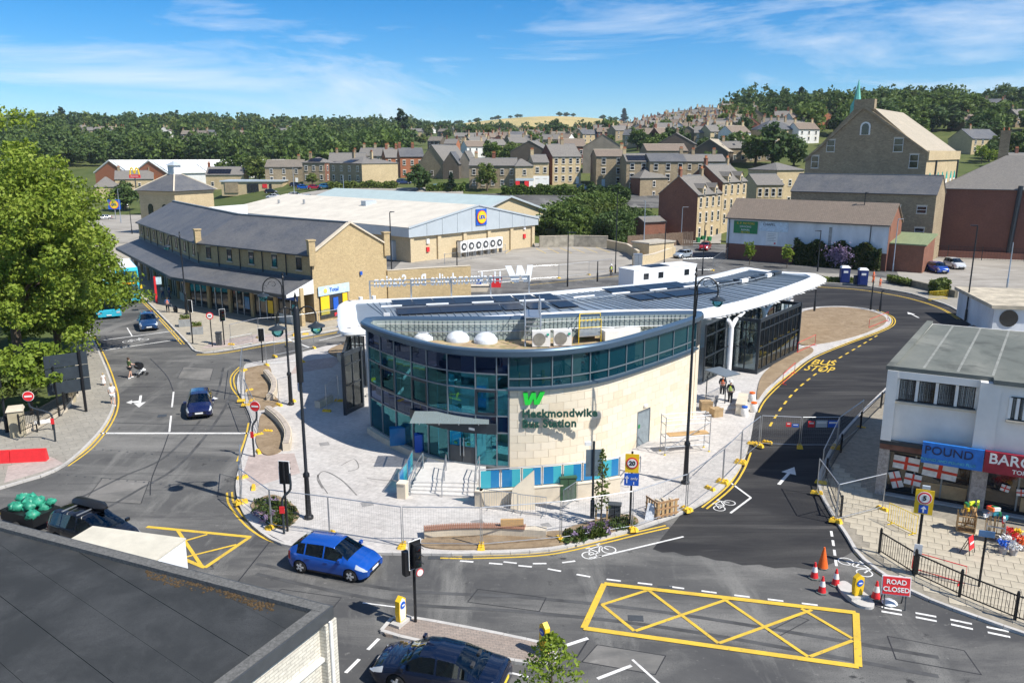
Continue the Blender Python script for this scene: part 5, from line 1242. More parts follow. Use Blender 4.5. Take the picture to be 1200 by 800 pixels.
gq('sign_disc',onfront(MB().lathe([(1.22,0),(1.22,.05)],n=28),16.85,6.75,.56),Mt['red'],sgn);gq('sign_disc',onfront(MB().lathe([(1.1,0),(1.1,.06)],n=28),16.85,6.75,.6),Mt['signyellow'],sgn)
gq('sign_lettering',onfront(text_mb('LIDL',.85,.05,.03),16.85,6.75,.7),Mt['signblue'],sgn)
for s_,z in((4.2,1.5),(4.2,2.9),(29.5,1.9),(29.5,3.6)):gq('wall_notice',MB().obox(*sm_(s_,.2,0)[:2],z,z+.8,.6,.3,ua),Mt['red' if z<2 else 'whitepaint'])
gq('loading_door',MB().obox(*sm_(-.02,6,0)[:2],.1,3.4,.7,4.0,ua),Mt['ltgrey'])
for k in range(6):
 s_=11.2+k*1.85;x,y=sm_(s_,-1.2,0)[:2];t=thing('condenser_unit',['leftmost','second','third','fourth','fifth','rightmost'][k]+' white condenser fan unit in the row along the supermarket wall','condenser unit',(x,y,0),ua,'condenser units by the supermarket')
 obj('casing',MB().box(-.85,.85,-.4,.4,.9,2.9),Mt['whitepaint'],t);q=MB()
 obj('fan',MB().lathe([(.68,0),(.68,.04)],n=18).xf(Matrix.Translation((0,-.4,1.9))@ Matrix.Rotation(PI/2,4,'X')),Mt['darkgrey'],t);obj('fan_hub',MB().lathe([(.3,0),(.3,.08)],n=12).xf(Matrix.Translation((0,-.41,1.9))@ Matrix.Rotation(PI/2,4,'X')),Mt['whitepaint'],t)
 obj('stand',MB().box(-.8,-.6,-.35,.35,0,.9).box(.6,.8,-.35,.35,0,.9),Mt['galv'],t)
# second hall behind
s2=thing('supermarket_hall','rear supermarket hall with pale green sheet roof and buff gable','supermarket',(sm_(W_+6,14,0)))
def s2w(n,q,m):return obj(n,q,m,s2,False,True)
def sb(s_,d,z):return sm_(W_-7+s_,13+d,z)
LW,LL=27,62
s2w('wall',MB().face([sb(0,0,0),sb(LW,0,0),sb(LW,0,5.2),sb(LW/2,0,9.0),sb(0,0,5.2)]).face([sb(LW,0,0),sb(LW,LL,0),sb(LW,LL,5.2),sb(LW,0,5.2)]).face([sb(0,LL,0),sb(0,0,0),sb(0,0,5.2),sb(0,LL,5.2)]),Mt['buffpale'])
q=MB();q.face([sb(-.6,-.6,5.15),sb(LW/2,-.6,9.2),sb(LW/2,LL,9.2),sb(-.6,LL,5.15)][::-1]);q.face([sb(LW/2,-.6,9.2),sb(LW+.6,-.6,5.15),sb(LW+.6,LL,5.15),sb(LW/2,LL,9.2)][::-1]);s2w('roof',q,Mt['greenroof'])
s2w('verge_trim',MB().beam(sb(-.6,-.65,5.1),sb(LW/2,-.65,9.15),.12,.4).beam(sb(LW/2,-.65,9.15),sb(LW+.6,-.65,5.1),.12,.4),Mt['ltgrey'])
s2w('wall_band',MB().beam(sb(0,-.1,4.4),sb(LW,-.1,4.4),.12,.5),Mt['ltgrey'])
# white parapet, clock-tower pavilion
wallthing('parapet_wall','long white ribbed parapet behind the slate roof of the shop range',[P(213,252,7.6),P(289,247,7.4)],.5,2,8.6,Mt['whiteroof'],'parapet')
tw=thing('pavilion','square stone pavilion with slate pyramid roof and small white cupola','pavilion',(-77,187,0),R(-26))
c_=5.6;q=MB().box(-c_,c_,-c_,c_,-1,10.1);obj('wall',q,Mt['cleanstone'],tw)
q=MB();e_=c_+.7;z0,z1,t_=9.9,13.4,1.0
for a,b in(((-1,-1),(1,-1)),((1,-1),(1,1)),((1,1),(-1,1)),((-1,1),(-1,-1))):q.face([(a[0]*e_,a[1]*e_,z0),(b[0]*e_,b[1]*e_,z0),(b[0]*t_,b[1]*t_,z1),(a[0]*t_,a[1]*t_,z1)])
q.face([(-e_,e_,z0-.1),(e_,e_,z0-.1),(e_,-e_,z0-.1),(-e_,-e_,z0-.1)]);ro=obj('roof',q,Mt['slate'],tw)
for a in((-1,-1),(1,-1),(1,1),(-1,1)):obj('hip_tile',MB().beam((a[0]*e_,a[1]*e_,z0+.08),(a[0]*t_,a[1]*t_,z1+.08),.3,.2),Mt['stonework'],ro)
obj('cupola',MB().box(-1,1,-1,1,13.2,15.4),Mt['whitepaint'],tw)
q=MB()
for i in range(4):a,b=((-1.4,-1.4),(1.4,-1.4),(1.4,1.4),(-1.4,1.4))[i],((1.4,-1.4),(1.4,1.4),(-1.4,1.4),(-1.4,-1.4))[i];q.face([a+(15.4,),b+(15.4,),(0,0,16.4)])
obj('cupola_roof',q,Mt['ltgrey'],tw);obj('cupola_louvre',MB().box(-.8,.8,-1.05,-1.01,13.7,15.1).box(-1.05,-1.01,-.8,.8,13.7,15.1),Mt['ltgrey'],tw)
for k in range(2):
 for f in range(2):
  u=-2.2+4.4*k;q=MB();pts=[(u-.8,.5)]+[(u+.8,.5)]+[(u+.8*math.cos(t),6.2+.8*math.sin(t))for t in np.linspace(0,PI,7)]
  q.add(MB().prism(pts,-.06,.06)).xf(Matrix.Rotation(PI/2,4,'X'));q.xf(Matrix.Translation((0,-c_-.02,0)))if f==0 else q.xf(Matrix.Rotation(-PI/2,4,'Z')@ Matrix.Translation((0,-c_-.02,0)))
  obj('arched_window',q,Mt['win'],tw)
obj('wall_sign',MB().box(-c_-.25,-c_-.05,-.9,1.3,6.9,9.3),Mt['signblue'],tw);obj('wall_sign',MB().lathe([(.8,0),(.8,.05)],n=16).xf(Matrix.Translation((-c_-.26,.2,8.1))@ Matrix.Rotation(-PI/2,4,'Y')),Mt['signyellow'],tw)
obj('eaves_band',MB().box(-c_-.2,c_+.2,-c_-.2,c_+.2,9.3,9.8),Mt['buffpale'],tw)
# --- brick warehouses with white roofs
for i,(px_,wpx,dx)in enumerate(((139,40,0),(184.5,42,0))):
 y=325;x=(px_-600)/FPX*y*1.0;z=zt(x,y);sc=FPX/(y*1.0);wd_=wpx/sc
 t=thing('warehouse',('left' if i==0 else 'right')+' orange brick warehouse gable with long white sheet roof','warehouse',(x,y,z),R(-12))
 h_,r_=5.6,4.8;LN=70
 obj('wall',MB().face([(-wd_/2,0,-2),(wd_/2,0,-2),(wd_/2,0,h_),(0,0,h_+r_),(-wd_/2,0,h_)]).face([(wd_/2,0,-2),(wd_/2,LN,-2),(wd_/2,LN,h_),(wd_/2,0,h_)]),[Mt['brightbrick']],t)
 sh=1.25 # the hall runs off to the right behind its gable
 q=MB();q.hexa([(-wd_/2-.5,-.3,h_),(0,-.3,h_+r_),(LN*sh,LN,h_+r_),(LN*sh-wd_/2-.5,LN,h_),(-wd_/2-.5,-.3,h_+.4),(0,-.3,h_+r_+.4),(LN*sh,LN,h_+r_+.4),(LN*sh-wd_/2-.5,LN,h_+.4)]);obj('roof',q,Mt['whiteroof'],t)
 q=MB();q.hexa([(0,-.3,h_+r_),(wd_/2+.5,-.3,h_),(LN*sh+wd_/2,LN,h_),(LN*sh,LN,h_+r_),(0,-.3,h_+r_+.4),(wd_/2+.5,-.3,h_+.4),(LN*sh+wd_/2,LN,h_+.4),(LN*sh,LN,h_+r_+.4)]);rr_=obj('roof',q,Mt['whiteroof'],t)
 obj('side_wall',MB().face([(wd_/2,.1,-2),(LN*sh+wd_/2,LN,-2),(LN*sh+wd_/2,LN,h_),(wd_/2,.1,h_)]),Mt['whiteroof'],t)
 for k in range(9):obj('roof_rib',MB().beam((k*11*sh+2,k*9,h_+r_+.42),(k*11*sh+wd_/2+1,k*9,h_+.5),.3,.1),Mt['ltgrey'],rr_)
wallthing('warehouse_wall','pale low wall left of the brick warehouses',[hit(104,205)[:2],hit(121,205)[:2]],2,-1,7,Mt['whiteroof'],'wall')
# flat roofed restaurant
x,y,z=hit(296,226);sc=FPX/(y*1.02)
fr_=thing('restaurant','low flat roofed stone restaurant with glazed corner, cars before it','restaurant',(x,y,z),R(4));w2=68/sc
obj('wall',MB().box(-w2/2,w2/2,0,12,-1,3.6),Mt['cleanstone'],fr_);obj('flat_roof',MB().box(-w2/2-.4,w2/2+.4,-.4,12.4,3.6,4.0),Mt['ltgrey'],fr_);obj('dark_wing',MB().box(-w2/2+1.2,-w2/2+5.5,-.3,0,0,3.3),Mt['grit'],fr_)
for k in range(4):obj('glazing',MB().box(-1.6+k*.95,-.75+k*.95,-.15,0,.1,3.0),Mt['win'],fr_)
obj('wall_sign',MB().box(3.4,4.9,-.15,0,1.6,2.8),Mt['red'],fr_);obj('glazing',MB().box(5.6,6.4,-.12,0,1.2,2.8),Mt['win'],fr_)
# --- white walled brick shed
A,B=Vector(P(850,303)),Vector(P(1037,318));u_=(B-A).normalized();a_=math.atan2(u_.y,u_.x);W_=(B-A).length
bs=thing('brick_shed','long brick shed with white upper wall, brown tiled roof and green notice board','shed',(A.x,A.y,0),a_);DD=8.5
obj('brick_base',MB().box(0,W_,0,DD,-1,2.75),Mt['oldbrick'],bs);obj('white_wall',MB().box(.02,W_-.02,.05,.3,2.75,7.4),Mt['dirtywhite'],bs)
obj('wall',MB().face([(W_,0,2.75),(W_,DD,2.75),(W_,DD,7.4),(W_,DD/2,10.3),(W_,0,7.4)]).face([(0,DD,2.75),(0,.3,2.75),(0,.3,7.4),(0,DD/2,10.3),(0,DD,7.4)]).face([(W_,DD,2.75),(0,DD,2.75),(0,DD,7.4),(W_,DD,7.4)]),Mt['redbrick'],bs)
q=MB()
for e0,e1 in((-.4,DD/2),(DD+.4,DD/2)):
 c=[(-.3,e0,7.15),(W_+.2,e0,7.15),(W_+.2,e1,10.35),(-.3,e1,10.35)];c=c if e0<0 else c[::-1]
 q.hexa([(x,y,z-.18)for x,y,z in c]+c)
ro=obj('roof',q,Mt['browntile'],bs);obj('gutter',MB().beam((-.3,-.45,7.1),(W_+.2,-.45,7.1),.14),Mt['darkgrey'],bs)
obj('white_end',MB().box(.0,.4,-.05,.05,2.75,7.3),Mt['whitepaint'],bs)
nb_=obj('notice_board',MB().box(1.2,5.4,-.06,.05,4.6,6.7),Mt['green'],bs)
for t_,z_,s_,m in(('K. P. MOTORS',6.3,.5,'signyellow'),('SERVICING',5.75,.42,'whitepaint'),('REPAIRS',5.2,.42,'whitepaint'),('TEL 01924',4.8,.36,'signyellow')):obj('lettering',upright(text_mb(t_,s_,.02),(3.3,-.08,z_)),Mt[m],nb_)
wb=obj('notice_board',MB().box(5.7,10.6,-.06,.05,5.2,6.8),mat('pale_blue_board',(.58,.68,.76),.5),bs);obj('lettering',upright(text_mb('CHAPEL',.6,.02),(7.4,-.08,6.3)),Mt['frame'],wb)
wb=obj('notice_board',MB().box(7.0,9.0,-.06,.05,2.95,5.1),Mt['whitepaint'],bs)
for k in range(5):obj('text_line',MB().box(7.25,8.7-(k%2)*.3,-.075,-.06,3.6+k*.28,3.66+k*.28),Mt['grey'],wb)
obj('text_mark',MB().box(8.4,8.7,-.075,-.06,3.1,3.35),Mt['red'],wb)
obj('stain',MB().box(17.2,17.7,.03,.049,2.9,6.4),mat('rust_stain',(.36,.35,.33),.9,0,.3,2),bs)
for k in range(9):obj('downpipe' if k in(0,8)else 'bracket',MB().box(.3+k*2.9,.42+k*2.9,-.12,0,7.0 if k not in(0,8)else 0,7.3),Mt['darkgrey'],bs)
obj('lean_to',MB().prism([(W_-1,DD*.15),(W_+5.0,DD*.15),(W_+5.0,DD+1),(W_-1,DD+1)],-1,lambda x,y:4.2+(y-DD*.15)*.12),Mt['redbrick'],bs)
obj('lean_to_roof',MB().hexa([(W_-1.2,1.0,4.2),(W_+5.3,1.0,4.2),(W_+5.3,DD+1.2,5.25),(W_-1.2,DD+1.2,5.25),(W_-1.2,1.0,4.4),(W_+5.3,1.0,4.4),(W_+5.3,DD+1.2,5.45),(W_-1.2,DD+1.2,5.45)]),mat('moss_green_sheet',(.21,.25,.13),.7,0,.15,1.5,stretch=(5,.3,1)),bs)
# --- big chapel
def wz(px_,py_,y):# point on the ray at depth y
 d=ray(px_,py_);t=y/d[1];return d[0]*t,y,CAMZ+d[2]*t
def chapel():
 CA=R(-38);cc=wz(1015,180,154);t=thing('chapel','tall sandstone chapel with broad plain gable and white arched side windows','chapel',(cc[0],cc[1],0),CA)
 fd_=Vector((math.cos(CA),math.sin(CA)))
 def fpt(px_,py_):# point of the gable plane seen at a pixel, in chapel coordinates
  d=ray(px_,py_);nx,ny=math.sin(CA),-math.cos(CA);k=(cc[0]*nx+cc[1]*ny)/(d[0]*nx+d[1]*ny)
  return(d[0]*k-cc[0])*fd_.x+(d[1]*k-cc[1])*fd_.y,CAMZ+d[2]*k
 xl,el=fpt(944,188);xr,er=fpt(1087,180);ax,az=fpt(1013,125);hw=xr;ez=er;LN=30
 obj('front_gable',MB().face([(xl,0,-1),(hw,0,-1),(hw,0,ez),(ax+1.4,0,az),(ax-1.4,0,az),(xl,0,el)]),Mt['grit'],t)
 obj('gable_block',MB().box(ax-1.8,ax+1.8,-.3,1.2,az-.6,az+1.3),Mt['grit'],t)
 sd=obj('side_wall',MB().face([(hw,0,-1),(hw,LN,-1),(hw,LN,ez),(hw,0,ez)]),Mt['cleanstone'],t)
 obj('parapet',MB().hexa([(hw-.2,0,ez-1.2),(hw+.3,0,ez-1.2),(hw+.3,LN,ez-1.2),(hw-.2,LN,ez-1.2),(hw-.2,0,ez+.5),(hw+.3,0,ez+.5),(hw+.3,LN,ez+.5),(hw-.2,LN,ez+.5)]),Mt['cleanstone'],t)
 obj('roof',MB().face([(ax,-.1,az),(hw,-.1,ez+.1),(hw,LN,ez+.1),(ax,LN,az)]).face([(xl,-.1,el),(ax,-.1,az),(ax,LN,az),(xl,LN,el)]),Mt['paleroof'],t)
 for a,b in(((xl-.1,-.1,el),(ax,-.1,az)),((ax,-.1,az),(hw+.1,-.1,ez+.1))):obj('gable_coping',MB().beam(a,b,.6,.4),Mt['grit'],t)
 for k in range(6):
  f=(.12,.36,.50,.64,.78,.90)[k];x,y=hw+.06,LN*f;q=MB();pts=[(-.62,-3.6),(.62,-3.6),(.62,2.0),(0,3.3),(-.62,2.0)]
  q.add(MB().prism(pts,-.05,.05));w_=obj('arched_window',q.xf(Matrix.Translation((x,y,11.2))@ Matrix.Rotation(PI/2,4,'Z')@ Matrix.Rotation(PI/2,4,'X')),Mt['whitepaint'],t)
  q=MB().add(MB().prism([(-.62,2.0),(.62,2.0),(0,3.35)],-.07,.07));obj('window_head',q.xf(Matrix.Translation((x+.03,y,11.2))@ Matrix.Rotation(PI/2,4,'Z')@ Matrix.Rotation(PI/2,4,'X')),mat('turquoise_paint',(.05,.45,.38)),w_)
 for k,f in enumerate((.26,.97)):obj('downpipe',MB().cyl((hw+.15,LN*f,3),(hw+.15,LN*f,ez-1.2),.18,n=6),Mt['frame'],t)
 for px_,py_,w_,h_ in((973,178,1.5,2.2),(954.5,197,1.4,2.3),(1052,178,1.6,2.4),(1070,197,1.5,2.4)):
  x,z=fpt(px_,py_);window(t,(x,-.03,z),0,w_,h_)
 xx,z=fpt(1013.5,158);q=MB();pts=[(-.75,0),(.75,0)]+[(.75*math.cos(a),1.5+.75*math.sin(a))for a in np.linspace(0,PI,7)]
 fo=obj('window',MB().add(MB().prism([(p[0]*1.2,p[1]*1.06-.05)for p in pts],-.06,.06)).xf(Matrix.Translation((xx,-.05,z))@ Matrix.Rotation(PI/2,4,'X')),Mt['whitepaint'],t)
 obj('pane',MB().add(MB().prism([(p[0]*.85,p[1]*.92)for p in pts],-.09,.09)).xf(Matrix.Translation((xx,-.05,z))@ Matrix.Rotation(PI/2,4,'X')),Mt['win'],fo)
chapel()
house('lower stone hall with dark slate roof before the chapel',(63.6,146.2,0),R(-36),24,9,11.4,2.9,roofm='slate',wallm='grit',cols=6,storeys=3,winw=1.5,winh=1.2,cat='hall')
sp2=thing('spire','green copper spirelet rising behind the chapel gable','spire',wz(1004,124,200));obj('spire',MB().lathe([(1.5,-6),(1.5,0),(.9,1.2),(.05,6)],n=8),mat('verdigris',(.14,.45,.38),.6),sp2)
# dark brick block with stone slate hip roof
a1,b1=P(1072,296),P(1300,300);x,y=(a1[0]+b1[0])/2,(a1[1]+b1[1])/2
db=house('dark red brick block with grey hipped slate roof right of the chapel',(97,146,0),R(-30),36,20,12.0,5.6,wallm='oldbrick',roofm='greyslate',hip=True,faces='',name='brick_block',cat='building')
obj('blocked_window',MB().box(-1.2,1.8,-10.08,-10.0,3.0,6.2),mat('teal_board',(.08,.14,.14),.6),db);obj('pipe',MB().cyl((-3.2,-10.2,3),(-2.6,-10.2,12.2),.28,n=8),Mt['whitepaint'],db);obj('pipe',MB().cyl((-5.9,-10.2,1),(-5.4,-10.2,12.6),.4,n=8),Mt['frame'],db)
chimney(db,-8.5,3,12,22,'grit',1.6,1.2,2)
# --- gabled terrace in brick and stone
A,B=Vector(P(815,284)),Vector((53.5,186));u_=(B-A).normalized();a_=math.atan2(u_.y,u_.x);W_=(B-A).length
nrm=Vector((u_.y,-u_.x))
for i,(f0,f1,dz,lab)in enumerate(((0,.47,0,'nearest house of the gabled terrace, with plain red brick end wall and two dormers'),(.475,1,2.2,'farther house of the gabled terrace, stepped up with two white framed dormers'))):
 c=A+u_*W_*(f0+f1)/2-nrm*4.5;house(lab,(c.x,c.y,dz),a_,W_*(f1-f0)-.02,9,9.8,3.6,wallm='cleanstone',gablem='redbrick',roofm='greyslate',chim=((.04,'redbrick',5),(.9,'grit',5)),cols=4,storeys=3,winw=.95,winh=2.0,dormers=2,doors={1:'frame',3:'frame'}.items())
HP('cream stone cottage with slate roof at the end of the terrace',884,917,250,217,205,9,R(10),wallm='cleanstone',chim=(),cols=4,winh=1.9,storeys=2)
HP('cream stone block with hipped grey roof beyond the terrace',905,942,242,200,192,11,R(24),wallm='cleanstone',hip=True,cols=3,storeys=2)
ob=P(748,262);house('small square stone outbuilding with hipped slate roof and brick side',(ob[0]+4,ob[1]+14,2.6),R(20),8.6,8.6,9.0,2.6,wallm='grit',sidewall='redbrick',gablem='redbrick',roofm='greyslate',hip=True,cols=1,storeys=3,winw=.8)
ob=P(790,285);house('low brick outhouse at the foot of the red gable wall',(ob[0]-4.5,ob[1]+5,0),R(20),5,5,4.2,.8,wallm='redbrick',roofm='greyslate',faces='',name='outhouse',cat='outhouse')
# --- white shop block on the right
RP=[(1041,429),(1165,442.5),(1163,448.5),(1340,470),(1345,398),(1088,376)]
rp=PX(RP,7.3);A,B=Vector(rp[0]),Vector(rp[1]);u_=(B-A).normalized();a_=math.atan2(u_.y,u_.x);W_=(B-A).length
ws_=thing('shop_block','white rendered two storey shop block with grey flat felt roof','shops',(A.x,A.y,0),a_)
iw=lambda n,q,m,p=None:(obj(n,q,m,ws_,False,True)if p is None else(q.xf(INV[ws_.name]),obj(n,q,m,p))[1])
C3=Matrix.Translation((A.x,A.y,0))@ Matrix.Rotation(a_,4,'Z')
loc_=[tuple((C3.inverted()@ Vector(p+(0,)))[:2])for p in rp]
bk=loc_[5];far=loc_[3][0];dpth=bk[1]
up=[(0,.25),(W_+.1,.25),(W_+.1,-.35),(far,-.35),(far,dpth),(bk[0],dpth)]
obj('upper_wall',MB().prism(up,3.3,7.15),Mt['render'],ws_)
obj('felt_roof',MB().prism([(.3,.55),(W_+.3,.55),(W_+.3,-.05),(far,-.05),(far,dpth-.3),(bk[0]+.3,dpth-.3)],7.1,7.19),Mt['feltgrey'],ws_)
obj('parapet',MB().wallpath([(bk[0]+.1,dpth),(.1,.2),(W_+.15,.2),(W_+.15,-.38),(far,-.38)],.35,7.1,7.32),Mt['feltgrey'],ws_)
for x in np.arange(1.6,far,1.55):obj('felt_seam',MB().strip([(x,.6),(x+bk[0]*.9,dpth-.4)],.12,7.196),mat('felt_lap',(.24,.245,.22),.9,0,.2,2),ws_)
obj('lower_wall',MB().prism([(.15,1.0),(far,1.0),(far,dpth),(bk[0],dpth)],-.5,3.3),Mt['render'],ws_)
for x0,x1 in((0,.5),(W_-.55,W_+.35)):obj('wall_pier',MB().box(x0,x1,-.02 if x0==0 else-.42,.9,3.3,7.1),Mt['render'],ws_)
obj('wall_head',MB().box(.5,W_-.55,0,.26,6.72,7.1),Mt['render'],ws_)
def strip_window(x0,x1,n,y,z0,z1):
 s=obj('strip_window',MB().box(x0,x1,y-.03,y+.05,z0-.06,z0).box(x0,x1,y-.03,y+.05,z1,z1+.06),Mt['frame'],ws_)
 for k in range(n):
  a,b=x0+(x1-x0)*k/n,x0+(x1-x0)*(k+1)/n
  obj('pane',MB().box(a+.08,b-.08,y-.0,y+.02,z0,z1),Mt['win'],s);obj('mullion',MB().box(a-.06,a+.06,y-.05,y+.04,z0,z1),Mt['whitepaint'],s)
  for j in range(9):xx=a+.12+(b-a-.24)*j/9;obj('blind_slat',MB().box(xx,xx+.055,y+.0,y+.024,z0+.05,z1-.04),mat('blind_grey',(.34,.36,.35),.7),s)
 obj('sill',MB().box(x0-.1,x1+.1,y-.18,y+.05,z0-.18,z0-.07),Mt['stonework'],s)
strip_window(.55,W_-.6,4,.24,5.55,6.65);strip_window(W_+.8,far-3,6,-.36,5.45,6.5)
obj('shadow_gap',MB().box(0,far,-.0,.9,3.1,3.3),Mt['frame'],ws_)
for x0,x1 in((.0,.5),(W_-.35,W_+.35),(W_+6,W_+6.6)):obj('granite_pier',MB().box(x0,x1,.3,.95,-.2,3.1),mat('granite_pink',(.38,.34,.31),.6,0,.35,8),ws_)
obj('brown_fascia',MB().box(.0,2.2,.2,.9,2.75,3.1),mat('brown_marble',(.17,.075,.055),.45,0,.3,3),ws_)
for x0,x1,nm in((.5,W_-.35,3),(W_+.35,W_+6,4)):
 sf=obj('shopfront',MB().box(x0,x1,.75,.8,.1,2.75),Mt['win'],ws_);obj('shopfront_frame',MB().box(x0,x1,.62,.74,2.5,2.76).box(x0,x1,.66,.74,-.1,.35),Mt['black'],sf)
 for k in range(nm+1):xx=x0+(x1-x0)*k/nm;obj('shopfront_mullion',MB().box(xx-.04,xx+.04,.66,.745,.35,2.5),Mt['framegrey'],sf)
 obj('stock_board',MB().box(x0+1.6,x1-.1,.70,.745,.36,1.1),mat('cardboard',(.40,.28,.15),.9),sf)
ps=obj('shop_sign',MB().box(2.0,W_+.0,-.62,-.43,2.62,3.72),mat('shop_blue',(.02,.17,.55),.45),ws_)
obj('lettering',upright(text_mb('POUND',.62,.03,.0),(3.2,-.65,3.32)),mat('navy_letter',(.01,.015,.06),.4),ps);obj('lettering',upright(text_mb('POUND AND POUND PLUS',.2,.02),(3.2,-.65,2.83)),mat('teal_letter',(.10,.45,.50),.5),ps)
bs2=obj('shop_sign',MB().box(W_+.03,W_+6.2,-.64,-.43,2.62,3.72),mat('shop_maroon',(.30,.015,.035),.45),ws_)
obj('lettering',upright(text_mb('BARGAINS',.72,.03,.012,'LEFT'),(W_+.2,-.67,3.36)),Mt['whitepaint'],bs2);obj('lettering',upright(text_mb('TOP BRANDS',.3,.02,.004,'LEFT'),(W_+1.25,-.67,2.85)),Mt['whitepaint'],bs2)
def flag(x,z,w_,h_,rz=0):
 f=obj('flag',MB().box(-w_/2,w_/2,.60,.61,-h_/2,h_/2),mat('flag_white',(.72,.70,.66),.85),ws_);f.location=(x,0,z);f.rotation_euler=(0,rz,0)
 obj('flag_cross',MB().box(-w_/2,w_/2,.585,.598,-h_*.09,h_*.09),mat('flag_red',(.62,.06,.03),.85),f);obj('flag_cross',MB().box(-w_*.06,w_*.06,.584,.597,-h_/2,h_/2),mat('flag_red',(.62,.06,.03)),f)
flag(1.35,2.0,1.25,.72,.05);flag(2.95,1.85,1.6,.78,.07);flag(1.75,1.15,.8,.62,.08);flag(.95,1.0,.55,.9,-.35);flag(W_+1.2,1.5,.4,.35,.2);flag(W_+1.9,1.4,.4,.35,-.1)
obj('pavement_step',MB().box(.5,far,.3,.7,.1,.2),Mt['kerb'],ws_)
# low annexe with domed rooflights behind the shops
x,y=P(1151,358,3.7);x+=5.2;y+=.5
an=thing('annexe','low cream roofed annexe with round window behind the shop block','annexe',(x,y+3,0),R(-12));obj('wall',MB().box(-2.0,14,-1,10,0,2.9),Mt['dirtywhite'],an);obj('roof',MB().box(-2.4,14.4,-1.4,10.4,2.9,3.25),mat('stained_cream_roof',(.46,.40,.30),.8,0,.3,.8),an)
obj('round_window',MB().lathe([(.85,0),(.85,.06)],n=20).xf(Matrix.Translation((-.6,-1.02,1.9))@ Matrix.Rotation(PI/2,4,'X')),Mt['win'],an);obj('side_glass',MB().box(1.2,8,-1.06,-1.0,1.6,3.0),mat('tan_glass',(.25,.2,.1),.2),an)
# --- flat roofed building at the lower left, below the camera
ZR=6.0;c0=Vector(P(387,711,ZR));A=Vector(P(0,611,ZR));B=Vector(P(225,800,ZR));ua_=(A-c0).normalized();ub=(B-c0).normalized();ub=(ub-ua_*ub.dot(ua_)*.75).normalized()
fl=thing('flat_building','flat roofed building with black felt roof and cream brick side','building',(c0.x,c0.y,0))
def fp(s_,t):v=c0+ua_*s_+ub*t;return(v.x,v.y)
LA,LB2=30,16
fo_=lambda n,q,m,p=None:(obj(n,q,m,fl,False,True)if p is None else(q.xf(INV[fl.name]),obj(n,q,m,p))[1])
fo_('wall',MB().prism([fp(.12,.12),fp(LA,.12),fp(LA,LB2),fp(.12,LB2)],-.2,ZR-.15),Mt['whitebrick'])
deck_=[fp(.3,.3),fp(LA,.3),fp(LA,LB2),fp(.3,LB2)]
fd=fo_('roof_deck',MB().prism(deck_,ZR-.3,ZR-.12),Mt['felt'])
sdir=(Vector(P(193,793,ZR))-Vector(P(0,656.7,ZR))).normalized();sn=Vector((-sdir.y,sdir.x))
def clip(poly,n,d):
 o=[]
 for i in range(len(poly)):
  a,b=Vector(poly[i]),Vector(poly[(i+1)%len(poly)]);da,db_=a.dot(n)-d,b.dot(n)-d
  if da>=0:o.append(tuple(a))
  if da*db_<0:o.append(tuple(a+(b-a)*(da/(da-db_))))
 return o
ds=[Vector(p).dot(sn)for p in deck_];d0=min(ds);k=0
while d0+k*1.28<max(ds):
 pl=clip(clip(deck_,sn,d0+k*1.28+.006),-sn,-(d0+(k+1)*1.28-.006));k+=1
 if len(pl)>2:fo_('felt_strip',MB().prism(pl,ZR-.121,ZR-.10+.006*(k%2)),Mt['felt'],fd)
fo_('roof_edge',MB().prism([fp(0,0),fp(LA,0),fp(LA,.34),fp(0,.34)],ZR-.14,ZR+.04),Mt['feltedge']);fo_('roof_edge',MB().prism([fp(0,.345),fp(.32,.345),fp(.32,LB2),fp(0,LB2)],ZR-.14,ZR+.035),Mt['feltedge'])
fo_('fascia',MB().wallpath([fp(-.03,LB2),fp(-.03,-.03),fp(LA,-.03)],.06,ZR-.34,ZR+.02),Mt['darkgrey'])
fo_('corner_pier',MB().prism([fp(-.1,-.1),fp(.5,-.1),fp(.5,.35),fp(-.1,.35)],0,ZR-.35),Mt['whitebrick'])
fo_('string_course',MB().wallpath([fp(.06,LB2),fp(.06,.1)],.12,ZR-1.45,ZR-1.35),Mt['whitepaint']);fo_('downpipe',MB().cyl(fp(-.14,.2)+(0,),fp(-.14,.2)+(ZR-.3,),.05,n=8),Mt['whitepaint'])
q=MB()
for i in range(520):
 t=random.random();px_=170+150*t;py_=664+40*t+random.gauss(2,3.2)+3*math.sin(t*9);x,y=P(px_,py_,ZR);r=random.uniform(.015,.05)
 if(Vector((x,y))-c0).dot(Vector((-ua_.y,ua_.x))if Vector((-ua_.y,ua_.x)).dot(ub)>0 else Vector((ua_.y,-ua_.x)))<.36:continue
 q.lathe([(r,0),(r*.8,r*.5),(.005,r*.8)],(x,y,ZR-.1),5)
kind(tag(obj('moss_debris',q,mat('dry_moss',(.075,.048,.022),.95,0,.4,8)),'brown moss and leaf litter along the felt roof edge','moss'),'stuff')

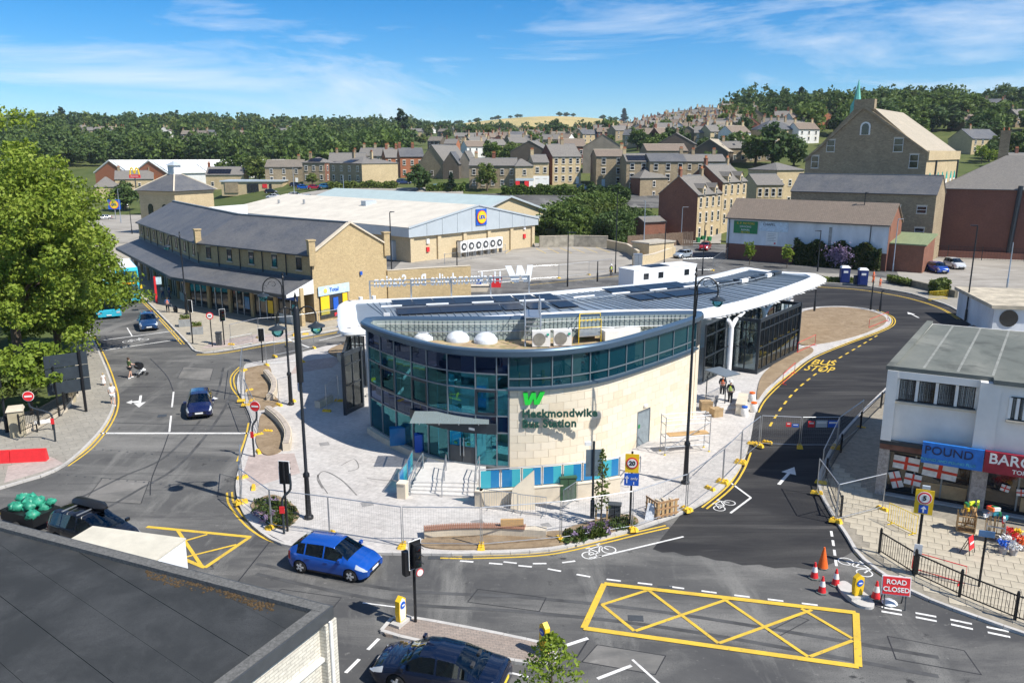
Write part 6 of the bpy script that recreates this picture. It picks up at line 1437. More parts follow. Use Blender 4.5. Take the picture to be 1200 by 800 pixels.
# ------------------------------------------------------------------ vegetation
def np_mesh(name,V,m):# V: (n,4,3) separate quads
 n=len(V);me=bpy.data.meshes.new(name);me.vertices.add(4*n);me.vertices.foreach_set('co',V.astype(np.float32).ravel())
 me.loops.add(4*n);me.loops.foreach_set('vertex_index',np.arange(4*n,dtype=np.int32));me.polygons.add(n)
 me.polygons.foreach_set('loop_start',np.arange(0,4*n,4,dtype=np.int32));me.materials.append(m);me.update(calc_edges=True);return me
def leaves(C,size,rng,up=.45,aspect=1.5,out=None):
 """one leaf quad at each centre, facing roughly outwards and up"""
 n=len(C);N=rng.normal(size=(n,3));N[:,2]+=up
 if out is not None:N+=out*1.1
 N /= np.linalg.norm(N,axis=1,keepdims=True)+1e-9;A=np.cross(N,rng.normal(size=(n,3)));A /= np.linalg.norm(A,axis=1,keepdims=True)+1e-9;B=np.cross(N,A)
 s=(size*rng.uniform(.6,1.35,n))[:,None];a=A*s*aspect*.5;b=B*s*.5
 return np.stack([C-a,C-b*.9,C+a,C+b*.9],1)
def crown(rng,nc,per,rx,rz_,cz,size,rc,shape='round',up=.45):
 d=rng.normal(size=(nc,3));d /= np.linalg.norm(d,axis=1,keepdims=True);rad=rng.uniform(.35,1.0,nc)**.55
 if shape=='cone':
  t=rng.uniform(0,1,nc)**.8;ang=rng.uniform(0,2*PI,nc);r=(1-t)*rx*rng.uniform(.5,1.05,nc);cen=np.stack([np.cos(ang)*r,np.sin(ang)*r,cz-rz_+2*rz_*t],1)
 elif shape=='column':
  t=rng.uniform(0,1,nc);ang=rng.uniform(0,2*PI,nc);r=np.sin(PI*(t*.86+.12))**.6*rx*rng.uniform(.5,1.05,nc);cen=np.stack([np.cos(ang)*r,np.sin(ang)*r,cz-rz_+2*rz_*t],1)
 else:
  lob=1+.22*np.sin(3*d[:,0]*2+rng.uniform(0,6))*np.cos(2.3*d[:,1]*2+1.3)+.16*np.sin(5*d[:,2]+4*d[:,0]+rng.uniform(0,6))
  cen=d*(rad*lob)[:,None]*np.array([rx,rx,rz_]);cen[:,2]=np.where(cen[:,2]<0,cen[:,2]*.8,cen[:,2])+cz
 cr_=rc*rng.uniform(.6,1.4,nc)
 dd=rng.normal(size=(nc,per,3));dd /= np.linalg.norm(dd,axis=2,keepdims=True);pts=cen[:,None,:]+dd*(cr_[:,None,None]*rng.uniform(.5,1,(nc,per,1)))*np.array([1,1,.75])
 return leaves(pts.reshape(-1,3),size,rng,up,1.5,dd.reshape(-1,3))
def trunk_mb(h,r,limbs,spread,rng,zc):
 q=MB();q.tube([(0,0,-.3),(.05*h*.1,0,h*.3),(-.02*h,.01*h,h*.62),(0,0,h*.85)],[r*1.25,r,r*.62,r*.15],9)
 for i in range(limbs):
  a=2*PI*i/limbs+rng.uniform(-.4,.4);z=h*rng.uniform(.3,.55);e=spread*rng.uniform(.6,.95)
  q.tube([(0,0,z),(math.cos(a)*e*.45,math.sin(a)*e*.45,z+h*.14),(math.cos(a)*e,math.sin(a)*e,z+h*.25)],[r*.5,r*.32,r*.08],6)
 return q
TV={}
rg_=np.random.default_rng(11)
for nm,leaf,shape,rx,rzz,cz,nc,per,size,rc in(('roundB','leafB','round',3.6,4.2,5.6,85,15,.75,1.05),('roundC','leafC','round',3.9,4.3,5.5,85,15,.75,1.1),('roundE','leafE','round',3.3,4.0,5.8,80,15,.7,1.0),('roundF','leafB','round',4.2,3.8,5.9,90,15,.75,1.1),
                                                         ('cone','leafD','cone',2.3,4.6,5.2,80,14,.6,.6),('column','leafD','column',1.3,4.8,5.1,70,14,.5,.5),('small','leafA','round',2.0,3.4,6.4,60,12,.55,.8)):
 TV[nm]=(np_mesh('crown',crown(rg_,nc,per,rx,rzz,cz,size,rc,shape),Mt[leaf]),None)
 q=trunk_mb(8.5,.28 if nm!='small' else .14,5,2.2 if shape=='round' else .8,rg_,5);me=bpy.data.meshes.new('trunk');me.from_pydata(q.v,[],q.f);me.materials.append(Mt['bark']);TV[nm]=(TV[nm][0],me)
def tree(nm,label,loc,h,wf=1.0,group=None,name='tree',rz=None):
 t=thing(name,label,'tree',loc,random.uniform(0,6)if rz is None else rz,group);k=h/10;t.scale=(k*wf,k*wf,k);INV.pop(t.name,None)
 inst('trunk',TV[nm][1],t);inst('crown',TV[nm][0],t);return t
def TP(nm,label,px_,base,top_,wf=1.0,**k):
 x,y,z=hit(px_,base);sc=FPX/(y*CP+(CAMZ-z)*SP);return tree(nm,label,(x,y,z-.1),(base-top_)/sc,wf,**k)
# --- the park trees at the left
def bigtree(label,loc,h,rx,rzz,cz,nc,per,size,rc,leaf,seed,r=.35):
 g=np.random.default_rng(seed);t=thing('park_tree',label,'tree',loc)
 o=obj('trunk',trunk_mb(h*.8,r,7,rx*.7,g,cz),Mt['bark'],t,50);o=inst('crown',np_mesh('crown',crown(g,nc,per,rx,rzz,cz,size,rc),Mt[leaf]),t);return t
x,y=P(26,448);bigtree('tall lime green park tree filling the left edge',(x,y,0),20,7.6,8.3,10.9,430,170,.21,1.05,'leafA',3)
x,y=P(70,421);bigtree('broad mid green tree overhanging the street beside the tall tree',(x,y,0),13,5.8,5.4,6.7,320,120,.20,1.0,'leafA',4,.28)
x,y=P(-40,400);bigtree('deep green tree behind the tall lime green tree',(x,y,0),14,6.5,6,8,250,50,.36,1.2,'leafB',5)
x,y=P(38,487);bigtree('small spreading tree behind the stone gate pier',(x,y,0),4.6,3.0,1.5,3.4,90,60,.22,.55,'leafA',6,.12)
x,y=P(-5,500);bigtree('low bushy tree at the left edge behind the railings',(x,y,0),4.4,2.6,1.5,3.1,80,55,.22,.55,'leafE',7,.12)
# --- named middle distance trees
TP('roundC','big round dark tree left of the chapel',905,196,147,1.25);TP('roundB','second round tree leaning on the big one by the chapel',885,194,156,1.3);TP('roundC','bushy tree in front of the chapel corner',930,196,160,1.1)
TP('roundE','pale willowy tree before the corner shop',571,224,192,1.0);TP('roundC','round dark tree before the steep stone hall',491,224,194,1.25);TP('cone','pointed tree between the hall and the supermarket roof',529,225,203,1.3);TP('small','thin young tree by the cream gabled house',440,214,199,1.2)
TP('roundC','round tree beside the blue supermarket road sign',147,247,214,1.35);TP('roundE','loose olive tree below the pavilion wall',176,252,219,.9);TP('roundB','tree before the old stone house',323,217,199,1.1);TP('roundE','yellow green bush tree in the far car park',366,217,203,1.3)
TP('roundB','tree behind the house with the solar array',265,215,186,1.0);TP('roundE','pale tree right of the solar array house',300,214,184,1.3);TP('roundB','bushy tree left of the old stone house',288,214,180,1.2)
TP('column','tall dark poplar standing over the far wood',471,174,129,1.2);TP('column','slim dark poplar on the left skyline',74,152,126,1.2);TP('cone','dark conifer on the middle skyline',731,146,128,1.5);TP('cone','pointed conifer above the right hand houses',937,137,104,1.3);TP('column','left of the twin poplars at the far right skyline',1189,118,92,1.2);TP('column','right of the twin poplars at the far right skyline',1196,119,92,1.2)
TP('roundB','light tree on the skyline above the roofs',836,134,120,1.3);TP('roundC','broad tree between the far roofs and field',553,168,147,1.5);TP('roundC','round tree in the middle roofs',652,163,141,1.4);TP('roundB','round tree at the edge of the hill roofs',714,160,139,1.3)
TP('roundB','young tree behind the brick terrace chimneys',832,200,176,1.0);TP('small','light green tree right of the chapel windows',1150,192,170,1.6);TP('small','pale tree before the right hand semi',1165,196,175,1.5)
TP('small','left of two thin saplings before the brick shed',878,311,282,.9);TP('small','right of two thin saplings before the brick shed',922,314,285,.95)
# --- trees over the hillside, alike at this distance
GT='trees over the far hillside';LT='rounded green tree among the far hillside houses'
rr=random.Random(5)
def scatter(n,x0,x1,f,hlo,hhi,kinds=('roundB','roundC','roundF','roundC','roundE','roundB'),w=(1.0,1.45)):
 for i in range(n):
  px_=rr.uniform(x0,x1);py_=f(px_,rr.random());x,y,z=hit(px_,py_)
  if y>1800:continue
  tree(rr.choice(kinds),LT,(x,y,z-.3),rr.uniform(hlo,hhi),rr.uniform(*w),GT,rz=rr.uniform(0,6))
ip=lambda px_,pts:float(np.interp(px_,[p[0]for p in pts],[p[1]for p in pts]))
sky_r=[(840,138),(880,132),(930,130),(980,128),(1050,126),(1110,122),(1140,121),(1200,122)]
scatter(90,930,1210,lambda p,t:ip(p,sky_r)+t*t*34,9,16)
scatter(26,850,930,lambda p,t:ip(p,sky_r)+1+t*24,7,11)
scatter(80,560,880,lambda p,t:141+t*42+(10 if p<680 else 0),6,10,w=(.9,1.3))
scatter(26,1130,1215,lambda p,t:140+t*50,7,12)
scatter(34,480,700,lambda p,t:150+t*20,8,13)
scatter(12,100,330,lambda p,t:206+t*12,5,8)
scatter(10,660,870,lambda p,t:138+t*6,7,10)
# hedgerow dots along the field crest
for i in range(34):
 u=rr.uniform(-.13,.15);yy=rr.choice((1985,1990,1640,1500))if i%4==0 else 1990;x=u*yy;tree('roundC','small dark tree on the crest of the dry field',(x,yy,zt(x,yy)-.5),rr.uniform(6,11),2.0,'hedgerow trees on the field crest',rz=rr.uniform(0,6))
# --- the woods that read as one mass
def wood(name,label,n,fn,leafm,seed,houses):
 g=np.random.default_rng(seed);parts=[]
 hp=np.array(houses)
 for i in range(n):
  x,y=fn(g);z=zt(x,y)
  if y<420 and-.56<x/y<-.26:continue
  if len(hp)and np.any((np.abs(x*hp[:,1]/y-hp[:,0])<9)&(hp[:,1]-y>-9)&(hp[:,1]-y<130)):continue
  far_=y>520;nc,per,s=(26,7,1.9)if far_ else(48,10,1.25);h=g.choice([g.uniform(6,9),g.uniform(9,13),g.uniform(12,18)]);V=crown(g,nc,per,h*g.uniform(.34,.46),h*.42,h*.56,s,h*.11)
  parts.append(V+np.array([x,y,z-.5]))
 o=inst(name,np_mesh(name,np.concatenate(parts),Mt[leafm]));kind(tag(o,label,'wood'),'stuff');return o
HS=[o.location[:2]for o in COL.objects if o.get('category')=='house' and o.parent is None]
def reg(u0,u1,y0,y1,p=.7):
 def f(g):
  y=y0+(y1-y0)*g.random()**p;return(u0+(u1-u0)*g.random())*y,y
 return f
wood('woodland','dense mid green wood covering the left hillside',620,reg(-.72,-.13,330,640),'leafC',21,HS)
wood('woodland','brighter trees scattered through the left hillside wood',520,reg(-.72,-.14,310,640),'leafB',22,HS)
wood('woodland','far dark wood along the left skyline',900,reg(-.72,-.10,620,1000),'leafC',23,HS)
wood('woodland','pale trees dotted through the far left wood',330,reg(-.72,-.10,520,1000),'leafE',27,HS)
wood('woodland','far wood below the dry field',420,reg(-.14,.12,760,1290),'leafC',24,HS)
wood('woodland','dark wood on the right hand skyline',420,reg(.26,.75,430,600),'leafC',25,HS)
wood('woodland','lighter wood on the right hand slope',200,reg(.34,.75,300,460),'leafB',26,HS)
# --- hedges, ivy, beds
def hedge(label,pts,wd_,h,n,size,leaf,name='hedge',z=None,cat='hedge',bump=.35):
 g=np.random.default_rng(len(label));t=thing(name,label,cat,tuple(pts[0][:2])+(z if z is not None else zt(*pts[0][:2]),));tot=sum(seglen([p[:2]for p in pts]));C=[]
 for i in range(n):
  p,a=along([p[:2]for p in pts],g.random()*tot);ph=g.uniform(0,2*PI);r=math.sqrt(g.uniform(.45,1));o_=math.cos(ph)*r*wd_/2;hh=h*(1+bump*math.sin(p[0]*1.1+p[1]*.7)*.5+bump*.3*math.sin(p[0]*2.7));zz=abs(math.sin(ph))*r*hh
  if g.random()<.4:zz=g.random()*hh*.95
  x,y=p[0]-math.sin(a)*o_,p[1]+math.cos(a)*o_;C.append((x,y,(z if z is not None else zt(x,y))+zz))
 V=leaves(np.array(C),size,g);Mi=INV[t.name];V=V+np.array(Mi.translation)
 inst('foliage',np_mesh('foliage',V,Mt[leaf]),t)
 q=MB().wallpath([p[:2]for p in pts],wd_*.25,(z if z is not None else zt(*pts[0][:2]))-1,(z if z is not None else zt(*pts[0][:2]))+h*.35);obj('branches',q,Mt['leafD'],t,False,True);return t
hh_=lambda*px_:[hit(*p)[:2]for p in px_]
hedge('clipped green hedge along the road behind the supermarket hall',hh_((588,228),(640,228),(684,229)),3,2.4,5000,.5,'leafB');hedge('clipped hedge along the upper road before the stone terrace',hh_((688,231),(712,232),(738,234)),3.5,3.2,4000,.5,'leafC')
hedge('large sprawling bush on the bank right of the supermarket',hh_((645,278),(668,274),(690,272)),12,5.0,9000,.5,'leafB','bush',cat='bush');hedge('bright bush mass at the top of the bank',hh_((672,256),(695,254),(712,258)),9,3.2,6000,.45,'leafE','bush',cat='bush')
hedge('wide bush mass on the upper bank',hh_((640,262),(660,258),(690,244),(720,240)),13,3.0,9000,.5,'leafB','bush',cat='bush');hedge('dense shrubs below the square stone outbuilding',hh_((722,272),(740,262),(752,258)),8,3.0,5000,.45,'leafC','bush',cat='bush')
hedge('ivy clad bush hanging over the car park wall',hh_((705,288),(720,286),(728,280)),7,5.5,7000,.42,'leafC','bush',cat='bush');hedge('round shrubs beside the sloping lane',hh_((695,247),(712,247)),5,2.2,3000,.4,'leafE','bush',cat='bush')
hedge('low hedge and shrubs edging the far car park',hh_((385,222),(430,220),(465,221)),3,1.8,3000,.45,'leafE');hedge('shrubs before the stone hall',hh_((500,224),(545,224)),3,2,2200,.45,'leafB')
hedge('overgrown shrubs beside the blue parked car',[P(1092,346),P(1108,346)],2.4,1.9,2400,.26,'leafE','bush',.0,'bush');hedge('weeds on the low wall by the parked cars',[P(1042,332),P(1066,337)],1.4,.6,900,.22,'leafE','bush',.6,'bush')
hedge('strip of low planting behind the portable toilets',[P(955,330),P(1000,332)],1.6,.7,1800,.2,'leafE','low_planting',.12,'plants',.1)
# ivy on the brick shed
bsA,bsB=Vector(P(850,303)),Vector(P(1037,318));bu=(bsB-bsA).normalized();bn=Vector((bu.y,-bu.x));g=np.random.default_rng(9);C=[]
for i in range(9000):
 s_=12.0+g.random()*13.5;zz=g.random()*(3.9+.5*math.sin(s_*1.7));v=bsA+bu*s_+bn*(g.random()*.8+.1);C.append((v.x,v.y,zz))
iv=thing('ivy','thick ivy covering the wall below the white shed','ivy',(bsA+bu*18).to_tuple()+(0,));inst('foliage',np_mesh('foliage',leaves(np.array(C),.3,g,.2)+np.array(INV[iv.name].translation),Mt['ivy']),iv)
C=[]
for i in range(700):s_=19.4+g.normal()*.9;v=bsA+bu*s_+bn*(1.0+g.random()*.5);C.append((v.x,v.y,2.2+g.normal()*.7))
lv=thing('lilac_bush','mauve flowering bush in front of the ivy','bush',(bsA+bu*19.4+bn).to_tuple()+(0,));inst('foliage',np_mesh('foliage',leaves(np.array(C),.22,g,.2)+np.array(INV[lv.name].translation),Mt['lilac']),lv)
# bed plants: grasses, heathers and small shrubs
def bedplants(label,poly,n,leafs):
 g=np.random.default_rng(n);q=PX(poly,.19);xs=[p[0]for p in q];ys=[p[1]for p in q];k=0;parts={l:[]for l in leafs};tries=0
 while k<n and tries<20000:
  tries+=1;x,y=g.uniform(min(xs),max(xs)),g.uniform(min(ys),max(ys))
  if not inside((x,y),q):continue
  k+=1;h=g.uniform(.06,.26);r=g.uniform(.1,.24);m=34;C=np.stack([x+g.normal(size=m)*r*.6,y+g.normal(size=m)*r*.6,.18+g.random(m)*h],1);parts[leafs[k%len(leafs)]].append(leaves(C,.10,g,.1,2.2))
 for l in leafs:
  if parts[l]:o=inst('bed_plants',np_mesh('bed_plants',np.concatenate(parts[l]),Mt[l]));kind(tag(o,label.replace('PL',{'leafB':'green','leafE':'pale green','lilac':'mauve','leafC':'dark green'}[l]),'plants'),'stuff')
bedplants('PL ground plants in the corner bed',[(296,597),(306,588),(322,585),(341,595),(349,606),(341,614),(330,620),(313,611)],80,['leafE','leafB','leafC','leafE','lilac','leafB'])
bedplants('PL ground plants in the front kerb bed',[(662,626),(700,614),(735,608),(745,614),(730,620),(690,632),(664,636)],70,['leafE','leafB','leafC','leafE','lilac','leafB'])
# slim sapling in the front bed, and street tree at the bottom edge
def slim(label,loc,h,rx,n,size,leaf,name):
 g=np.random.default_rng(n);t=thing(name,label,'tree',loc);obj('trunk',MB().tube([(0,0,-.1),(.02,0,h*.5),(0,0,h*.97)],[.05,.035,.01],7),Mt['bark'],t)
 zz=g.random(n)*.78+.22;a=g.uniform(0,2*PI,n);r=np.sin(PI*(zz*.8+.2))**.7*rx*np.sqrt(g.random(n));C=np.stack([np.cos(a)*r,np.sin(a)*r,zz*h],1);inst('crown',np_mesh('crown',leaves(C,size,g,.2,1.7),Mt[leaf]),t)
 q=MB()
 for k in range(10):a_=g.uniform(0,6.28);z=h*g.uniform(.3,.8);q.tube([(0,0,z),(math.cos(a_)*rx*.7,math.sin(a_)*rx*.7,z+h*.12)],[.016,.005],5)
 obj('branches',q,Mt['bark'],t);return t
slim('slim staked sapling in the front kerb bed',P(704,616,.15)+(.15,),4.0,.40,230,.13,'leafE','sapling')
slim('sparse yellow green street tree at the bottom edge',(1.15,20.6,0),4.55,1.3,1500,.10,'leafA','street_tree')

# ------------------------------------------------------------------ vehicles
Mt['carglass']=reflective('car_glass',.05,(.30,.38,.38),None);Mt['seat']=mat('seat_cloth',(.035,.037,.042),.9)
Mt['tyre']=mat('tyre_rubber',(.018,.018,.018),.85);Mt['alloy']=mat('alloy_wheel',(.55,.56,.57),.35,.35);Mt['lamp_clear']=mat('clear_lamp',(.62,.65,.68),.1,.3,.05,spec=.8);Mt['lamp_red']=mat('red_lamp',(.45,.01,.015),.15)
Mt['plate_white']=mat('white_plate',(.75,.75,.72),.5,0,.03);Mt['plate_yellow']=mat('yellow_plate',(.8,.6,.05),.5,0,.03)
def paint(name,c):return mat('paint_'+name,c,.22,.25,.04,.6,coat=1.0)
WM={}
def wheel_meshes(r):
 r=round(r,2)
 if r not in WM:
  q=MB();w_=.21;prof=[(r*.62,-w_/2),(r*.93,-w_/2),(r,-w_*.32),(r,w_*.32),(r*.93,w_/2),(r*.62,w_/2)]
  q.lathe(prof,n=22,cap=False).xf(Matrix.Rotation(PI/2,4,'X'));a=bpy.data.meshes.new('tyre');a.from_pydata(q.v,[],q.f);a.materials.append(Mt['tyre']);a.polygons.foreach_set('use_smooth',[True]*len(a.polygons))
  q=MB().lathe([(r*.64,-.06),(r*.64,.06)],n=20)
  q.m=0
  d=MB().lathe([(r*.16,.06),(r*.16,.10)],n=10);q.add(d)
  for k in range(5):
   t=2*PI*k/5;q.beam((math.cos(t)*r*.12,math.sin(t)*r*.12,.11),(math.cos(t)*r*.6,math.sin(t)*r*.6,.105),.085,.03)
  q.xf(Matrix.Rotation(PI/2,4,'X'));b=bpy.data.meshes.new('rim');b.from_pydata(q.v,[],q.f);b.materials.append(Mt['alloy']);WM[r]=(a,b)
 return WM[r]
CARS={
 'hatch':dict(L=3.95,W=1.72,wb=2.49,r=.31,hx=(-1.97,-1.93,-1.75,-1.30,-.2,.35,1.05,1.55,1.85,1.97),hz=(.78,1.02,1.22,1.43,1.48,1.44,1.02,.88,.72,.58),belt=((-1.97,.96),(-.5,.92),(1.1,.86),(1.97,.6)),ws=(.36,1.06),rw=(-1.86,-1.32),side=(-1.45,.78),pil=(-1.05,-.12),doors=((-1.0,-.12),(-.12,.95))),
 'suv':dict(L=4.3,W=1.82,wb=2.64,r=.35,hx=(-2.15,-2.10,-1.95,-1.55,-.3,.35,1.1,1.75,2.05,2.15),hz=(.85,1.1,1.32,1.58,1.65,1.60,1.12,1.02,.86,.68),belt=((-2.15,1.1),(-.5,1.04),(1.15,1.0),(2.15,.7)),ws=(.36,1.12),rw=(-2.02,-1.56),side=(-1.65,.8),pil=(-1.2,-.15),doors=((-1.1,-.15),(-.15,.95))),
 'saloon':dict(L=4.75,W=1.82,wb=2.71,r=.33,hx=(-2.37,-2.32,-2.15,-1.62,-.75,.1,.55,1.25,1.9,2.25,2.37),hz=(.72,.95,1.03,1.08,1.42,1.47,1.42,1.0,.88,.72,.56),belt=((-2.37,.92),(-1.6,.96),(1.2,.88),(2.37,.6)),ws=(.54,1.27),rw=(-1.66,-.78),side=(-1.25,.95),pil=(-.95,-.1),doors=((-1.0,-.1),(-.1,1.1))),
 'mpv':dict(L=4.6,W=1.83,wb=2.75,r=.33,hx=(-2.3,-2.26,-2.1,-1.85,-.5,.3,1.35,1.9,2.2,2.3),hz=(.8,1.1,1.4,1.6,1.68,1.62,1.08,.95,.78,.6),belt=((-2.3,1.05),(-.5,1.0),(1.3,.95),(2.3,.62)),ws=(.32,1.36),rw=(-2.18,-1.86),side=(-1.95,1.0),pil=(-1.2,-.2),doors=((-1.15,-.2),(-.2,1.1))),
}
def car(kind_,label,loc,rz,pm,group=None,name='car',cat='car',plate='A1 CAR'):
 c=CARS[kind_];t=thing(name,label,cat,loc,rz,group);L_,W=c['L'],c['W']/2;wbx=(-c['wb']/2-.04,c['wb']/2-.04);ra=c['r']+.05
 xs=set(np.linspace(-L_/2,L_/2,44).round(3))| set(c['hx'])|{c['ws'][0],c['ws'][1],c['rw'][0],c['rw'][1],c['side'][0],c['side'][1]}|{d for p in c['doors']for d in p}|{p+s for p in c['pil']for s in(-.035,.035)}
 for w_ in wbx:xs |= set((w_+ra*np.cos(np.linspace(0,PI,13))).round(3))
 xs=sorted(x for x in xs if-L_/2<=x<=L_/2);xs=[x for i,x in enumerate(xs)if i==0 or x-xs[i-1]>.004]
 hz=np.interp(xs,c['hx'],c['hz']);
 k=np.array([.25,.5,.25]);hs=hz.copy();hs[1:-1]=np.convolve(hz,k,'valid');hz=hs
 bz=np.interp(xs,[b[0]for b in c['belt']],[b[1]for b in c['belt']])
 rings=[]
 for x,top_,be in zip(xs,hz,bz):
  e=min((x+L_/2),(L_/2-x));hw=W*(1-.20*max(0,1-e/.55)**2.2);be=min(be,top_-.03);g=max(0,min(1,(top_-be)/.5));zb=.2+.12*max(0,1-e/.3)
  for w_ in wbx:
   if abs(x-w_)<ra:zb=max(zb,c['r']+math.sqrt(ra*ra-(x-w_)**2)-.02)
  tw=hw*(.92-.22*g);zm=max(zb+.02,.58);zs=max(zm+.01,be-.06)
  rings.append([(hw*.955,zb),(hw*.985,max(zb+.01,.36)),(hw,zm),(hw*.985,zs),(hw*.94,max(be,zs+.005)),(tw,max(top_-.055-.02*g,be+.008)),(tw*.86,max(top_-.012,be+.02)),(0,top_+.012)])
 parts={}
 def put(nm,pts):
  q=parts.setdefault(nm,({},[],[]));ids=[]
  for p in pts:
   kx=tuple(round(v,4)for v in p)
   if kx not in q[0]:q[0][kx]=len(q[1]);q[1].append(p)
   ids.append(q[0][kx])
  if len(set(ids))>2:q[2].append(tuple(dict.fromkeys(ids)))
 for i in range(len(xs)-1):
  x0,x1=xs[i],xs[i+1];xm=(x0+x1)/2;A_,B_=rings[i],rings[i+1]
  for j in range(7):
   for s in(-1,1):
    nm='body';gl=hz[i]-bz[i]>.10 and hz[i+1]-bz[i+1]>.10
    if j>=5:
     if c['ws'][0]<xm<c['ws'][1]:nm='windscreen' if j==6 or True else 'body'
     elif c['rw'][0]<xm<c['rw'][1]:nm='rear_window'
     if nm!='body' and j==5 and False:nm='body'
    elif j==4 and gl and c['side'][0]<xm<c['side'][1]and not any(abs(xm-p)<.036 for p in c['pil']):
     nm='side_window'+('L' if s>0 else 'R')+str(sum(xm>p for p in c['pil']))
    elif j in(2,3,4)and L_/2-.52<xm<L_/2 and(j>2 or xm>L_/2-.2):nm='headlight'+str(s)
    elif j in(2,3)and xm<-L_/2+.2:nm='tail_light'+str(s)
    elif j<4:
     for di,d in enumerate(c['doors']):
      if d[0]<xm<d[1]:nm='door'+('L' if s>0 else 'R')+str(di)
    q=[(x0,s*A_[j][0],A_[j][1]),(x1,s*B_[j][0],B_[j][1]),(x1,s*B_[j+1][0],B_[j+1][1]),(x0,s*A_[j+1][0],A_[j+1][1])]
    put(nm,q if s<0 else q[::-1])
 for i,sgn in((0,-1),(len(xs)-1,1)):
  r_=rings[i];x=xs[i]
  for j in range(7):
   q=[(x,-r_[j][0],r_[j][1]),(x,r_[j][0],r_[j][1]),(x,r_[j+1][0],r_[j+1][1]),(x,-r_[j+1][0],r_[j+1][1])];put('body',q if sgn>0 else q[::-1])
 for nm,(_,v,f)in parts.items():
  q=MB();q.v=v;q.f=f;q.mi=[0]*len(f);base='headlight' if nm.startswith('headl')else 'tail_light' if nm.startswith('tail')else 'door' if nm.startswith('door')else 'side_window' if nm.startswith('side')else nm
  o=obj(base,q,Mt['lamp_clear']if base=='headlight' else Mt['lamp_red']if base=='tail_light' else Mt['carglass']if 'window' in base or base=='windscreen' else pm,t,50)
  if base=='door':
   d=c['doors'][int(nm[-1])];s=1 if nm[4]=='L' else-1;zz=float(np.interp(d[0]+.2,[b[0]for b in c['belt']],[b[1]for b in c['belt']]))-.14
   obj('handle',MB().box(d[0]+.08,d[0]+.26,s*W-.02,s*W+.025,zz-.02,zz+.02),pm,o)
 obj('underbody',MB().box(-L_/2+.25,L_/2-.25,-W+.16,W-.16,.17,.62),Mt['black'],t)
 bl0=float(np.interp(0,[b[0]for b in c['belt']],[b[1]for b in c['belt']]));obj('interior',MB().box(max(c['rw'][0]+.25,-L_/2+.3),c['ws'][1]-.25,-W+.17,W-.17,.621,bl0-.22),Mt['black'],t)
 for sx_ in(.35,-.55):
  for s in(-.36,.36):obj('seat',MB().box(sx_-.55,sx_-.1,s-.24,s+.24,.5,.8).hexa([(sx_-.62,s-.24,.7),(sx_-.45,s-.24,.7),(sx_-.45,s+.24,.7),(sx_-.62,s+.24,.7),(sx_-.78,s-.2,1.12),(sx_-.66,s-.2,1.12),(sx_-.66,s+.2,1.12),(sx_-.78,s+.2,1.12)]).box(sx_-.8,sx_-.7,s-.12,s+.12,1.14,1.28),Mt['seat'],t)
 obj('steering_wheel',MB().tube([(c['ws'][0]+.1+.03*math.sin(a),.36+.18*math.cos(a),bl0+.02+.18*math.sin(a))for a in np.linspace(0,2*PI,13)],.015,5),Mt['black'],t)
 for s in(-1,1):obj('sill_trim',MB().box(wbx[0]+ra+.02,wbx[1]-ra-.02,s*W*.97-.02,s*W*.97+.02,.2,.27),Mt['black'],t)
 tm,rm=wheel_meshes(c['r'])
 for w_ in wbx:
  for s in(-1,1):
   o=inst('wheel',tm,t,(w_,s*(W-.115),c['r']),PI if s>0 else 0);inst('rim',rm,o)
 fz=float(np.interp(L_/2-.12,c['hx'],c['hz']));bzr=float(np.interp(-L_/2+.08,c['hx'],c['hz']))
 for s in(-1,1):
  obj('mirror',MB().obox(c['ws'][1]-.28,s*(W+.07),.93+(c['r']-.31)*2,1.07+(c['r']-.31)*2,.12,.2),pm,t)
 obj('grille',MB().box(L_/2-.03,L_/2+.012,-.48,.48,.30,.42).box(L_/2-.06,L_/2+.010,-.42,.42,.5,.56),Mt['black'],t)
 a=obj('number_plate',MB().box(L_/2,L_/2+.022,-.26,.26,.43,.54),Mt['plate_white'],t);obj('number_plate',MB().box(-L_/2-.02,-L_/2,-.26,.26,.55,.66),Mt['plate_yellow'],t)
 return t
def hd(a,b):d=Vector(P(*b))-Vector(P(*a));return math.atan2(d.y,d.x)
NAVY,BLUE=paint('navy',(.004,.010,.032)),paint('bright_blue',(.008,.085,.42))
rz=hd((351,671),(414,683));m_=(Vector(P(351,671))+Vector(P(414,683)))/2;m_+=Vector((-math.sin(rz),math.cos(rz)))*.82
car('hatch','bright blue hatchback passing the junction before the traffic signal',m_.to_tuple(),rz,BLUE)
rz=hd((640,757),(470,727));x,y=P(517,788,.4);car('saloon','dark navy saloon at the bottom edge beside the paved island',(x,y),rz,NAVY)
car('hatch','dark navy hatchback waiting behind the stop line',P(235,482),hd((237,450),(232,494)),paint('deep_navy',(.008,.014,.07)))
car('suv','dark blue crossover driving down the shop street',P(174,384),hd((168,358),(180,396)),paint('steel_blue',(.012,.05,.14)))
rz=hd((60,600),(165,628));x,y=P(112,632,.2)
mp_=car('mpv','black people carrier with roof box, towing a trailer',(x,y),rz,paint('black',(.006,.007,.012)))
obj('roof_box',MB().tube([(-1.6,.35,1.86),(-1.4,.35,1.88),(.2,.35,1.88),(.55,.35,1.84)],[.12,.22,.22,.08],8).xf(Matrix.Diagonal((1,1.4,.85,1))@ Matrix.Translation((0,-.1,.25))),Mt['black'],mp_,40)
for xx in(-1.1,-.1):obj('roof_bar',MB().beam((xx,-.72,1.73),(xx,.72,1.73),.05),Mt['galv'],mp_)
d_=Vector((math.cos(rz),math.sin(rz)));tr_=thing('trailer','small black trailer loaded with green sacks','trailer',(x-d_.x*4.5,y-d_.y*4.5),rz)
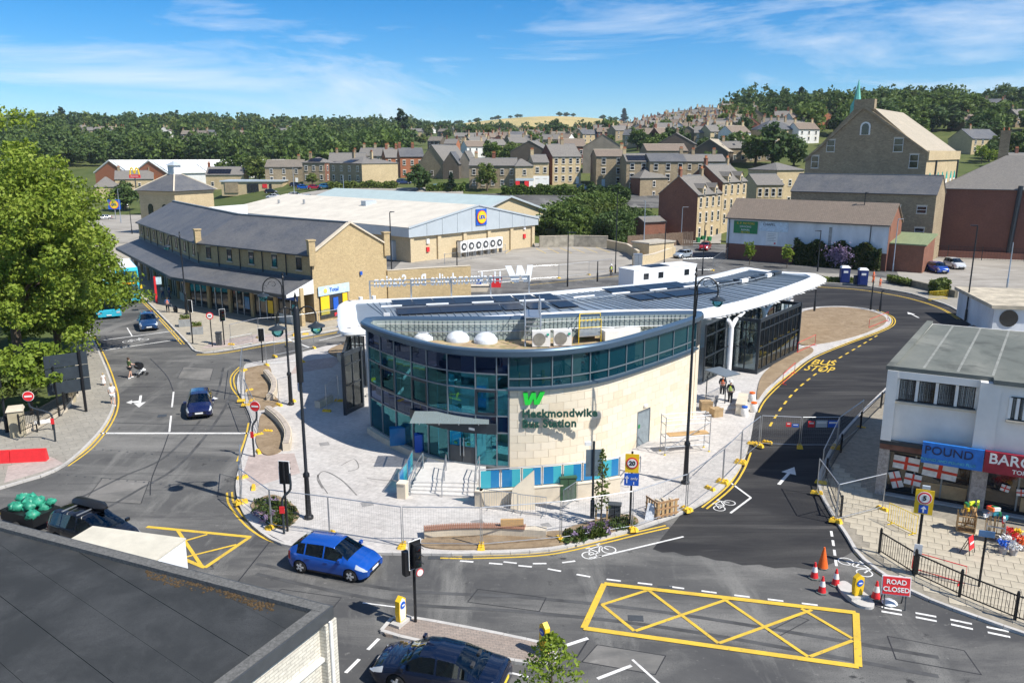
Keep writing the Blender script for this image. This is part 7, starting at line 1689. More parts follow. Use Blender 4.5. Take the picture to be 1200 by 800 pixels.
obj('tub',MB().box(-1.2,1.2,-.75,.75,.45,.95),Mt['black'],tr_);obj('drawbar',MB().beam((1.2,0,.5),(1.75,0,.48),.08),Mt['galv'],tr_)
for s in(-1,1):o=inst('wheel',wheel_meshes(.28)[0],tr_,(0,s*.85,.28),PI if s>0 else 0);inst('rim',wheel_meshes(.28)[1],o)
ws2=[]
for k in range(16):
 g=random.Random(k);bx_,by_,bz_=(g.uniform(-1,1),g.uniform(-.55,.55),1.0+.13*(k%3));r=g.uniform(.2,.33)
 q=MB().lathe([(r*.7,-r*.7),(r*1.05,-r*.4),(r*1.1,0),(r*.95,r*.4),(r*.55,r*.7),(r*.1,r*.78)],n=11)
 q.v=[(v[0]*(1+.22*math.sin(v[2]*14+k+v[1]*17)),v[1]*(1+.22*math.cos(v[2]*11+k+v[0]*19)),v[2]+.07*math.sin(v[0]*21+k*2)*math.cos(v[1]*18))for v in q.v]
 t=thing('sack',['topmost','frontmost','rearmost','left','right','small','large','creased','tied','leaning','low','high','middle','corner','inner','outer'][k]+' green sack in the trailer load','sack',(x-d_.x*(4.5-bx_)-d_.y*by_,y-d_.y*(4.5-bx_)+d_.x*by_,bz_),g.uniform(0,6),'green sacks on the trailer');obj('sack',q,mat('sack_green',(.03,.27,.17),.45,0,.4,5),t,60)
# box van tucked below the flat roof
rz=hd((100,626),(203,640));x,y=P(146,634,2.6);bv=thing('box_van','white box van parked close to the flat roofed building','van',(x,y-.2),rz)
obj('box_body',MB().box(-2.3,2.2,-1.0,1.0,.75,2.55),Mt['whitepaint'],bv);obj('box_roof',MB().box(-2.33,2.23,-1.03,1.03,2.551,2.62),mat('cream_roof',(.58,.54,.44),.6,0,.1,1.2),bv);obj('cab',MB().hexa([(-3.9,-.95,.5),(-2.31,-.95,.5),(-2.31,.95,.5),(-3.9,.95,.5),(-3.5,-.8,2.0),(-2.31,-.85,2.1),(-2.31,.85,2.1),(-3.5,.8,2.0)]),Mt['whitepaint'],bv);obj('chassis',MB().box(-3.8,2.2,-.8,.8,.35,.75),Mt['black'],bv)
obj('rear_door',MB().box(2.201,2.23,-.93,.93,.85,2.45),Mt['dirtywhite'],bv)
for xx in(-3.0,1.2):
 for s in(-1,1):o=inst('wheel',wheel_meshes(.35)[0],bv,(xx,s*.85,.35),PI if s>0 else 0);inst('rim',wheel_meshes(.35)[1],o)
# buses
def bus(label,loc,rz):
 t=thing('bus',label,'bus',loc,rz);L_,W,H=10.4,1.25,4.35;tq=mat('bus_turquoise',(.035,.42,.56),.3,0,.05,coat=.6)
 prof=[(-L_/2,.3),(L_/2-.05,.3),(L_/2,.9),(L_/2-.1,2.2),(L_/2-.35,4.0),(L_/2-.7,H),(-L_/2+.3,H),(-L_/2,4.0)]
 q=MB().add(MB().prism(prof,-W,W));q.xf(Matrix.Rotation(PI/2,4,'X'));obj('body',q,tq,t);obj('roof',MB().box(-L_/2+.3,L_/2-.75,-W+.1,W-.1,H,H+.06),Mt['whitepaint'],t)
 def fx(z):return float(np.interp(z,(.9,2.2,4.0),(L_/2,L_/2-.1,L_/2-.35)))
 for z0,z1,nm,m,y1 in((1.15,2.2,'windscreen','carglass',1.12),(2.85,3.95,'upper_windscreen','carglass',1.1),(2.28,2.72,'destination_board','black',1.0)):
  obj(nm,MB().hexa([(fx(z0)-.02,-y1,z0),(fx(z0)+.03,-y1,z0),(fx(z0)+.03,y1,z0),(fx(z0)-.02,y1,z0),(fx(z1)-.02,-y1,z1),(fx(z1)+.03,-y1,z1),(fx(z1)+.03,y1,z1),(fx(z1)-.02,y1,z1)]),Mt[m],t)
 obj('destination',MB().box(fx(2.5)+.03,fx(2.5)+.05,-.75,.75,2.42,2.6),mat('amber_display',(.8,.35,.02),.5,emit=.6),t)
 for s in(-1,1):
  for k in range(6):
   for z0,z1 in((1.3,2.2),(2.95,3.75)):obj('side_window',MB().box(-4.6+k*1.5,-3.2+k*1.5,s*W-.02,s*W+.02,z0,z1),Mt['carglass'],t)
  obj('headlight',MB().box(L_/2-.06,L_/2+.02,s*.95-.18,s*.95+.18,.65,.85),Mt['lamp_clear'],t);obj('mirror',MB().box(L_/2-.1,L_/2+.15,s*1.4-.12,s*1.4+.12,1.8,2.25),Mt['signyellow'],t)
  for xx in(-2.9,2.9):o=inst('wheel',wheel_meshes(.48)[0],t,(xx,s*(W-.12),.48),PI if s>0 else 0);inst('rim',wheel_meshes(.48)[1],o)
 obj('number_plate',MB().box(L_/2+.0,L_/2+.025,-.26,.26,.42,.53),Mt['plate_white'],t);return t
bd=hd((132,312),(160,352));x,y=P(153,356);bus('turquoise double decker bus pulling up beside the shops',(x-math.cos(bd)*5.4,y-math.sin(bd)*5.4),bd)
x,y=P(110,392);bus('second turquoise bus half hidden behind the park trees',(x-math.cos(bd)*9.5,y-math.sin(bd)*9.5+4),bd)
# parked and distant cars
for k_,lab,c_,h_,pm in(('suv','red car parked below the stone terrace',(826,293),((842,284),(815,299)),paint('red',(.42,.01,.015))),('hatch','silver blue car parked before the red car',(800,302),((815,301),(785,305)),paint('silver',(.36,.42,.48))),
       ('suv','blue car parked in the right hand yard',(1098,319),((1076,312),(1112,322)),paint('royal',(.01,.06,.35))),('mpv','white estate car parked behind the blue one',(1118,314),((1098,309),(1130,318)),paint('white',(.72,.72,.70)))):
 car(k_,lab,P(*c_),hd(*h_),pm)
far=[('hatch','black car before the flat restaurant',318,227,5,(.01,.01,.012)),('hatch','white car just behind the beige roof',320,233,170,(.7,.7,.7)),('suv','white estate behind the beige roof',347,232,5,(.7,.7,.7)),('hatch','pale blue car behind the beige roof',362,234,5,(.25,.45,.6)),('suv','bright blue car in the far car park',397,230,12,(.01,.10,.5)),('hatch','red car beside the green van',414,230,30,(.4,.01,.02)),('hatch','dark car far behind the bushes',347,219,5,(.02,.02,.03)),('hatch','blue car in the upper car row',356,222,8,(.01,.1,.4)),('hatch','red car in the upper car row',369,222,8,(.4,.02,.04)),('hatch','steel blue car in the upper car row',382,221,8,(.03,.15,.3)),('mpv','dark blue van before the orange brick house',473,216,10,(.02,.04,.12)),('mpv','dark van parked before the cream stone row',684,223,-5,(.03,.06,.12)),('hatch','blue car on the sloping lane',737,252,70,(.01,.12,.45)),('hatch','white car on the far left road',143,244,200,(.7,.7,.68)),('hatch','grey car on the far left road',122,258,220,(.3,.3,.3)),('hatch','pale blue car before the stone hall',513,222,5,(.2,.4,.55))]
for k_,lab,px_,py_,a,col in far:p=hit(px_,py_);car(k_,lab,(p[0],p[1],p[2]+.02),R(a),paint('far_%d_%d'%(px_,py_),col))

# ------------------------------------------------------------------ people
def skin_mesh(name,V,E_,Rr,m,sub=1):
 me=bpy.data.meshes.new(name);me.from_pydata(V,E_,[]);o=bpy.data.objects.new(name,me);TMP.collection.objects.link(o)
 md=o.modifiers.new('s','SKIN');
 import bmesh as _b
 bm=_b.new();bm.from_mesh(me);ly=bm.verts.layers.skin.verify()
 for v,r in zip(bm.verts,Rr):v[ly].radius=(r,r)if not isinstance(r,tuple)else r
 bm.verts.ensure_lookup_table();bm.verts[0][ly].use_root=True;bm.to_mesh(me);bm.free()
 sb_=o.modifiers.new('u','SUBSURF');sb_.levels=sub;sb_.render_levels=sub
 TMP.view_layers[0].update();dg=TMP.view_layers[0].depsgraph;r_=bpy.data.meshes.new_from_object(o.evaluated_get(dg));bpy.data.objects.remove(o);bpy.data.meshes.remove(me)
 r_.name=name;r_.materials.clear();r_.materials.append(m);r_.polygons.foreach_set('use_smooth',[True]*len(r_.polygons));return r_
def person(label,loc,rz,top='cloth_white',legs='denim',hair='hair',stride=.0,arms=(0.,0.),h=1.7,long_legs=True,vest=None,helmet=None,sleeves=.5,skirt=False):
 """faces local -y; stride in metres; arms = forward reach of left and right hand (0 hanging, 1 level)"""
 t=thing('person',label,'person',loc,rz);k=h/1.7;t.scale=(k,k,k);INV.pop(t.name,None)
 V=[(0,0,.95),(0,0,1.12),(0,-.01,1.32),(0,0,1.46),(0,-.01,1.53),(0,-.02,1.62),(0,-.01,1.70)];E_=[(0,1),(1,2),(2,3),(3,4),(4,5),(5,6)];Rr=[(.15,.11),(.13,.09),(.165,.10),(.08,.07),(.055,.055),(.085,.095),(.055,.06)]
 joints={}
 for s,st_ in((1,stride),(-1,-stride)):
  i=len(V);bend=.06 if st_<=0 else .10
  V+=[(s*.09,0,.88),(s*.10,-.02-st_*.45-bend*.3,.50),(s*.10,-st_*.9+.02,.10),(s*.10,-st_*.9-.13,.035)];E_+=[(0,i),(i,i+1),(i+1,i+2),(i+2,i+3)];Rr+=[.095,.06,.042,.035];joints['leg%d'%s]=i
 for s,a in((1,arms[0]),(-1,arms[1])):
  i=len(V);el=(s*(.23+.02),-.10*a+.02,1.14+.05*a);ha=(s*(.24-.06*a),-.34*a-.02,.90+.30*a)
  V+=[(s*.175,0,1.40),el,ha];E_+=[(2,i),(i,i+1),(i+1,i+2)];Rr+=[.062,.042,.032];joints['arm%d'%s]=i
 b=bpy.data.objects.new('body',skin_mesh('body',V,E_,Rr,Mt['skin'],2));COL.objects.link(b);b.parent=t
 for s in(1,-1):# hands: palm and five fingers each
  i=joints['arm%d'%s];e_,w_=Vector(V[i+1]),Vector(V[i+2]);d=(w_-e_).normalized();sd=d.cross(Vector((s,0,0))).normalized();q=MB().tube([w_-d*.02,w_+d*.05,w_+d*.085],[.026,.036,.03],8)
  for f_ in range(4):o_=sd*(.024-.016*f_);ln=(.065,.075,.07,.055)[f_];q.tube([w_+d*.08+o_,w_+d*(.08+ln*.6)+o_,w_+d*(.08+ln)+o_-Vector((s*.015,0,0))],[.009,.008,.006],5)
  q.tube([w_+d*.03+sd*.03,w_+d*.07+sd*.055],[.011,.008],5);obj('hand',q,Mt['skin'],t,50)
 q=MB().tube([(0,-.105,1.625),(0,-.135,1.60),(0,-.11,1.59)],[.008,.016,.012],6)
 for s in(1,-1):q.lathe([(.012,-.012),(.018,0),(.012,.012)],(s*.085,0,1.61),6)
 obj('face',q,Mt['skin'],t);obj('eyes',MB().box(-.045,-.02,-.125,-.105,1.63,1.645).box(.02,.045,-.125,-.105,1.63,1.645),Mt['black'],t)
 if helmet:obj('helmet',MB().lathe([(.155,1.66),(.13,1.67),(.125,1.73),(.09,1.79),(.01,1.82)],n=14),Mt[helmet],t,50)
 else:obj('hair',MB().lathe([(.08,1.56),(.108,1.63),(.108,1.69),(.075,1.74),(.01,1.755)],(0,.022,0),12),Mt[hair],t,50)
 # clothing
 ti,tE,tR=[0,1,2,3],[(0,1),(1,2),(2,3)],[(.17,.13),(.155,.115),(.185,.122),(.09,.08)]
 TVv=[V[j]for j in ti]
 for s in(1,-1):
  i=joints['arm%d'%s];e2=Vector(V[i]).lerp(Vector(V[i+1]),1.0)if sleeves>.6 else Vector(V[i]).lerp(Vector(V[i+1]),.7);n_=len(TVv);TVv+=[V[i],tuple(e2)];tE+=[(2,n_),(n_,n_+1)];tR+=[.075,.055]
  if sleeves>.6:TVv.append(tuple(Vector(V[i+1]).lerp(Vector(V[i+2]),.9)));tE.append((n_+1,n_+2));tR.append(.042)
 o=bpy.data.objects.new('top',skin_mesh('top',TVv,tE,tR,Mt[top],1));COL.objects.link(o);o.parent=t
 if vest:
  o=bpy.data.objects.new('vest',skin_mesh('vest',[V[0],V[1],V[2],(0,0,1.42)],[(0,1),(1,2),(2,3)],[(.185,.145),(.175,.135),(.20,.14),(.13,.10)],Mt[vest],1));COL.objects.link(o);o.parent=t
  for z in(1.08,1.22):obj('reflective_band',MB().lathe([(.2,-.02),(.2,.02)],(0,0,z),14,False).xf(Matrix.Diagonal((1,.78,1,1))),Mt['ltgrey'],o)
 lv,le,lr=[V[0]],[],[(.165,.125)]
 for s in(1,-1):
  i=joints['leg%d'%s];n_=len(lv);lv+=[V[i],V[i+1]]+([V[i+2]]if long_legs else[]);le+=[(0,n_),(n_,n_+1)]+([(n_+1,n_+2)]if long_legs else[]);lr+=[.112,.078]+([.06]if long_legs else[])
  if not long_legs:lv[-1]=tuple(Vector(V[i]).lerp(Vector(V[i+1]),.75));lr[-1]=.09
  obj('shoe',MB().tube([(V[i+2][0],V[i+2][1]+.06,.045),(V[i+2][0],V[i+2][1]-.06,.045),(V[i+3][0],V[i+3][1]-.03,.035)],[.045,.052,.035],8),Mt['black' if long_legs else 'cloth_white'],t,50)
 if skirt:obj('skirt',MB().lathe([(.25,.48),(.20,.75),(.165,1.0)],n=14),Mt[legs],t,50)
 else:o=bpy.data.objects.new('trousers' if long_legs else 'shorts',skin_mesh('trousers',lv,le,lr,Mt[legs],1));COL.objects.link(o);o.parent=t
 return t
def face_to(a,b):d=Vector(P(*b))-Vector(P(*a));return math.atan2(d.y,d.x)+PI/2
pm_=P(153,443);pr=face_to((150,443),(170,438))
person('woman in olive top and dark shorts pushing a pushchair across the road',pm_,pr,'cloth_green','cloth_dark','hair',.22,(.75,.75),1.72,False)
fwd=Vector((math.sin(pr),-math.cos(pr)));pc=(pm_[0]+fwd.x*.95,pm_[1]+fwd.y*.95)
ch=thing('pushchair','black and white pushchair with hood being pushed across the road','pushchair',pc,pr)
obj('frame',MB().tube([(-.24,.55,1.02),(.24,.55,1.02)],.02,6).tube([(-.24,.55,1.02),(-.24,-.35,.2)],.018,6).tube([(.24,.55,1.02),(.24,-.35,.2)],.018,6).tube([(-.24,.4,.2),(-.24,-.1,.6)],.018,6).tube([(.24,.4,.2),(.24,-.1,.6)],.018,6),Mt['galv'],ch)
obj('seat',MB().hexa([(-.22,-.35,.42),(.22,-.35,.42),(.22,.1,.40),(-.22,.1,.40),(-.22,-.35,.5),(.22,-.35,.5),(.22,.25,.95),(-.22,.25,.95)]),Mt['cloth_white'],ch);obj('hood',MB().lathe([(.30,-.26),(.32,0),(.30,.26)],n=12).xf(Matrix.Translation((0,.12,.88))@ Matrix.Rotation(PI/2,4,'Y')),Mt['black'],ch,50)
for xx,yy in((-.28,-.38),(.28,-.38),(-.28,.4),(.28,.4)):obj('wheel',MB().lathe([(.06,-.02),(.13,-.025),(.13,.025),(.06,.02)],n=12).xf(Matrix.Translation((xx,yy,.13))@ Matrix.Rotation(PI/2,4,'Y')),Mt['rubber'],ch)
person('small child in white dress walking on the left pavement edge',P(122,453),face_to((128,470),(121,448)),'cloth_white','cloth_white','blond',.15,(.2,0),1.1,False,skirt=True)
person('fair haired woman in pale blue and white stepping off the left kerb',P(133,475),face_to((133,478),(125,455)),'cloth_white','cloth_white','blond',.2,(.3,.2),1.68,False)
person('worker in orange vest pulling a cart on the shop pavement',P(197,366,.12)+(.12,),face_to((197,366),(185,350)),'denim','cloth_dark','hair',.15,(.1,.2),1.75,True,'orange',None,1)
c_=thing('hand_cart','small dark litter cart behind the orange vested worker','cart',P(206,366,.12)+(.12,),.4);obj('bag',MB().lathe([(.2,.12),(.26,.3),(.24,.6),(.1,.75)],n=10),Mt['black'],c_,50);obj('frame',MB().tube([(-.45,.1,1.0),(-.2,0,.3),(.2,0,.1)],.025,6),Mt['galv'],c_)
for yy in(-.22,.22):obj('wheel',MB().lathe([(.05,-.02),(.13,-.02),(.13,.02),(.05,.02)],n=10).xf(Matrix.Translation((.1,yy,.13))@ Matrix.Rotation(PI/2,4,'X')),Mt['rubber'],c_)
person('person in white top and jeans under the veranda',P(191,350,.12)+(.12,),1.2,'cloth_white','denim','hair',.1,(.8,.1));person('person in blue jacket under the veranda',P(199,350,.12)+(.12,),-.8,'denim','denim','hair',.12,(.1,.2),sleeves=1)
person('person in red jacket by the far shop doors',P(191,331,.12)+(.12,),2.5,'cloth_red','cloth_dark','hair',.1,sleeves=1)
person('site worker in yellow vest and white helmet below the canopy',P(855,474,.12)+(.12,),2.6,'cloth_dark','cloth_dark','hair',.08,(.1,.3),1.78,True,'hivis','whitepaint',1);person('site worker in orange vest and white helmet below the canopy',P(846,466,.12)+(.12,),2.9,'cloth_dark','cloth_dark','hair',.05,(.4,.4),1.76,True,'orange','whitepaint',1)
person('worker in yellow vest standing at the car park edge',P(716,324),0.3,'cloth_dark','cloth_dark','hair',.06,(.1,.1),1.78,True,'hivis','whitepaint',1);person('worker in orange clothing beside the portable toilets',P(1023,331,.12)+(.12,),1.0,'orange','orange','hair',.1,(.5,.3),1.75,True,'orange',None,1);person('crouching worker in orange by the wall near the toilets',P(1031,336,.12)+(.12,),.5,'orange','orange','hair',.1,(.6,.6),1.25,True,'orange',None,1)

# ------------------------------------------------------------------ street furniture
PZ=.12
def G(px_,py_,z=PZ):return P(px_,py_,z)+(z,)
def zat(px_,py_,base):# height of a point seen at row py_ above a known ground point
 d=ray(px_,py_);return CAMZ+d[2]*(base[1]/d[1])
def swan(label,base,h,arms,arm_r=.85,a=0.0):
 t=thing('street_lamp',label,'street lamp',base,a);m=Mt['black']
 obj('column',MB().lathe([(.24,0),(.24,.12),(.15,.2),(.115,2.2),(.165,2.25),(.165,2.4),(.085,2.5),(.06,h-.5),(.05,h)],n=12),m,t,40);obj('finial',MB().lathe([(.06,h),(.1,h+.06),(.03,h+.2),(.07,h+.28),(.01,h+.5)],n=10),m,t,40)
 for s in arms:
  pts=[(s*.07,0,h-2.2),(s*.12,0,h-.9)]+[(s*(arm_r-arm_r*.88*math.cos(x)),0,h-.7+arm_r*1.0*math.sin(x))for x in np.linspace(.15,PI,9)]+[(s*(arm_r*1.88),0,h-1.05)]
  ar=obj('arm',MB().tube(pts,.04,7),m,t,50)
  sc_=[(s*(arm_r*.95+.34*(1-.1*k)*math.cos(x)),0,h-.45+.34*(1-.1*k)*math.sin(x))for k,x in enumerate(np.linspace(0,5.5,9))];obj('scroll',MB().tube(sc_,.018,5),m,ar);obj('scroll',MB().tube([(2*s*arm_r*.72-p[0]*.55+s*.6,0,(p[2]-h)*.6+h-.35)for p in sc_],.015,5),m,ar)
  xl=s*arm_r*1.88;hd_=obj('lamp_head',MB().lathe([(.07,.18),(.12,.1),(.40,-.02),(.42,-.08),(.30,-.10)],(xl,0,h-1.15),16),Mt['frame'],t,40);obj('lamp_glass',MB().lathe([(.28,-.10),(.27,-.28),(.15,-.42),(.01,-.46)],(xl,0,h-1.15),14),Mt['glassclear'],hd_,50)
 return t
b=G(362,607);h_=zat(347,347,b)-PZ;t=swan('tall black street lamp with two scrolled swan neck arms',b,h_-.3,(-1,1),.48,R(20));obj('collar',MB().lathe([(.16,h_-4.2),(.16,h_-.6),(.1,h_-.5)],n=10),Mt['black'],t,40)
b=G(341,474);swan('slim black swan neck street lamp behind the double armed one',b,zat(330,326,b)-PZ,(-1,),.75,R(10))
b=G(803,566);swan('tall black swan neck street lamp at the right end of the stone wall',b,zat(814,323,b)-PZ,(1,),.62,R(-20))
b=G(219,368);swan('black swan neck street lamp on the shop pavement',b,zat(211,276,b)-PZ,(-1,),.75,R(15))
def column(label,base,top_,m='black',head=(-1,.9),r=.085,cat='street lamp',name='lamp_column'):
 h=zat(top_[0],top_[1],base)-base[2];t=thing(name,label,cat,base,random.uniform(-.3,.3));obj('column',MB().lathe([(r*1.5,0),(r*1.5,1.2),(r,1.3),(r*.8,h)],n=9),Mt[m],t,40)
 if head:obj('lamp_head',MB().hexa([(0,-.14,h-.02),(head[0]*head[1],-.12,h+.03),(head[0]*head[1],.12,h+.03),(0,.14,h-.02),(0,-.14,h+.12),(head[0]*head[1],-.1,h+.1),(head[0]*head[1],.1,h+.1),(0,.14,h+.12)]),Mt['grey' if m!='black' else 'black'],t)
 return t
for lab,b_,t_,m,hd_ in(('black lamp column before the buff gable wall',(460,346),(457,249),'black',(1,.6)),('black lamp column at the corner of the supermarket yard',(536,338),(535,283),'black',(1,.9)),('black lamp column at the near edge of the car park',(665,336),(667,273),'black',(1,1.1)),('tall black lamp column beside the yellow vested worker',(721,320),(722,226),'black',(1,.5)),('grey lamp column on the lane wall',(754,300),(754,236),'galv',(-1,.4)),('black lamp column left of the silver car',(778,316),(780,260),'black',(-1,.9)),('thin grey lamp column before the red brick gable',(798,284),(799,243),'galv',(1,1.2)),('black camera post beside the red car',(823,322),(824,263),'black',(1,.3)),
       ('tall black lamp column before the white shed wall',(1006,312),(1011,226),'black',(1,.5)),('short black lamp column before the ivy',(958,318),(960,271),'black',(-1,1.0)),('grey lamp column at the corner of the brick lean-to',(1046,318),(1051,257),'galv',(1,.8)),('tall black lamp column near the round windowed annexe',(1131,377),(1139,265),'black',(-1,.7)),('leaning grey pole at the right hand yard',(1180,337),(1187,284),'galv',None),('dark post under the far tip of the canopy',(954,366),(955,334),'black',None),('black post on the round dirt island',(1020,364),(1022,328),'black',None),('short black post with box on the round dirt island',(1031,366),(1033,341),'black',(1,.25)),
       ('grey mast beside the far car park',(345,228),(345,196),'galv',None),('grey mast behind the beige roof',(403,226),(402,205),'galv',None),('lamp column beside the blue road sign',(142,262),(143,222),'galv',(1,.8)),('dark post at the far end of the shop pavement',(155,275),(152,243),'black',None),('grey post at the corner of the hedge bank',(679,262),(679,243),'galv',None),('dark signal post on the left pavement',(9,508),(2,432),'black',None),('thin post beside the zinc cabinet',(700,330),(700,306),'black',None)):
 g=hit(*b_);column(lab,(g[0],g[1],g[2]if g[1]>165 else(PZ if b_[1]>352 and b_[0]>700 else 0)),t_,m,hd_)
# --- sign posts
def post(t,h,m='black',r=.05,bend=None):return obj('post',MB().tube([(0,0,0),(0,0,h)],r,8)if not bend else MB().tube(smooth([(0,0,0),(0,0,h*.5),(bend*.25,0,h*.62),(bend,0,h*.75),(bend,0,h)],4),r,8),Mt[m],t)
def disc(t,name,r,z,y,m,x=0):return obj(name,MB().lathe([(r,0),(r,.015)],n=24).xf(Matrix.Translation((x,y,z))@ Matrix.Rotation(PI/2,4,'X')),Mt[m],t)
def noentry(label,base,top_,rz,bend):
 t=thing('no_entry_sign',label,'road sign',base,rz);h=zat(top_[0],top_[1],base)-base[2];post(t,h+.1,'frame',.06,bend);disc(t,'sign_disc',.33,h,-.08,'whitepaint',bend);disc(t,'sign_face',.30,h,-.10,'red',bend);obj('white_bar',MB().box(bend-.21,bend+.21,-.13,-.117,h-.05,h+.05),Mt['whitepaint'],t);obj('red_tag',MB().box(-.1,.1,-.09,-.06,h*.38,h*.5),Mt['red'],t)
noentry('round red no entry sign on the left pavement',G(65,517),(44,462),R(15),-1.15);noentry('round red no entry sign beside the dirt bed',G(298,535),(305,475),R(-10),.35)
b=G(333,625);t=thing('bent_post','bent grey post with red tag at the foot of the double street lamp','post',b,0);post(t,3.1,'frame',.06,.45);obj('red_tag',MB().box(-.12,.12,-.1,-.06,1.1,1.45),Mt['red'],t)
b=G(738,617);h=zat(740,531,b)-PZ;t=thing('speed_sign','yellow backed 20 speed limit sign with blue plate below','road sign',b,R(-8));post(t,h+.1)
sgp=obj('backing_board',MB().box(-.33,.33,-.1,-.07,h-.95,h),Mt['signyellow'],t);disc(t,'sign_ring',.29,h-.46,-.105,'red');disc(t,'sign_face',.22,h-.46,-.12,'whitepaint');obj('numerals',upright(text_mb('20',.3,.01,.012),(0,-.14,h-.46)),Mt['black'],t)
bp2=obj('blue_plate',MB().box(-.35,.35,-.1,-.07,h-1.62,h-1.0),Mt['signblue'],t);obj('plate_arrow',MB().box(-.25,-.2,-.112,-.101,h-1.5,h-1.15).add(MB().prism([(-.32,0),(-.13,0),(-.225,.14)],.101,.112).xf(Matrix.Translation((0,0,h-1.25))@ Matrix.Rotation(PI/2,4,'X'))),Mt['whitepaint'],bp2);obj('plate_text',upright(text_mb('only',.2,.01),(.12,-.11,h-1.25)),Mt['whitepaint'],bp2);obj('plate_arrow',MB().box(.09,.13,-.112,-.101,h-1.56,h-1.42),Mt['whitepaint'],bp2)
b=G(694,606);h=zat(694,519,b)-PZ;t=thing('sign_back','grey sign board seen from behind with a small camera, by the ramp','sign',b,R(6));post(t,h+.1,'frame',.06);obj('sign_board',MB().box(-.38,.42,.02,.06,h-1.75,h-.35),mat('sign_back_grey',(.12,.16,.19),.5),t);obj('rail',MB().box(-.38,.42,.061,.09,h-.75,h-.68).box(-.38,.42,.061,.09,h-1.4,h-1.33),Mt['galv'],t);obj('camera',MB().box(-.45,-.15,-.08,.08,h-.1,h+.08),Mt['whitepaint'],t);obj('base_case',MB().lathe([(.11,0),(.11,.9),(.08,.95)],n=9),Mt['frame'],t)
b=G(1072,672);h=zat(1080,573,b)-PZ;t=thing('diversion_sign','amber sign with red ringed 5 and blue ahead arrow near the shops','road sign',b,R(-22));post(t,h,r=.06);obj('sign_board',MB().box(-.36,.36,-.1,-.07,h-1.1,h),Mt['signyellow'],t);disc(t,'sign_ring',.29,h-.36,-.105,'whitepaint');disc(t,'sign_ring',.26,h-.36,-.12,'red');disc(t,'sign_face',.2,h-.36,-.135,'whitepaint');obj('numeral',upright(text_mb('5',.28,.01,.014),(0,-.155,h-.36)),Mt['black'],t)
bp2=obj('blue_plate',MB().box(-.18,.18,-.12,-.101,h-1.05,h-.68),Mt['signblue'],t);obj('plate_arrow',MB().box(-.03,.03,-.14,-.121,h-1.0,h-.84).add(MB().prism([(-.11,0),(.11,0),(0,.13)],.121,.14).xf(Matrix.Translation((0,0,h-.85))@ Matrix.Rotation(PI/2,4,'X'))),Mt['whitepaint'],bp2);obj('lamp',MB().box(-.12,.18,-.06,.06,h+.02,h+.16),Mt['ltgrey'],t);obj('notice',MB().box(-.16,.16,-.1,-.07,.9,1.45),Mt['whitepaint'],t);obj('base_case',MB().lathe([(.13,0),(.13,1.0),(.09,1.05)],n=9),Mt['black'],t)
b=G(1147,687);h=zat(1155,621,b)-PZ;t=thing('small_sign','small blue plate on a black post by the shop pavement','sign',b,R(-20));post(t,h);obj('sign_plate',MB().box(-.3,.3,-.08,-.05,h-.28,h),mat('steel_blue_plate',(.10,.2,.36),.5),t)
t=thing('direction_board','large dark triple sign board seen from behind, under the park trees','sign',G(101,482),R(38));h=zat(93,413,G(101,482));post(t,h,r=.1);obj('post',MB().cyl((-1.7,0,0),(-1.7,0,3.6),.06,n=8),Mt['black'],t)
for k in range(3):obj('sign_panel',MB().box(-2.2,.5,.08,.14,h-1.0-k*.95,h-.1-k*.95),mat('sign_back_dark',(.03,.04,.05),.5),t)
t=thing('street_name_sign','low white street name plate on two legs by the park wall','sign',G(53,505),R(28));obj('name_plate',MB().box(-.55,.55,-.03,0,.55,.8),Mt['whitepaint'],t)
for xx in(-.45,.45):obj('leg',MB().box(xx-.04,xx+.04,0,.05,0,.75),Mt['black'],t)
t=thing('no_motor_sign','round red ringed sign on the shop corner','road sign',G(249,406),R(10));h=zat(248,367,G(249,406));post(t,h);disc(t,'sign_ring',.34,h-.35,-.07,'red');disc(t,'sign_face',.24,h-.35,-.09,'whitepaint');obj('emblem',MB().box(-.12,.12,-.12,-.107,h-.4,h-.3),Mt['black'],t)
t=thing('bus_stop_flag','tall red bus stop post with pale flag on the shop pavement','bus stop',G(184,355),R(20));h=zat(181,325,G(184,355));obj('post',MB().box(-.12,.12,-.08,.08,0,h),Mt['red'],t);obj('flag',MB().box(.12,.75,-.03,.03,h-1.0,h-.1),mat('flag_pale',(.5,.66,.72),.5),t)
t=thing('road_sign','blue and yellow supermarket sign on a pole by the far road','sign',hit(136,258),R(5));h=zat(136,234,hit(136,258))-hit(136,258)[2];post(t,h,'grey',.12);obj('sign_panel',MB().box(-1.6,1.6,-.2,.1,h-2.6,h),Mt['signblue'],t);disc(t,'sign_ring',1.2,h-1.3,-.22,'red');disc(t,'sign_disc',1.08,h-1.3,-.25,'signyellow');obj('lettering',upright(text_mb('LIDL',.8,.03,.03),(0,-.3,h-1.3)),Mt['signblue'],t)
g=hit(161,236);t=thing('food_sign','tall pole sign with golden arches over a red panel','sign',g,R(5));h=zat(159,203,g)-g[2];post(t,h-1,'darkgrey',.2);obj('red_panel',MB().box(-1.8,1.8,-.25,.25,h-1.6,h-.5),Mt['red'],t);sg_=[(-1.5,0,h-.5),(-1.25,0,h+1.1),(-.8,0,h+1.75),(-.35,0,h+1.1),(0,0,h-.1),(.35,0,h+1.1),(.8,0,h+1.75),(1.25,0,h+1.1),(1.5,0,h-.5)];obj('arches',MB().tube(smooth(sg_,5),.24,8),mat('arch_yellow',(.85,.55,.01),.4),t);obj('lettering',upright(text_mb("McDonald's",.55,.03),(0,-.27,h-1.05)),Mt['whitepaint'],t)
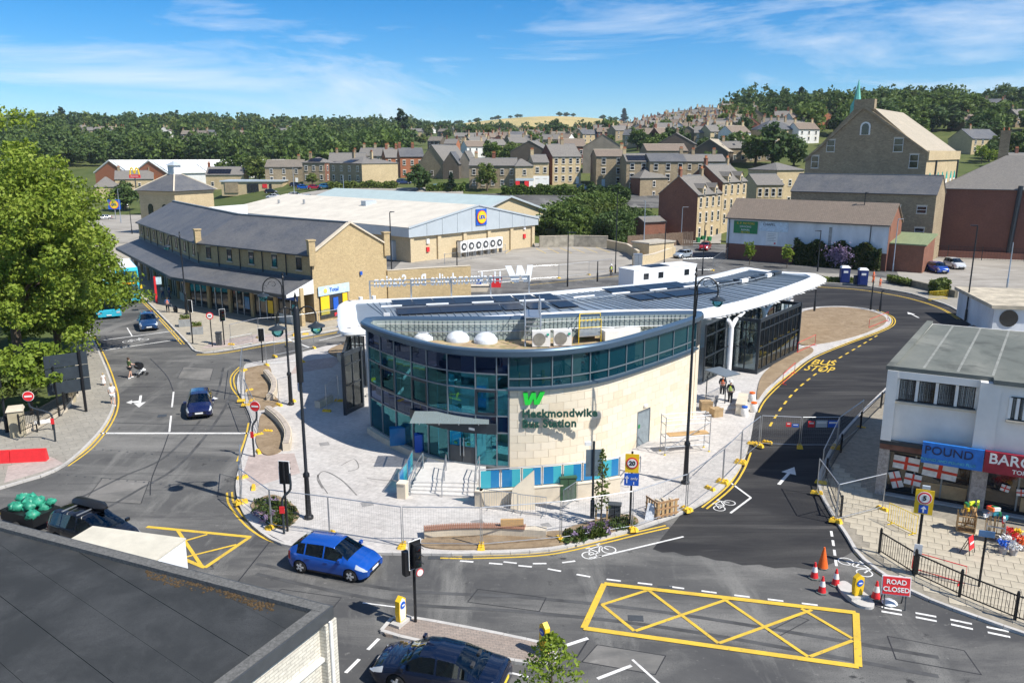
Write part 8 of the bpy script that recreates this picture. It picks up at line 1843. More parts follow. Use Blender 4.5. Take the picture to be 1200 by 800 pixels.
# --- traffic signals
def signal(label,base,top_,rz,back=False,h=None):
 t=thing('traffic_signal',label,'traffic light',base,rz);h=h or zat(top_[0],top_[1],base)-base[2];post(t,h,r=.06)
 hb=obj('signal_head',MB().box(-.15,.15,-.32,-.06,h-1.05,h-.08),Mt['black'],t);bo_=obj('backing_board',MB().box(-.26,.26,-.10,-.07,h-1.15,h),Mt['black'],t)
 f=MB()
 for q_ in((-.28,-.26,h-1.17,h+.02),(.26,.28,h-1.17,h+.02),(-.26,.26,h-1.17,h-1.15),(-.26,.26,h,h+.02)):f.box(q_[0],q_[1],-.11,-.06,q_[2],q_[3])
 obj('white_border',f,Mt['whitepaint'],bo_)
 for k,c_ in enumerate(((.25,.01,.01),(.25,.12,.01),(.01,.15,.06))):
  z=h-.25-.31*k;obj('lens',MB().lathe([(.1,0),(.1,.02)],n=14).xf(Matrix.Translation((0,-.33,z))@ Matrix.Rotation(PI/2,4,'X')),mat('lens_%d'%k,c_,.2),hb)
  vs=MB()
  for j in range(8):a0_,a1_=PI*j/8,PI*(j+1)/8;vs.face([(.13*math.cos(a0_),-.32,z+.13*math.sin(a0_)),(.13*math.cos(a1_),-.32,z+.13*math.sin(a1_)),(.13*math.cos(a1_),-.52,z+.1*math.sin(a1_)),(.13*math.cos(a0_),-.52,z+.1*math.sin(a0_))])
  obj('hood',vs,Mt['black'],hb)
 return t
t=signal('near traffic signal on the paved island with white edged board',G(487,728),(486,632),R(40));disc(t,'turn_sign',.16,2.3,-.4,'red',.0);disc(t,'turn_sign',.13,2.3,-.42,'whitepaint',.0);obj('signal_head',MB().box(-.42,-.2,-.05,.2,2.1,3.1),Mt['black'],t)
signal('traffic signal seen from behind beside the corner plant bed',G(337,622),(334,541),R(170));signal('traffic signal at the shop corner facing the street',G(226,402),(223,352),R(150));signal('traffic signal on the shop corner by the grey planters',G(263,404),(260,362),R(35));signal('traffic signal post inside the fence by the side street',G(308,425),(306,385),R(180));signal('traffic signal half hidden behind the park tree',G(80,478),(78,430),R(130))
# --- bollards, planters, cabinets, cones
def lit_bollard(label,base,rz,h=1.15,yellow=True):
 t=thing('keep_left_bollard',label,'bollard',base,rz);obj('foot',MB().prism([(-.42,-.22),(.42,-.22),(.42,.22),(-.42,.22)],0,.12),Mt['kerb'],t);pts=[(-.18,.12),(.18,.12),(.22,.5),(.2,h-.1),(.0,h+.06),(-.2,h-.1),(-.22,.5)]
 obj('shell',MB().add(MB().prism(pts,-.10,.10)).xf(Matrix.Rotation(PI/2,4,'X')),Mt['signyellow'],t);obj('white_face',MB().add(MB().prism([(x*.8,.5+(y-.5)*.9)for x,y in pts],.101,.112)).xf(Matrix.Rotation(PI/2,4,'X')),Mt['whitepaint' if not yellow else 'signyellow'],t);disc(t,'arrow_disc',.15,h-.3,-.118,'signblue');obj('arrow',MB().box(-.08,.08,-.15,-.134,h-.33,h-.28),Mt['whitepaint'],t);return t
lit_bollard('white and yellow keep left bollard at the left tip of the paved island',G(470,729),R(60),1.1,False);lit_bollard('yellow keep left bollard at the right tip of the paved island',G(638,766),R(-60),1.25);lit_bollard('blank yellow keep left bollard on the small kerb island',G(1004,699),R(15),1.0)
def cone(label,base,h=.75,plain=False):
 t=thing('traffic_cone',label,'traffic cone',base,random.uniform(0,1));r0,r1=.17*h/.75,.035
 def R_(f):return r0+(r1-r0)*f
 obj('base',MB().prism([(.26*math.cos(a),.26*math.sin(a))for a in np.linspace(0,2*PI,9)[:-1]],0,.05),mat('cone_base',(.12,.14,.13),.8),t);obj('cone',MB().lathe([(R_(0),.05),(R_(1),h)],n=16),Mt['red']if not plain else Mt['orange'],t,60)
 if not plain:obj('reflective_sleeve',MB().lathe([(R_(.38)+.008,.05+(h-.05)*.38),(R_(.72)+.008,.05+(h-.05)*.72)],n=16,cap=False),Mt['whitepaint'],t,60)
cone('plain orange traffic cone, the tallest of the group',P(964,665)+(.004,),1.0,True);cone('left traffic cone of the group with white sleeve',P(954,677)+(.004,));cone('right traffic cone of the group with white sleeve',P(979,685)+(.004,));cone('nearest traffic cone of the group with white sleeve',P(963,694)+(.004,));cone('traffic cone partly hidden behind the road closed sign',P(1026,701)+(.004,),.8)
b=P(1047,712)+(0.004,);t=thing('road_closed_sign','red road closed sign on a folding frame','road sign',b,R(-12));obj('sign_plate',MB().hexa([(-.55,-.10,.62),(.55,-.10,.62),(.55,-.07,.62),(-.55,-.07,.62),(-.55,.04,1.4),(.55,.04,1.4),(.55,.07,1.4),(-.55,.07,1.4)]),Mt['whitepaint'],t)
obj('red_face',MB().hexa([(-.51,-.112,.66),(.51,-.112,.66),(.51,-.10,.66),(-.51,-.10,.66),(-.51,.018,1.36),(.51,.018,1.36),(.51,.03,1.36),(-.51,.03,1.36)]),Mt['red'],t)
for tx_,z in(('ROAD',1.16),('CLOSED',.86)):obj('lettering',text_mb(tx_,.27,.01,.006).xf(Matrix.Translation((0,-.122+(z-.66)*.186,z))@ Matrix.Rotation(PI/2-.18,4,'X')),Mt['whitepaint'],t)
for xx in(-.4,.4):obj('leg',MB().beam((xx,-.12,0),(xx,.05,1.3),.04),Mt['darkgrey'],t);obj('leg',MB().beam((xx,.45,0),(xx,.08,1.1),.04),Mt['darkgrey'],t)
obj('sandbag',MB().lathe([(.25,0),(.32,.08),(.2,.18),(.02,.2)],(-.1,.25,0),10),Mt['dirtywhite'],t,60)
t=thing('board_sign','small red folding sign on the shop pavement','sign',G(1135,648),R(40));obj('sign_plate',MB().hexa([(-.3,-.12,.25),(.3,-.12,.25),(.3,-.1,.25),(-.3,-.1,.25),(-.3,.0,.85),(.3,.0,.85),(.3,.02,.85),(-.3,.02,.85)]),Mt['red'],t);obj('white_text',MB().box(-.2,.2,-.09,-.07,.5,.6),Mt['whitepaint'],t)
for xx in(-.28,.28):obj('leg',MB().beam((xx,-.15,0),(xx,0,.85),.03),Mt['black'],t);obj('leg',MB().beam((xx,.3,0),(xx,0,.85),.03),Mt['black'],t)
for lab,p in(('square grey planter nearer the shop street',(217,382)),('square grey planter nearer the corner',(231,391))):
 t=thing('planter',lab,'planter',G(*p),R(20));obj('box',MB().box(-.6,.6,-.45,.45,0,.8),mat('planter_grey',(.26,.27,.27),.7),t);obj('soil',MB().box(-.55,.55,-.4,.4,.8,.83),Mt['dirt'],t);gg=np.random.default_rng(3);inst('plants',np_mesh('plants',leaves(np.stack([gg.uniform(-.5,.5,160),gg.uniform(-.35,.35,160),gg.uniform(.83,1.2,160)],1),.14,gg),Mt['leafE']),t)
def cab(label,base,w_,d,h,m,rz=0,name='cabinet',lid=True):
 t=thing(name,label,'cabinet',base,rz);obj('case',MB().box(-w_/2,w_/2,-d/2,d/2,0,h),Mt[m],t);obj('lid',MB().box(-w_/2-.04,w_/2+.04,-d/2-.04,d/2+.04,h,h+.06),Mt[m],t);obj('door_seam',MB().box(-.012,.012,-d/2-.006,-d/2,.08,h-.08),Mt['black'],t);obj('handle',MB().box(.06,.1,-d/2-.03,-d/2,h*.5,h*.6),Mt['galv'],t);return t
cab('wide dark green utility cabinet before the ramp wall',G(665,584),.85,.45,1.25,'cabgreen',R(5));cab('narrow green utility cabinet before the ramp wall',G(594,588),.4,.3,1.05,'green',R(5));cab('low black utility box in the front bed',G(720,607),.6,.35,.75,'darkgrey',R(-10));cab('tall zinc cabinet at the car park edge',P(747,316)+(0,),1.3,.9,2.5,'galv',R(5));cab('litter bin with red notice at the shop corner',G(257,404),.5,.5,1.2,'darkgrey',R(10),'litter_bin');cab('grey bin beside the portable toilets',G(1003,333),.6,.6,1.2,'darkgrey',0,'litter_bin')
def toilet(label,base,rz):
 t=thing('portable_toilet',label,'portable toilet',base,rz);m=mat('toilet_blue',(.012,.03,.16),.5);obj('cabin',MB().box(-.6,.6,-.6,.6,.1,2.15),m,t);obj('roof',MB().hexa([(-.64,-.64,2.15),(.64,-.64,2.15),(.64,.64,2.15),(-.64,.64,2.15),(-.45,-.45,2.38),(.45,-.45,2.38),(.45,.45,2.38),(-.45,.45,2.38)]),Mt['whitepaint'],t);obj('door',MB().box(-.42,.42,-.64,-.6,.15,2.05),m,t);obj('door_label',MB().box(-.3,.3,-.66,-.641,1.45,1.75),Mt['whitepaint'],t);obj('base',MB().box(-.62,.62,-.62,.62,0,.1),Mt['darkgrey'],t);obj('side_label',MB().box(.601,.61,-.3,.3,1.5,1.8),Mt['whitepaint'],t)
toilet('left dark blue portable toilet before the ivy',G(989,331),R(-10));toilet('right dark blue portable toilet before the ivy',G(1010,334),R(-12))
def cabin(label,a,b,dpt,h):
 A,B=P(*a),P(*b);rz=math.atan2(B[1]-A[1],B[0]-A[0]);L_=math.dist(A,B);t=thing('site_cabin',label,'site cabin',A+(0,),rz);obj('cabin',MB().box(0,L_,0,dpt,.2,h),Mt['white'],t);obj('roof',MB().box(-.05,L_+.05,-.05,dpt+.05,h,h+.12),Mt['white'],t);obj('skid',MB().box(.2,L_-.2,.2,dpt-.2,0,.2),Mt['darkgrey'],t)
 for f in(.15,.38,.8):obj('window',MB().box(L_*f,L_*f+.9,-.03,0,h-1.3,h-.5),Mt['win'],t)
 for k in range(2):obj('solar_panel',MB().box(L_*(.3+.15*k),L_*(.44+.15*k),.4,dpt-.5,h+.13,h+.2),Mt['solar'],t)
cabin('long white site cabin behind the canopy roof',(742,345),(815,336),3,3.1)
# --- fencing
HER={}
def heras_meshes(L_):
 k=round(L_,1)
 if k not in HER:
  f=MB().tube([(0,0,.05),(0,0,2.0),(k,0,2.0),(k,0,.05)],.027,6).tube([(0,0,.18),(k,0,.18)],.018,6);w_=MB()
  for i in range(1,int(k/.12)):x=i*.12;w_.beam((x,0,.18),(x,0,1.98),.0028)
  for i in range(1,7):w_.beam((0,0,.18+i*.26),(k,0,.18+i*.26),.0028)
  a=bpy.data.meshes.new('frame');a.from_pydata(f.v,[],f.f);a.materials.append(Mt['galv']);b_=bpy.data.meshes.new('mesh_infill');b_.from_pydata(w_.v,[],w_.f);b_.materials.append(Mt['wire']);HER[k]=(a,b_,k)
 return HER[k]
fk_=MB().hexa([(-.33,-.11,0),(.33,-.11,0),(.33,.11,0),(-.33,.11,0),(-.29,-.09,.13),(.29,-.09,.13),(.29,.09,.13),(-.29,.09,.13)])
for xx in(-.2,0,.2):fk_.box(xx-.05,xx+.05,-.07,.07,.13,.17)
FBM=bpy.data.meshes.new('foot_block');FBM.from_pydata(fk_.v,[],fk_.f);FBM.materials.append(Mt['blockyellow'])
nH=[0]
def heras(label,a,b,z=PZ,blocks=(0,1),name='fence_panel'):
 A,B=P(*a,z),P(*b,z);L_=math.dist(A,B);rz=math.atan2(B[1]-A[1],B[0]-A[0]);fm,wm,k=heras_meshes(L_);t=thing(name,label,'fence panel',A+(z,),rz,'steel mesh site fence panels');o=inst('frame',fm,t);o.scale=(L_/k,1,1);o=inst('mesh_infill',wm,t);o.scale=(L_/k,1,1)
 for q_ in blocks:inst('foot_block',FBM,t,(q_*L_,0,0),PI/2+random.uniform(-.25,.25))
 return t
HP_=[(('curved corner left of the plant bed',(283,590),(318,618))),('between the plant bed and the double lamp',(319,618),(386,627)),('behind the blue hatchback',(387,627),(471,640)),('before the entrance steps, left of the bench',(473,640),(563,641)),('before the curved bench',(565,641),(656,633)),('before the green cabinets',(658,633),(739,620)),('right of the 20 speed sign',(741,620),(803,598)),('beside the tall right hand lamp',(805,597),(846,566)),('by the right kerb below the scaffold',(847,564),(867,543)),('by the right kerb nearest the gates',(868,541),(889,523)),
       ('left leaf of the gates across the new road',(891,522),(936,524)),('right leaf of the gates across the new road',(938,524),(980,524)),('at the shadowed kerb beyond the gates',(981,524),(1009,502)),('angled at the pavement corner',(957,578),(979,611)),('across the shop pavement',(980,611),(1034,597)),('in the shadow of the shop block',(962,566),(980,526)),
       ('at the upper dirt bed, left',(283,470),(285,435)),('at the upper dirt bed, top',(286,434),(312,428)),('at the side street end of the plaza',(313,428),(355,424)),('on the shop corner, left',(271,404),(303,396)),('on the shop corner, right',(304,396),(344,393)),('along the side street, left',(345,392),(372,388)),('along the side street, right',(374,388),(402,383)),('along the dirt bed by the kerb',(288,475),(303,510)),('lower left of the dirt beds',(284,560),(283,588)),('across the side street',(322,418),(368,408)),('beside the stone seat',(327,475),(343,470)),('leaning by the west screen',(383,482),(397,470))]
for lab,a,b_ in HP_:heras('steel mesh fence panel '+lab,a,b_,.006 if a[0]in(891,938,981,374,345)else PZ)
for k,(a,b_)in enumerate((((620,328),(654,326)),((655,326),(690,322)),((560,335),(600,331)),((690,322),(716,318)),((800,318),(835,317)),((835,317),(853,303)))):heras(('first','second','third','fourth','fifth','sixth')[k]+' far mesh fence panel along the car park edge, counted from the rail sign',a,b_,0)
for lab,px_,x_ in(('gate notice',(904,517),0),):
 pass
# notices on the gates
for a,b_,items in(((891,522),(936,524),((.62,.75,.28,'red'),(.78,.95,.2,'signblue'))),((938,524),(980,524),((.15,.33,.4,'red'),(.37,.68,.45,'ltgrey'),(.70,.98,.45,'signblue')))):
 A,B=P(*a),P(*b_);rz=math.atan2(B[1]-A[1],B[0]-A[0]);L_=math.dist(A,B)
 for i,(f0,f1,hh,m)in enumerate(items):
  t=thing('gate_notice',{'red':'red site warning notice','signblue':'blue site notice','ltgrey':'pale grey site notice'}[m]+(' on the left gate leaf' if a[0]==891 else ' on the right gate leaf'),'notice',A+(0,),rz);obj('board',MB().box(L_*f0,L_*f1,-.05,-.03,1.35,1.35+hh),Mt[m],t);obj('print',MB().box(L_*f0+.06,L_*f1-.06,-.056,-.05,1.35+hh*.55,1.35+hh*.8),Mt['whitepaint'],t)
# loose yellow blocks
for i,p in enumerate(((292,458),(295,470),(314,506),(303,530),(832,573),(882,520),(899,519),(336,405),(358,392),(297,572))):
 t=thing('foot_block',['',''][0]+'yellow fence foot block '+('on the upper dirt bed, top','on the upper dirt bed, bottom','on the lower dirt bed','at the foot of the no entry post','below the tall right hand lamp','left of the gates','under the left gate leaf','in the side street','by the corner shop','by the pink paving')[i],'foot block',G(*p),random.uniform(0,3));inst('block',FBM,t)
def barrier(label,a,b_,m,h=1.0,z=PZ,bars=True,tilt=0,name='barrier'):
 A,B=P(*a,z),P(*b_,z);L_=math.dist(A,B);rz=math.atan2(B[1]-A[1],B[0]-A[0]);t=thing(name,label,'barrier',A+(z,),rz);obj('frame',MB().tube([(0,0,.12),(0,0,h),(L_,0,h),(L_,0,.12),(0,0,.12)],.022,6),Mt[m],t)
 if bars:
  for i in range(1,int(L_/.13)):obj('bar',MB().beam((i*.13,0,.12),(i*.13,0,h),.014),Mt[m],t)
 for xx in(.2,L_-.2):obj('foot',MB().beam((xx,-.25,.02),(xx,.25,.02),.04).beam((xx,0,.02),(xx,0,.14),.04),Mt[m],t)
 return t
Mt['safetyyellow']=mat('safety_yellow2',(.82,.58,.02),.5)
barrier('yellow crowd barrier before the shop window',(1040,612),(1073,628),'safetyyellow',1.05);barrier('red barrier frame leaning behind the pedestrian railing',(1068,668),(1130,686),'red',.9,bars=False);barrier('yellow barrier by the far road corner',(1088,352),(1110,350),'safetyyellow',1.1);barrier('red barrier frame on the dirt strip near the bus stop lettering',(917,451),(931,437),'red',.9,bars=False);barrier('red barrier frame on the round dirt island',(1018,385),(1040,376),'red',1.0,bars=False);barrier('red barrier frame at the foot of the glass shelter',(934,414),(955,404),'red',1.0,bars=False)
barrier('grey crowd barrier before the narrow green cabinet',(568,595),(606,600),'galv',1.05);barrier('grey crowd barrier behind the curved bench',(607,601),(640,605),'galv',1.05);barrier('grey crowd barrier beside the wide green cabinet',(660,596),(676,585),'galv',1.05);barrier('grey crowd barrier on the shop corner',(270,408),(296,403),'galv',1.05);barrier('grey barrier beside the workers',(826,478),(842,470),'galv',1.05)
t=thing('water_barrier','red plastic water barrier at the left edge','barrier',P(14,543)+(0,),R(8));
for k in range(2):obj('barrier_block',MB().hexa([(-2.0+k*2.02,-.25,0),(0+k*2.02,-.25,0),(0+k*2.02,.25,0),(-2.0+k*2.02,.25,0),(-2.0+k*2.02,-.1,.85),(-.03+k*2.02,-.1,.85),(-.03+k*2.02,.1,.85),(-2.0+k*2.02,.1,.85)]),Mt['red'],t)
# pedestrian guard railing
def guardrail(label,pts,h=1.05,z=PZ,sp=.13,m='black'):
 pp=PX(pts,z);t=thing('guard_railing',label,'railing',pp[0]+(z,))
 for i in range(len(pp)-1):
  a,b_=pp[i],pp[i+1];L_=math.dist(a,b_);obj('rail',MB().beam(a+(z+h,),b_+(z+h,),.05).beam(a+(z+.15,),b_+(z+.15,),.04),Mt[m],t,False,True)
  n=int(L_/sp)
  for k in range(1,n):x,y=a[0]+(b_[0]-a[0])*k/n,a[1]+(b_[1]-a[1])*k/n;obj('bar',MB().beam((x,y,z+.15),(x,y,z+h),.016),Mt[m],t,False,True)
 for p in pp:obj('post',MB().beam(p+(z,),p+(z+h+.12,),.09).lathe([(.05,h+.12),(.06,h+.17),(.01,h+.23)],p+(z,),8),Mt[m],t,False,True)
guardrail('black pedestrian guard railing curving along the lower right kerb',[(1030,648),(1071,674),(1124,699),(1189,726),(1262,752)]);guardrail('black railing beside the shadowed road at the shop block',[(985,606),(968,560),(985,530),(1008,502),(1032,478),(1056,456)],1.0,PZ,.3)
# park wall with gate pier and railings
pw=[(18,512),(45,500),(75,482),(90,462),(93,440),(86,412)]
wallthing('park_wall','low curved stone wall along the park edge',PX(pw,PZ),.35,PZ,.62,Mt['footway']if False else Mt['stonework']);guardrail('black park railings on the low stone wall',[(24,508),(46,498),(76,480),(91,461)],1.1,.62,.14)
for lab,p in(('square stone gate pier at the park corner',(22,510)),('square stone pier in the park railings',(82,470))):
 t=thing('gate_pier',lab,'pier',G(*p),R(25));obj('shaft',MB().box(-.42,.42,-.42,.42,0,1.75),mat('old_pier_stone',(.40,.35,.24),.9,0,.2,2,.2),t);obj('cap',MB().hexa([(-.5,-.5,1.75),(.5,-.5,1.75),(.5,.5,1.75),(-.5,.5,1.75),(-.42,-.42,1.95),(.42,-.42,1.95),(.42,.42,1.95),(-.42,.42,1.95)]),Mt['stonework'],t)
# scaffold tower and site clutter
A=G(779,533);t=thing('scaffold_tower','small aluminium scaffold tower against the limestone wall','scaffold',A,hd((779,533),(829,529)))
L_=2.9
for xx in(0,L_):
 for yy in(0,.75):obj('standard',MB().cyl((xx,yy,0),(xx,yy,2.4),.028,n=6),Mt['galv'],t);obj('wheel',MB().lathe([(.07,0),(.07,.05)],(xx,yy,0),8),Mt['safetyyellow'],t)
for z in(.5,1.1,1.9,2.35):
 for yy in(0,.75):obj('ledger',MB().cyl((0,yy,z),(L_,yy,z),.024,n=6),Mt['galv'],t)
 for xx in(0,L_):obj('transom',MB().cyl((xx,0,z),(xx,.75,z),.024,n=6),Mt['galv'],t)
obj('brace',MB().cyl((0,0,.3),(L_,0,1.9),.022,n=6),Mt['galv'],t);obj('deck_board',MB().box(.3,L_,.05,.7,1.12,1.17),Mt['wood'],t)
t=thing('stone_pallet','timber crate of paving stones on the plaza near the right kerb','pallet',G(774,602),R(25));
for k in range(5):obj('slat',MB().box(-.55+k*.26,-.41+k*.26,-.52,-.48,.1,.95),Mt['wood'],t);obj('slat',MB().box(-.57,-.53,-.5+k*.22,-.38+k*.22,.1,.9),Mt['wood'],t)
for z in(.15,.5,.85):obj('rail',MB().box(-.58,.72,-.53,-.5,z,z+.09).box(-.6,-.57,-.5,.5,z,z+.09),mat('rough_timber',(.38,.22,.11),.85),t)
for k in range(7):obj('stone',MB().obox(-.3+.16*k,.0+.1*(k%3),.1,.5+.09*(k%4),.13,.5,.2*(k%3)-.2),Mt['stonework'],t)
obj('board',MB().hexa([(-1.1,-.2,0),(-.75,-.45,0),(-.72,-.42,0),(-1.07,-.17,0),(-.8,.0,.75),(-.5,-.25,.75),(-.47,-.22,.75),(-.77,.03,.75)]),Mt['dirtywhite'],t)
A,B=P(598,597,PZ),P(627,597,PZ);t=thing('stone_sheet','pale irregular stone sheet leaning against the ramp wall','stone sheet',A+(PZ,));zt1,zt2=1.6,2.5
obj('sheet',MB().hexa([A+(PZ,),B+(PZ,),(B[0],B[1]+.06,PZ),(A[0],A[1]+.06,PZ),(A[0]+.1,A[1]+.2,PZ+1.05),(B[0]-.05,B[1]+.3,PZ+2.05),(B[0]-.05,B[1]+.36,PZ+2.05),(A[0]+.1,A[1]+.26,PZ+1.05)]),Mt['limestone'],t,False,True)
for i,(p,s_)in enumerate((((807,480),.8),((819,487),.7),((853,425),.9))):
 t=thing('cardboard_box',('brown carton by the hall doors','small carton beside the column','carton stack at the canopy column')[i],'box',G(p[0]+20,p[1]),.3*i);obj('box',MB().box(-s_/2,s_/2,-s_/2,s_/2,0,s_*.8),mat('cardboard',(.40,.28,.15),.9),t);obj('flap',MB().box(-s_/2,s_/2,-s_/2-.02,-s_/2,s_*.7,s_*.95),mat('cardboard',(.40,.28,.15)),t)
for i,(p,m1)in enumerate((((884,470),'orange'),((886,482),'orange'),((875,487),'signblue'))):
 t=thing('water_drum',('white drum with orange lid beside the steps','nearer white drum with orange lid beside the steps','white and blue canister near the bus bay kerb')[i],'drum',G(p[0]-3,p[1]),0);obj('drum',MB().lathe([(.24,0),(.27,.1),(.27,.5),(.2,.6)],n=12),Mt['whitepaint'],t,50);obj('lid',MB().lathe([(.21,.6),(.21,.7),(.1,.74)],n=12),Mt[m1],t)
t=thing('low_wall','pale low wall block beside the steps to the bus bay','wall',G(872,487),hd((878,486),(884,462)));obj('block',MB().box(0,2.8,0,.6,0,.75),Mt['limestone3'],t);obj('coping',MB().box(-.03,2.83,-.03,.63,.75,.82),Mt['stonework'],t)
# hall-side steps and awning
t=thing('bay_steps','short flight of steps below the canopy where the workers stand','steps',G(848,482));
for k in range(3):
 a,b_=P(838+k*1.5,482-k*4,PZ),P(866+k*1.5,480-k*4,PZ);obj('step',MB().prism([a,b_,P(868,462,PZ),P(842,464,PZ)],PZ+(.001 if k else 0)+.1*k,PZ+.1*(k+1)),Mt['granite'],t,False,True)
t=thing('cycle_shelter','small shelter with curved dark roof by the end of the stone wall','shelter',G(838,472),hd((824,474),(842,480)));obj('roof',MB().hexa([(-1.0,-.2,2.3),(1.0,-.2,2.2),(1.0,1.4,2.2),(-1.0,1.4,2.3),(-1.0,-.2,2.36),(1.0,-.2,2.26),(1.0,1.4,2.26),(-1.0,1.4,2.36)]),Mt['framegrey'],t)
for xx in(-.9,.9):obj('post',MB().tube([(xx,0,0),(xx,0,1.8),(xx*.8,.1,2.2)],.04,6),Mt['frame'],t)
# building materials behind the canopy, seen over the roof sign
for lab,p,sx,sy,sz,m in(('red skip behind the roof sign, left',(531,334),1.6,1.2,1.3,'red'),('blue crate stack behind the roof sign',(545,334),1.5,1.0,1.2,'signblue'),('small blue bin behind the roof sign',(561,336),.8,.8,1.0,'signblue'),('red skip behind the roof sign, right',(581,336),1.7,1.2,1.4,'red'),('stack of pale boards behind the roof sign',(560,341),3.0,1.4,.8,'stonework'),('yellow machine behind the roof sign',(520,338),1.6,1.2,1.3,'signyellow')):
 b_=P(*p);t=thing('skip' if 'skip' in lab else 'material_stack',lab,'skip' if 'skip' in lab else 'materials',b_+(0,),random.uniform(-.2,.2));obj('body',MB().hexa([(-sx/2*.8,-sy/2,0),(sx/2*.8,-sy/2,0),(sx/2*.8,sy/2,0),(-sx/2*.8,sy/2,0),(-sx/2,-sy/2,sz),(sx/2,-sy/2,sz),(sx/2,sy/2,sz),(-sx/2,sy/2,sz)]),Mt[m],t);obj('rim',MB().box(-sx/2-.05,sx/2+.05,-sy/2-.05,-sy/2,sz-.12,sz),Mt['darkgrey'],t)
# walls and timber fences at the back of the car park
wallthing('retaining_wall','stained concrete retaining wall behind the car park bays',[P(632,290),P(672,289),P(712,290)],.4,0,2.2,mat('stained_concrete',(.33,.30,.24),.9,0,.3,1),coping=Mt['stonework']);wallthing('retaining_wall','buff stone wall along the lane by the zinc cabinet',[P(712,291),P(735,296),P(748,305)],.4,0,1.6,Mt['buffpale'],coping=Mt['stonework']);wallthing('lane_wall','buff wall with flat top beside the silver car',[P(742,312),P(765,308),P(790,299)],.5,0,1.5,Mt['buffpale'],coping=Mt['stonework'])
t=thing('store_shed','flat roofed concrete store beside the lane','shed',P(776,302)+(0,),R(38));obj('wall',MB().box(-3.5,3.0,0,4,0,2.6),Mt['buffpale'],t);obj('roof',MB().box(-3.7,3.2,-.2,4.2,2.6,2.85),mat('concrete_slab_roof',(.42,.38,.31),.9),t)
def timber(label,pts,h):
 pp=pts;t=thing('timber_fence',label,'fence',pp[0]+(0,));tot=sum(seglen(pp));n=int(tot/.3)
 for k in range(n):p,a=along(pp,tot*(k+.5)/n);obj('board',MB().obox(p[0],p[1],0,h-.06*(k%3==0),.27,.05,a),mat('old_fence_wood',(.17,.12,.085),.9,0,.25,3),t,False,True)
timber('dark timber fence below the red brick gable',[P(735,292),P(760,290),P(800,287)],2.6);timber('brown timber fence panel at the terrace corner',[P(800,288),P(812,288)],2.8)
def lane_patch():
 q=MB();pts=[hit(700,274),hit(722,258),hit(738,246),hit(748,246),hit(735,262),hit(722,276)];q.face([(p[0],p[1],p[2]+.15)for p in pts]);kind(obj('lane',q,Mt['asphalt']))
lane_patch()
rail('pale handrail along the sloping lane',[(*hit(718,268)[:2],hit(718,268)[2]+1.0),(*hit(730,258)[:2],hit(730,258)[2]+1.0),(*hit(742,250)[:2],hit(742,250)[2]+1.0)])
for i,p in enumerate(((818,285),(824,283),(831,284))):
 t=thing('wheelie_bin',('left','middle','right')[i]+' green wheelie bin at the terrace door','bin',P(*p)+(0,),.3);obj('body',MB().hexa([(-.28,-.3,.05),(.28,-.3,.05),(.28,.3,.05),(-.28,.3,.05),(-.36,-.4,1.1),(.36,-.4,1.1),(.36,.4,1.1),(-.36,.4,1.1)]),Mt['green'],t);obj('lid',MB().box(-.38,.38,-.42,.42,1.1,1.18),Mt['green'],t)
wallthing('yard_wall','low stone wall with weeds before the parked blue car',[P(1040,330),P(1066,336),P(1100,344),P(1120,350)],.4,0,1.0,mat('mossy_wall',(.20,.18,.13),.9,0,.3,1.5));guardrail('dark palisade fence behind the parked cars',[(1083,302),(1110,303),(1150,305),(1200,307),(1260,309)],2.2,0,.45)
wallthing('brick_wall','dark brick yard wall behind the parked cars',[P(1080,300),P(1260,307)],.4,0,1.1,Mt['oldbrick'])
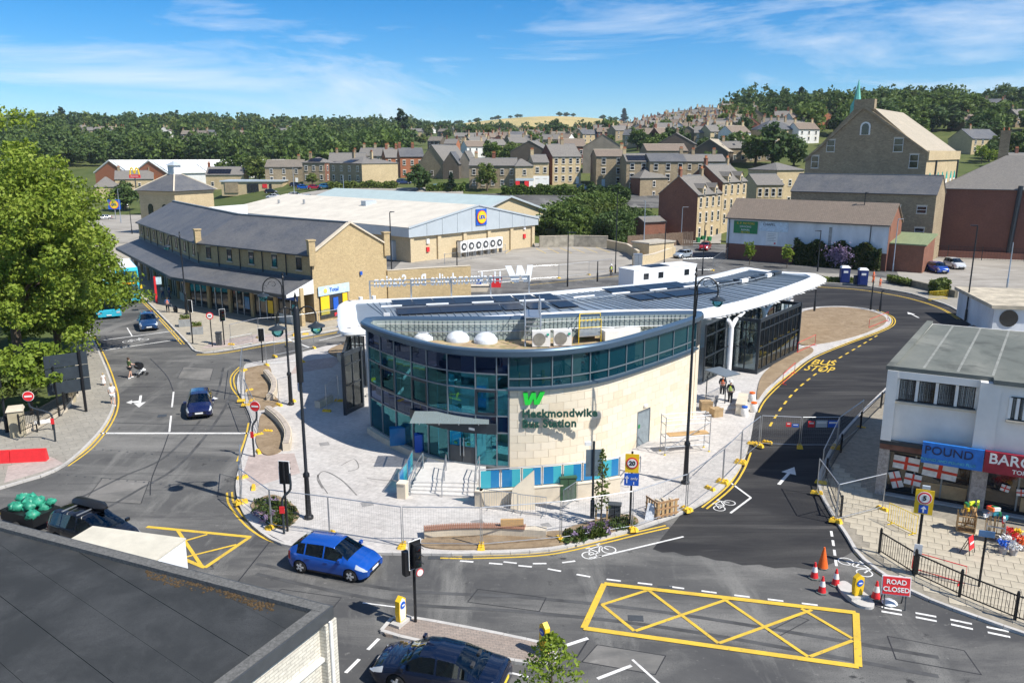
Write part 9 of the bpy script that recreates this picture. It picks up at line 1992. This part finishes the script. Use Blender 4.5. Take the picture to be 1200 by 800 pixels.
# goods before the shops
def goods(label,p,kind_):
 t=thing('goods_rack',label,'shop goods',G(*p),a_shop);rr2=random.Random(len(label))
 obj('crate',MB().box(-.4,.4,-.25,.25,0,.08).box(-.4,-.36,-.25,.25,.08,.95).box(.36,.4,-.25,.25,.08,.95).box(-.36,.36,.2,.25,.3,.36).box(-.36,.36,-.25,-.2,.3,.36).box(-.36,.36,-.25,-.2,.8,.86),Mt['wood' if kind_==0 else 'galv'],t)
 cols_=('wood','signyellow','green','wood','hivis','wood')if kind_==0 else('whitepaint','cyanglass','orange','green','whitepaint','red')
 for k in range(12):
  x,y=rr2.uniform(-.32,.32),rr2.uniform(-.18,.18);tp=(x+rr2.uniform(-.2,.2),y+rr2.uniform(-.15,.1),rr2.uniform(1.1,1.6));obj('tool',MB().cyl((x,y,.1),tp,.018,n=5),Mt['wood'],t);obj('tool_head',MB().obox(tp[0],tp[1],tp[2]-.05,tp[2]+.12,.3,.09,rr2.uniform(0,3)),Mt[cols_[k%6]],t)
a_shop=a_shop_=R(-24)
goods('timber rack of brooms and garden tools before the shop window',(1131,622),0);goods('wire rack of colourful toys and tools before the shop pillar',(1164,634),1)
for i,(p,c_)in enumerate((((1180,632),'red'),((1190,633),'signyellow'),((1178,642),'whitepaint'),((1192,641),'red'),((1175,648),'signblue'),((1187,650),'whitepaint'),((1199,645),'orange'))):
 t=thing('flower_pot',('red','yellow','white','second red','blue','lower white','orange')[i]+' flowers in a pot before the bargain shop','flowers',G(*p),0);obj('pot',MB().lathe([(.14,0),(.2,.3)],n=10),mat('pot_grey',(.45,.42,.4),.7),t);gg=np.random.default_rng(i);kind(inst('flowers',np_mesh('flowers',leaves(np.stack([gg.normal(size=90)*.14,gg.normal(size=90)*.14,.38+gg.random(90)*.22],1),.1,gg),Mt[c_]),t),'stuff')
# sapling stakes
for i,p in enumerate(((698,617),(711,615))):t=thing('tree_stake',('left','right')[i]+' timber stake beside the slim sapling','stake',G(*p));obj('stake',MB().box(-.04,.04,-.04,.04,0,1.0),Mt['wood'],t);obj('tie',MB().box(-.05,.05,-.05,.05,.8,.86),Mt['black'],t)
# far chimneys on the supermarket yard: compound fence round the condensers
guardrail('grey palisade fence round the condenser units',[(521,310),(552,304),(592,298)],1.7,0,.4,'galv')
# ------------------------------------------------------------------ summer haze over the valley
hz_=MB().box(-2600,2600,-170,2700,-1.2,150);hm=bpy.data.materials.new('haze_air');hm.use_nodes=True;hn=hm.node_tree;hn.nodes.clear();ho=hn.nodes.new('ShaderNodeOutputMaterial');hv=hn.nodes.new('ShaderNodeVolumePrincipled')
hv.inputs['Color'].default_value=(.80,.88,1,1);hv.inputs['Density'].default_value=.00009;hv.inputs['Anisotropy'].default_value=.2;hn.links.new(hv.outputs[0],ho.inputs['Volume']);kind(obj('haze',hz_,hm),'stuff','thin summer haze over the valley')
bpy.data.scenes.remove(TMP)
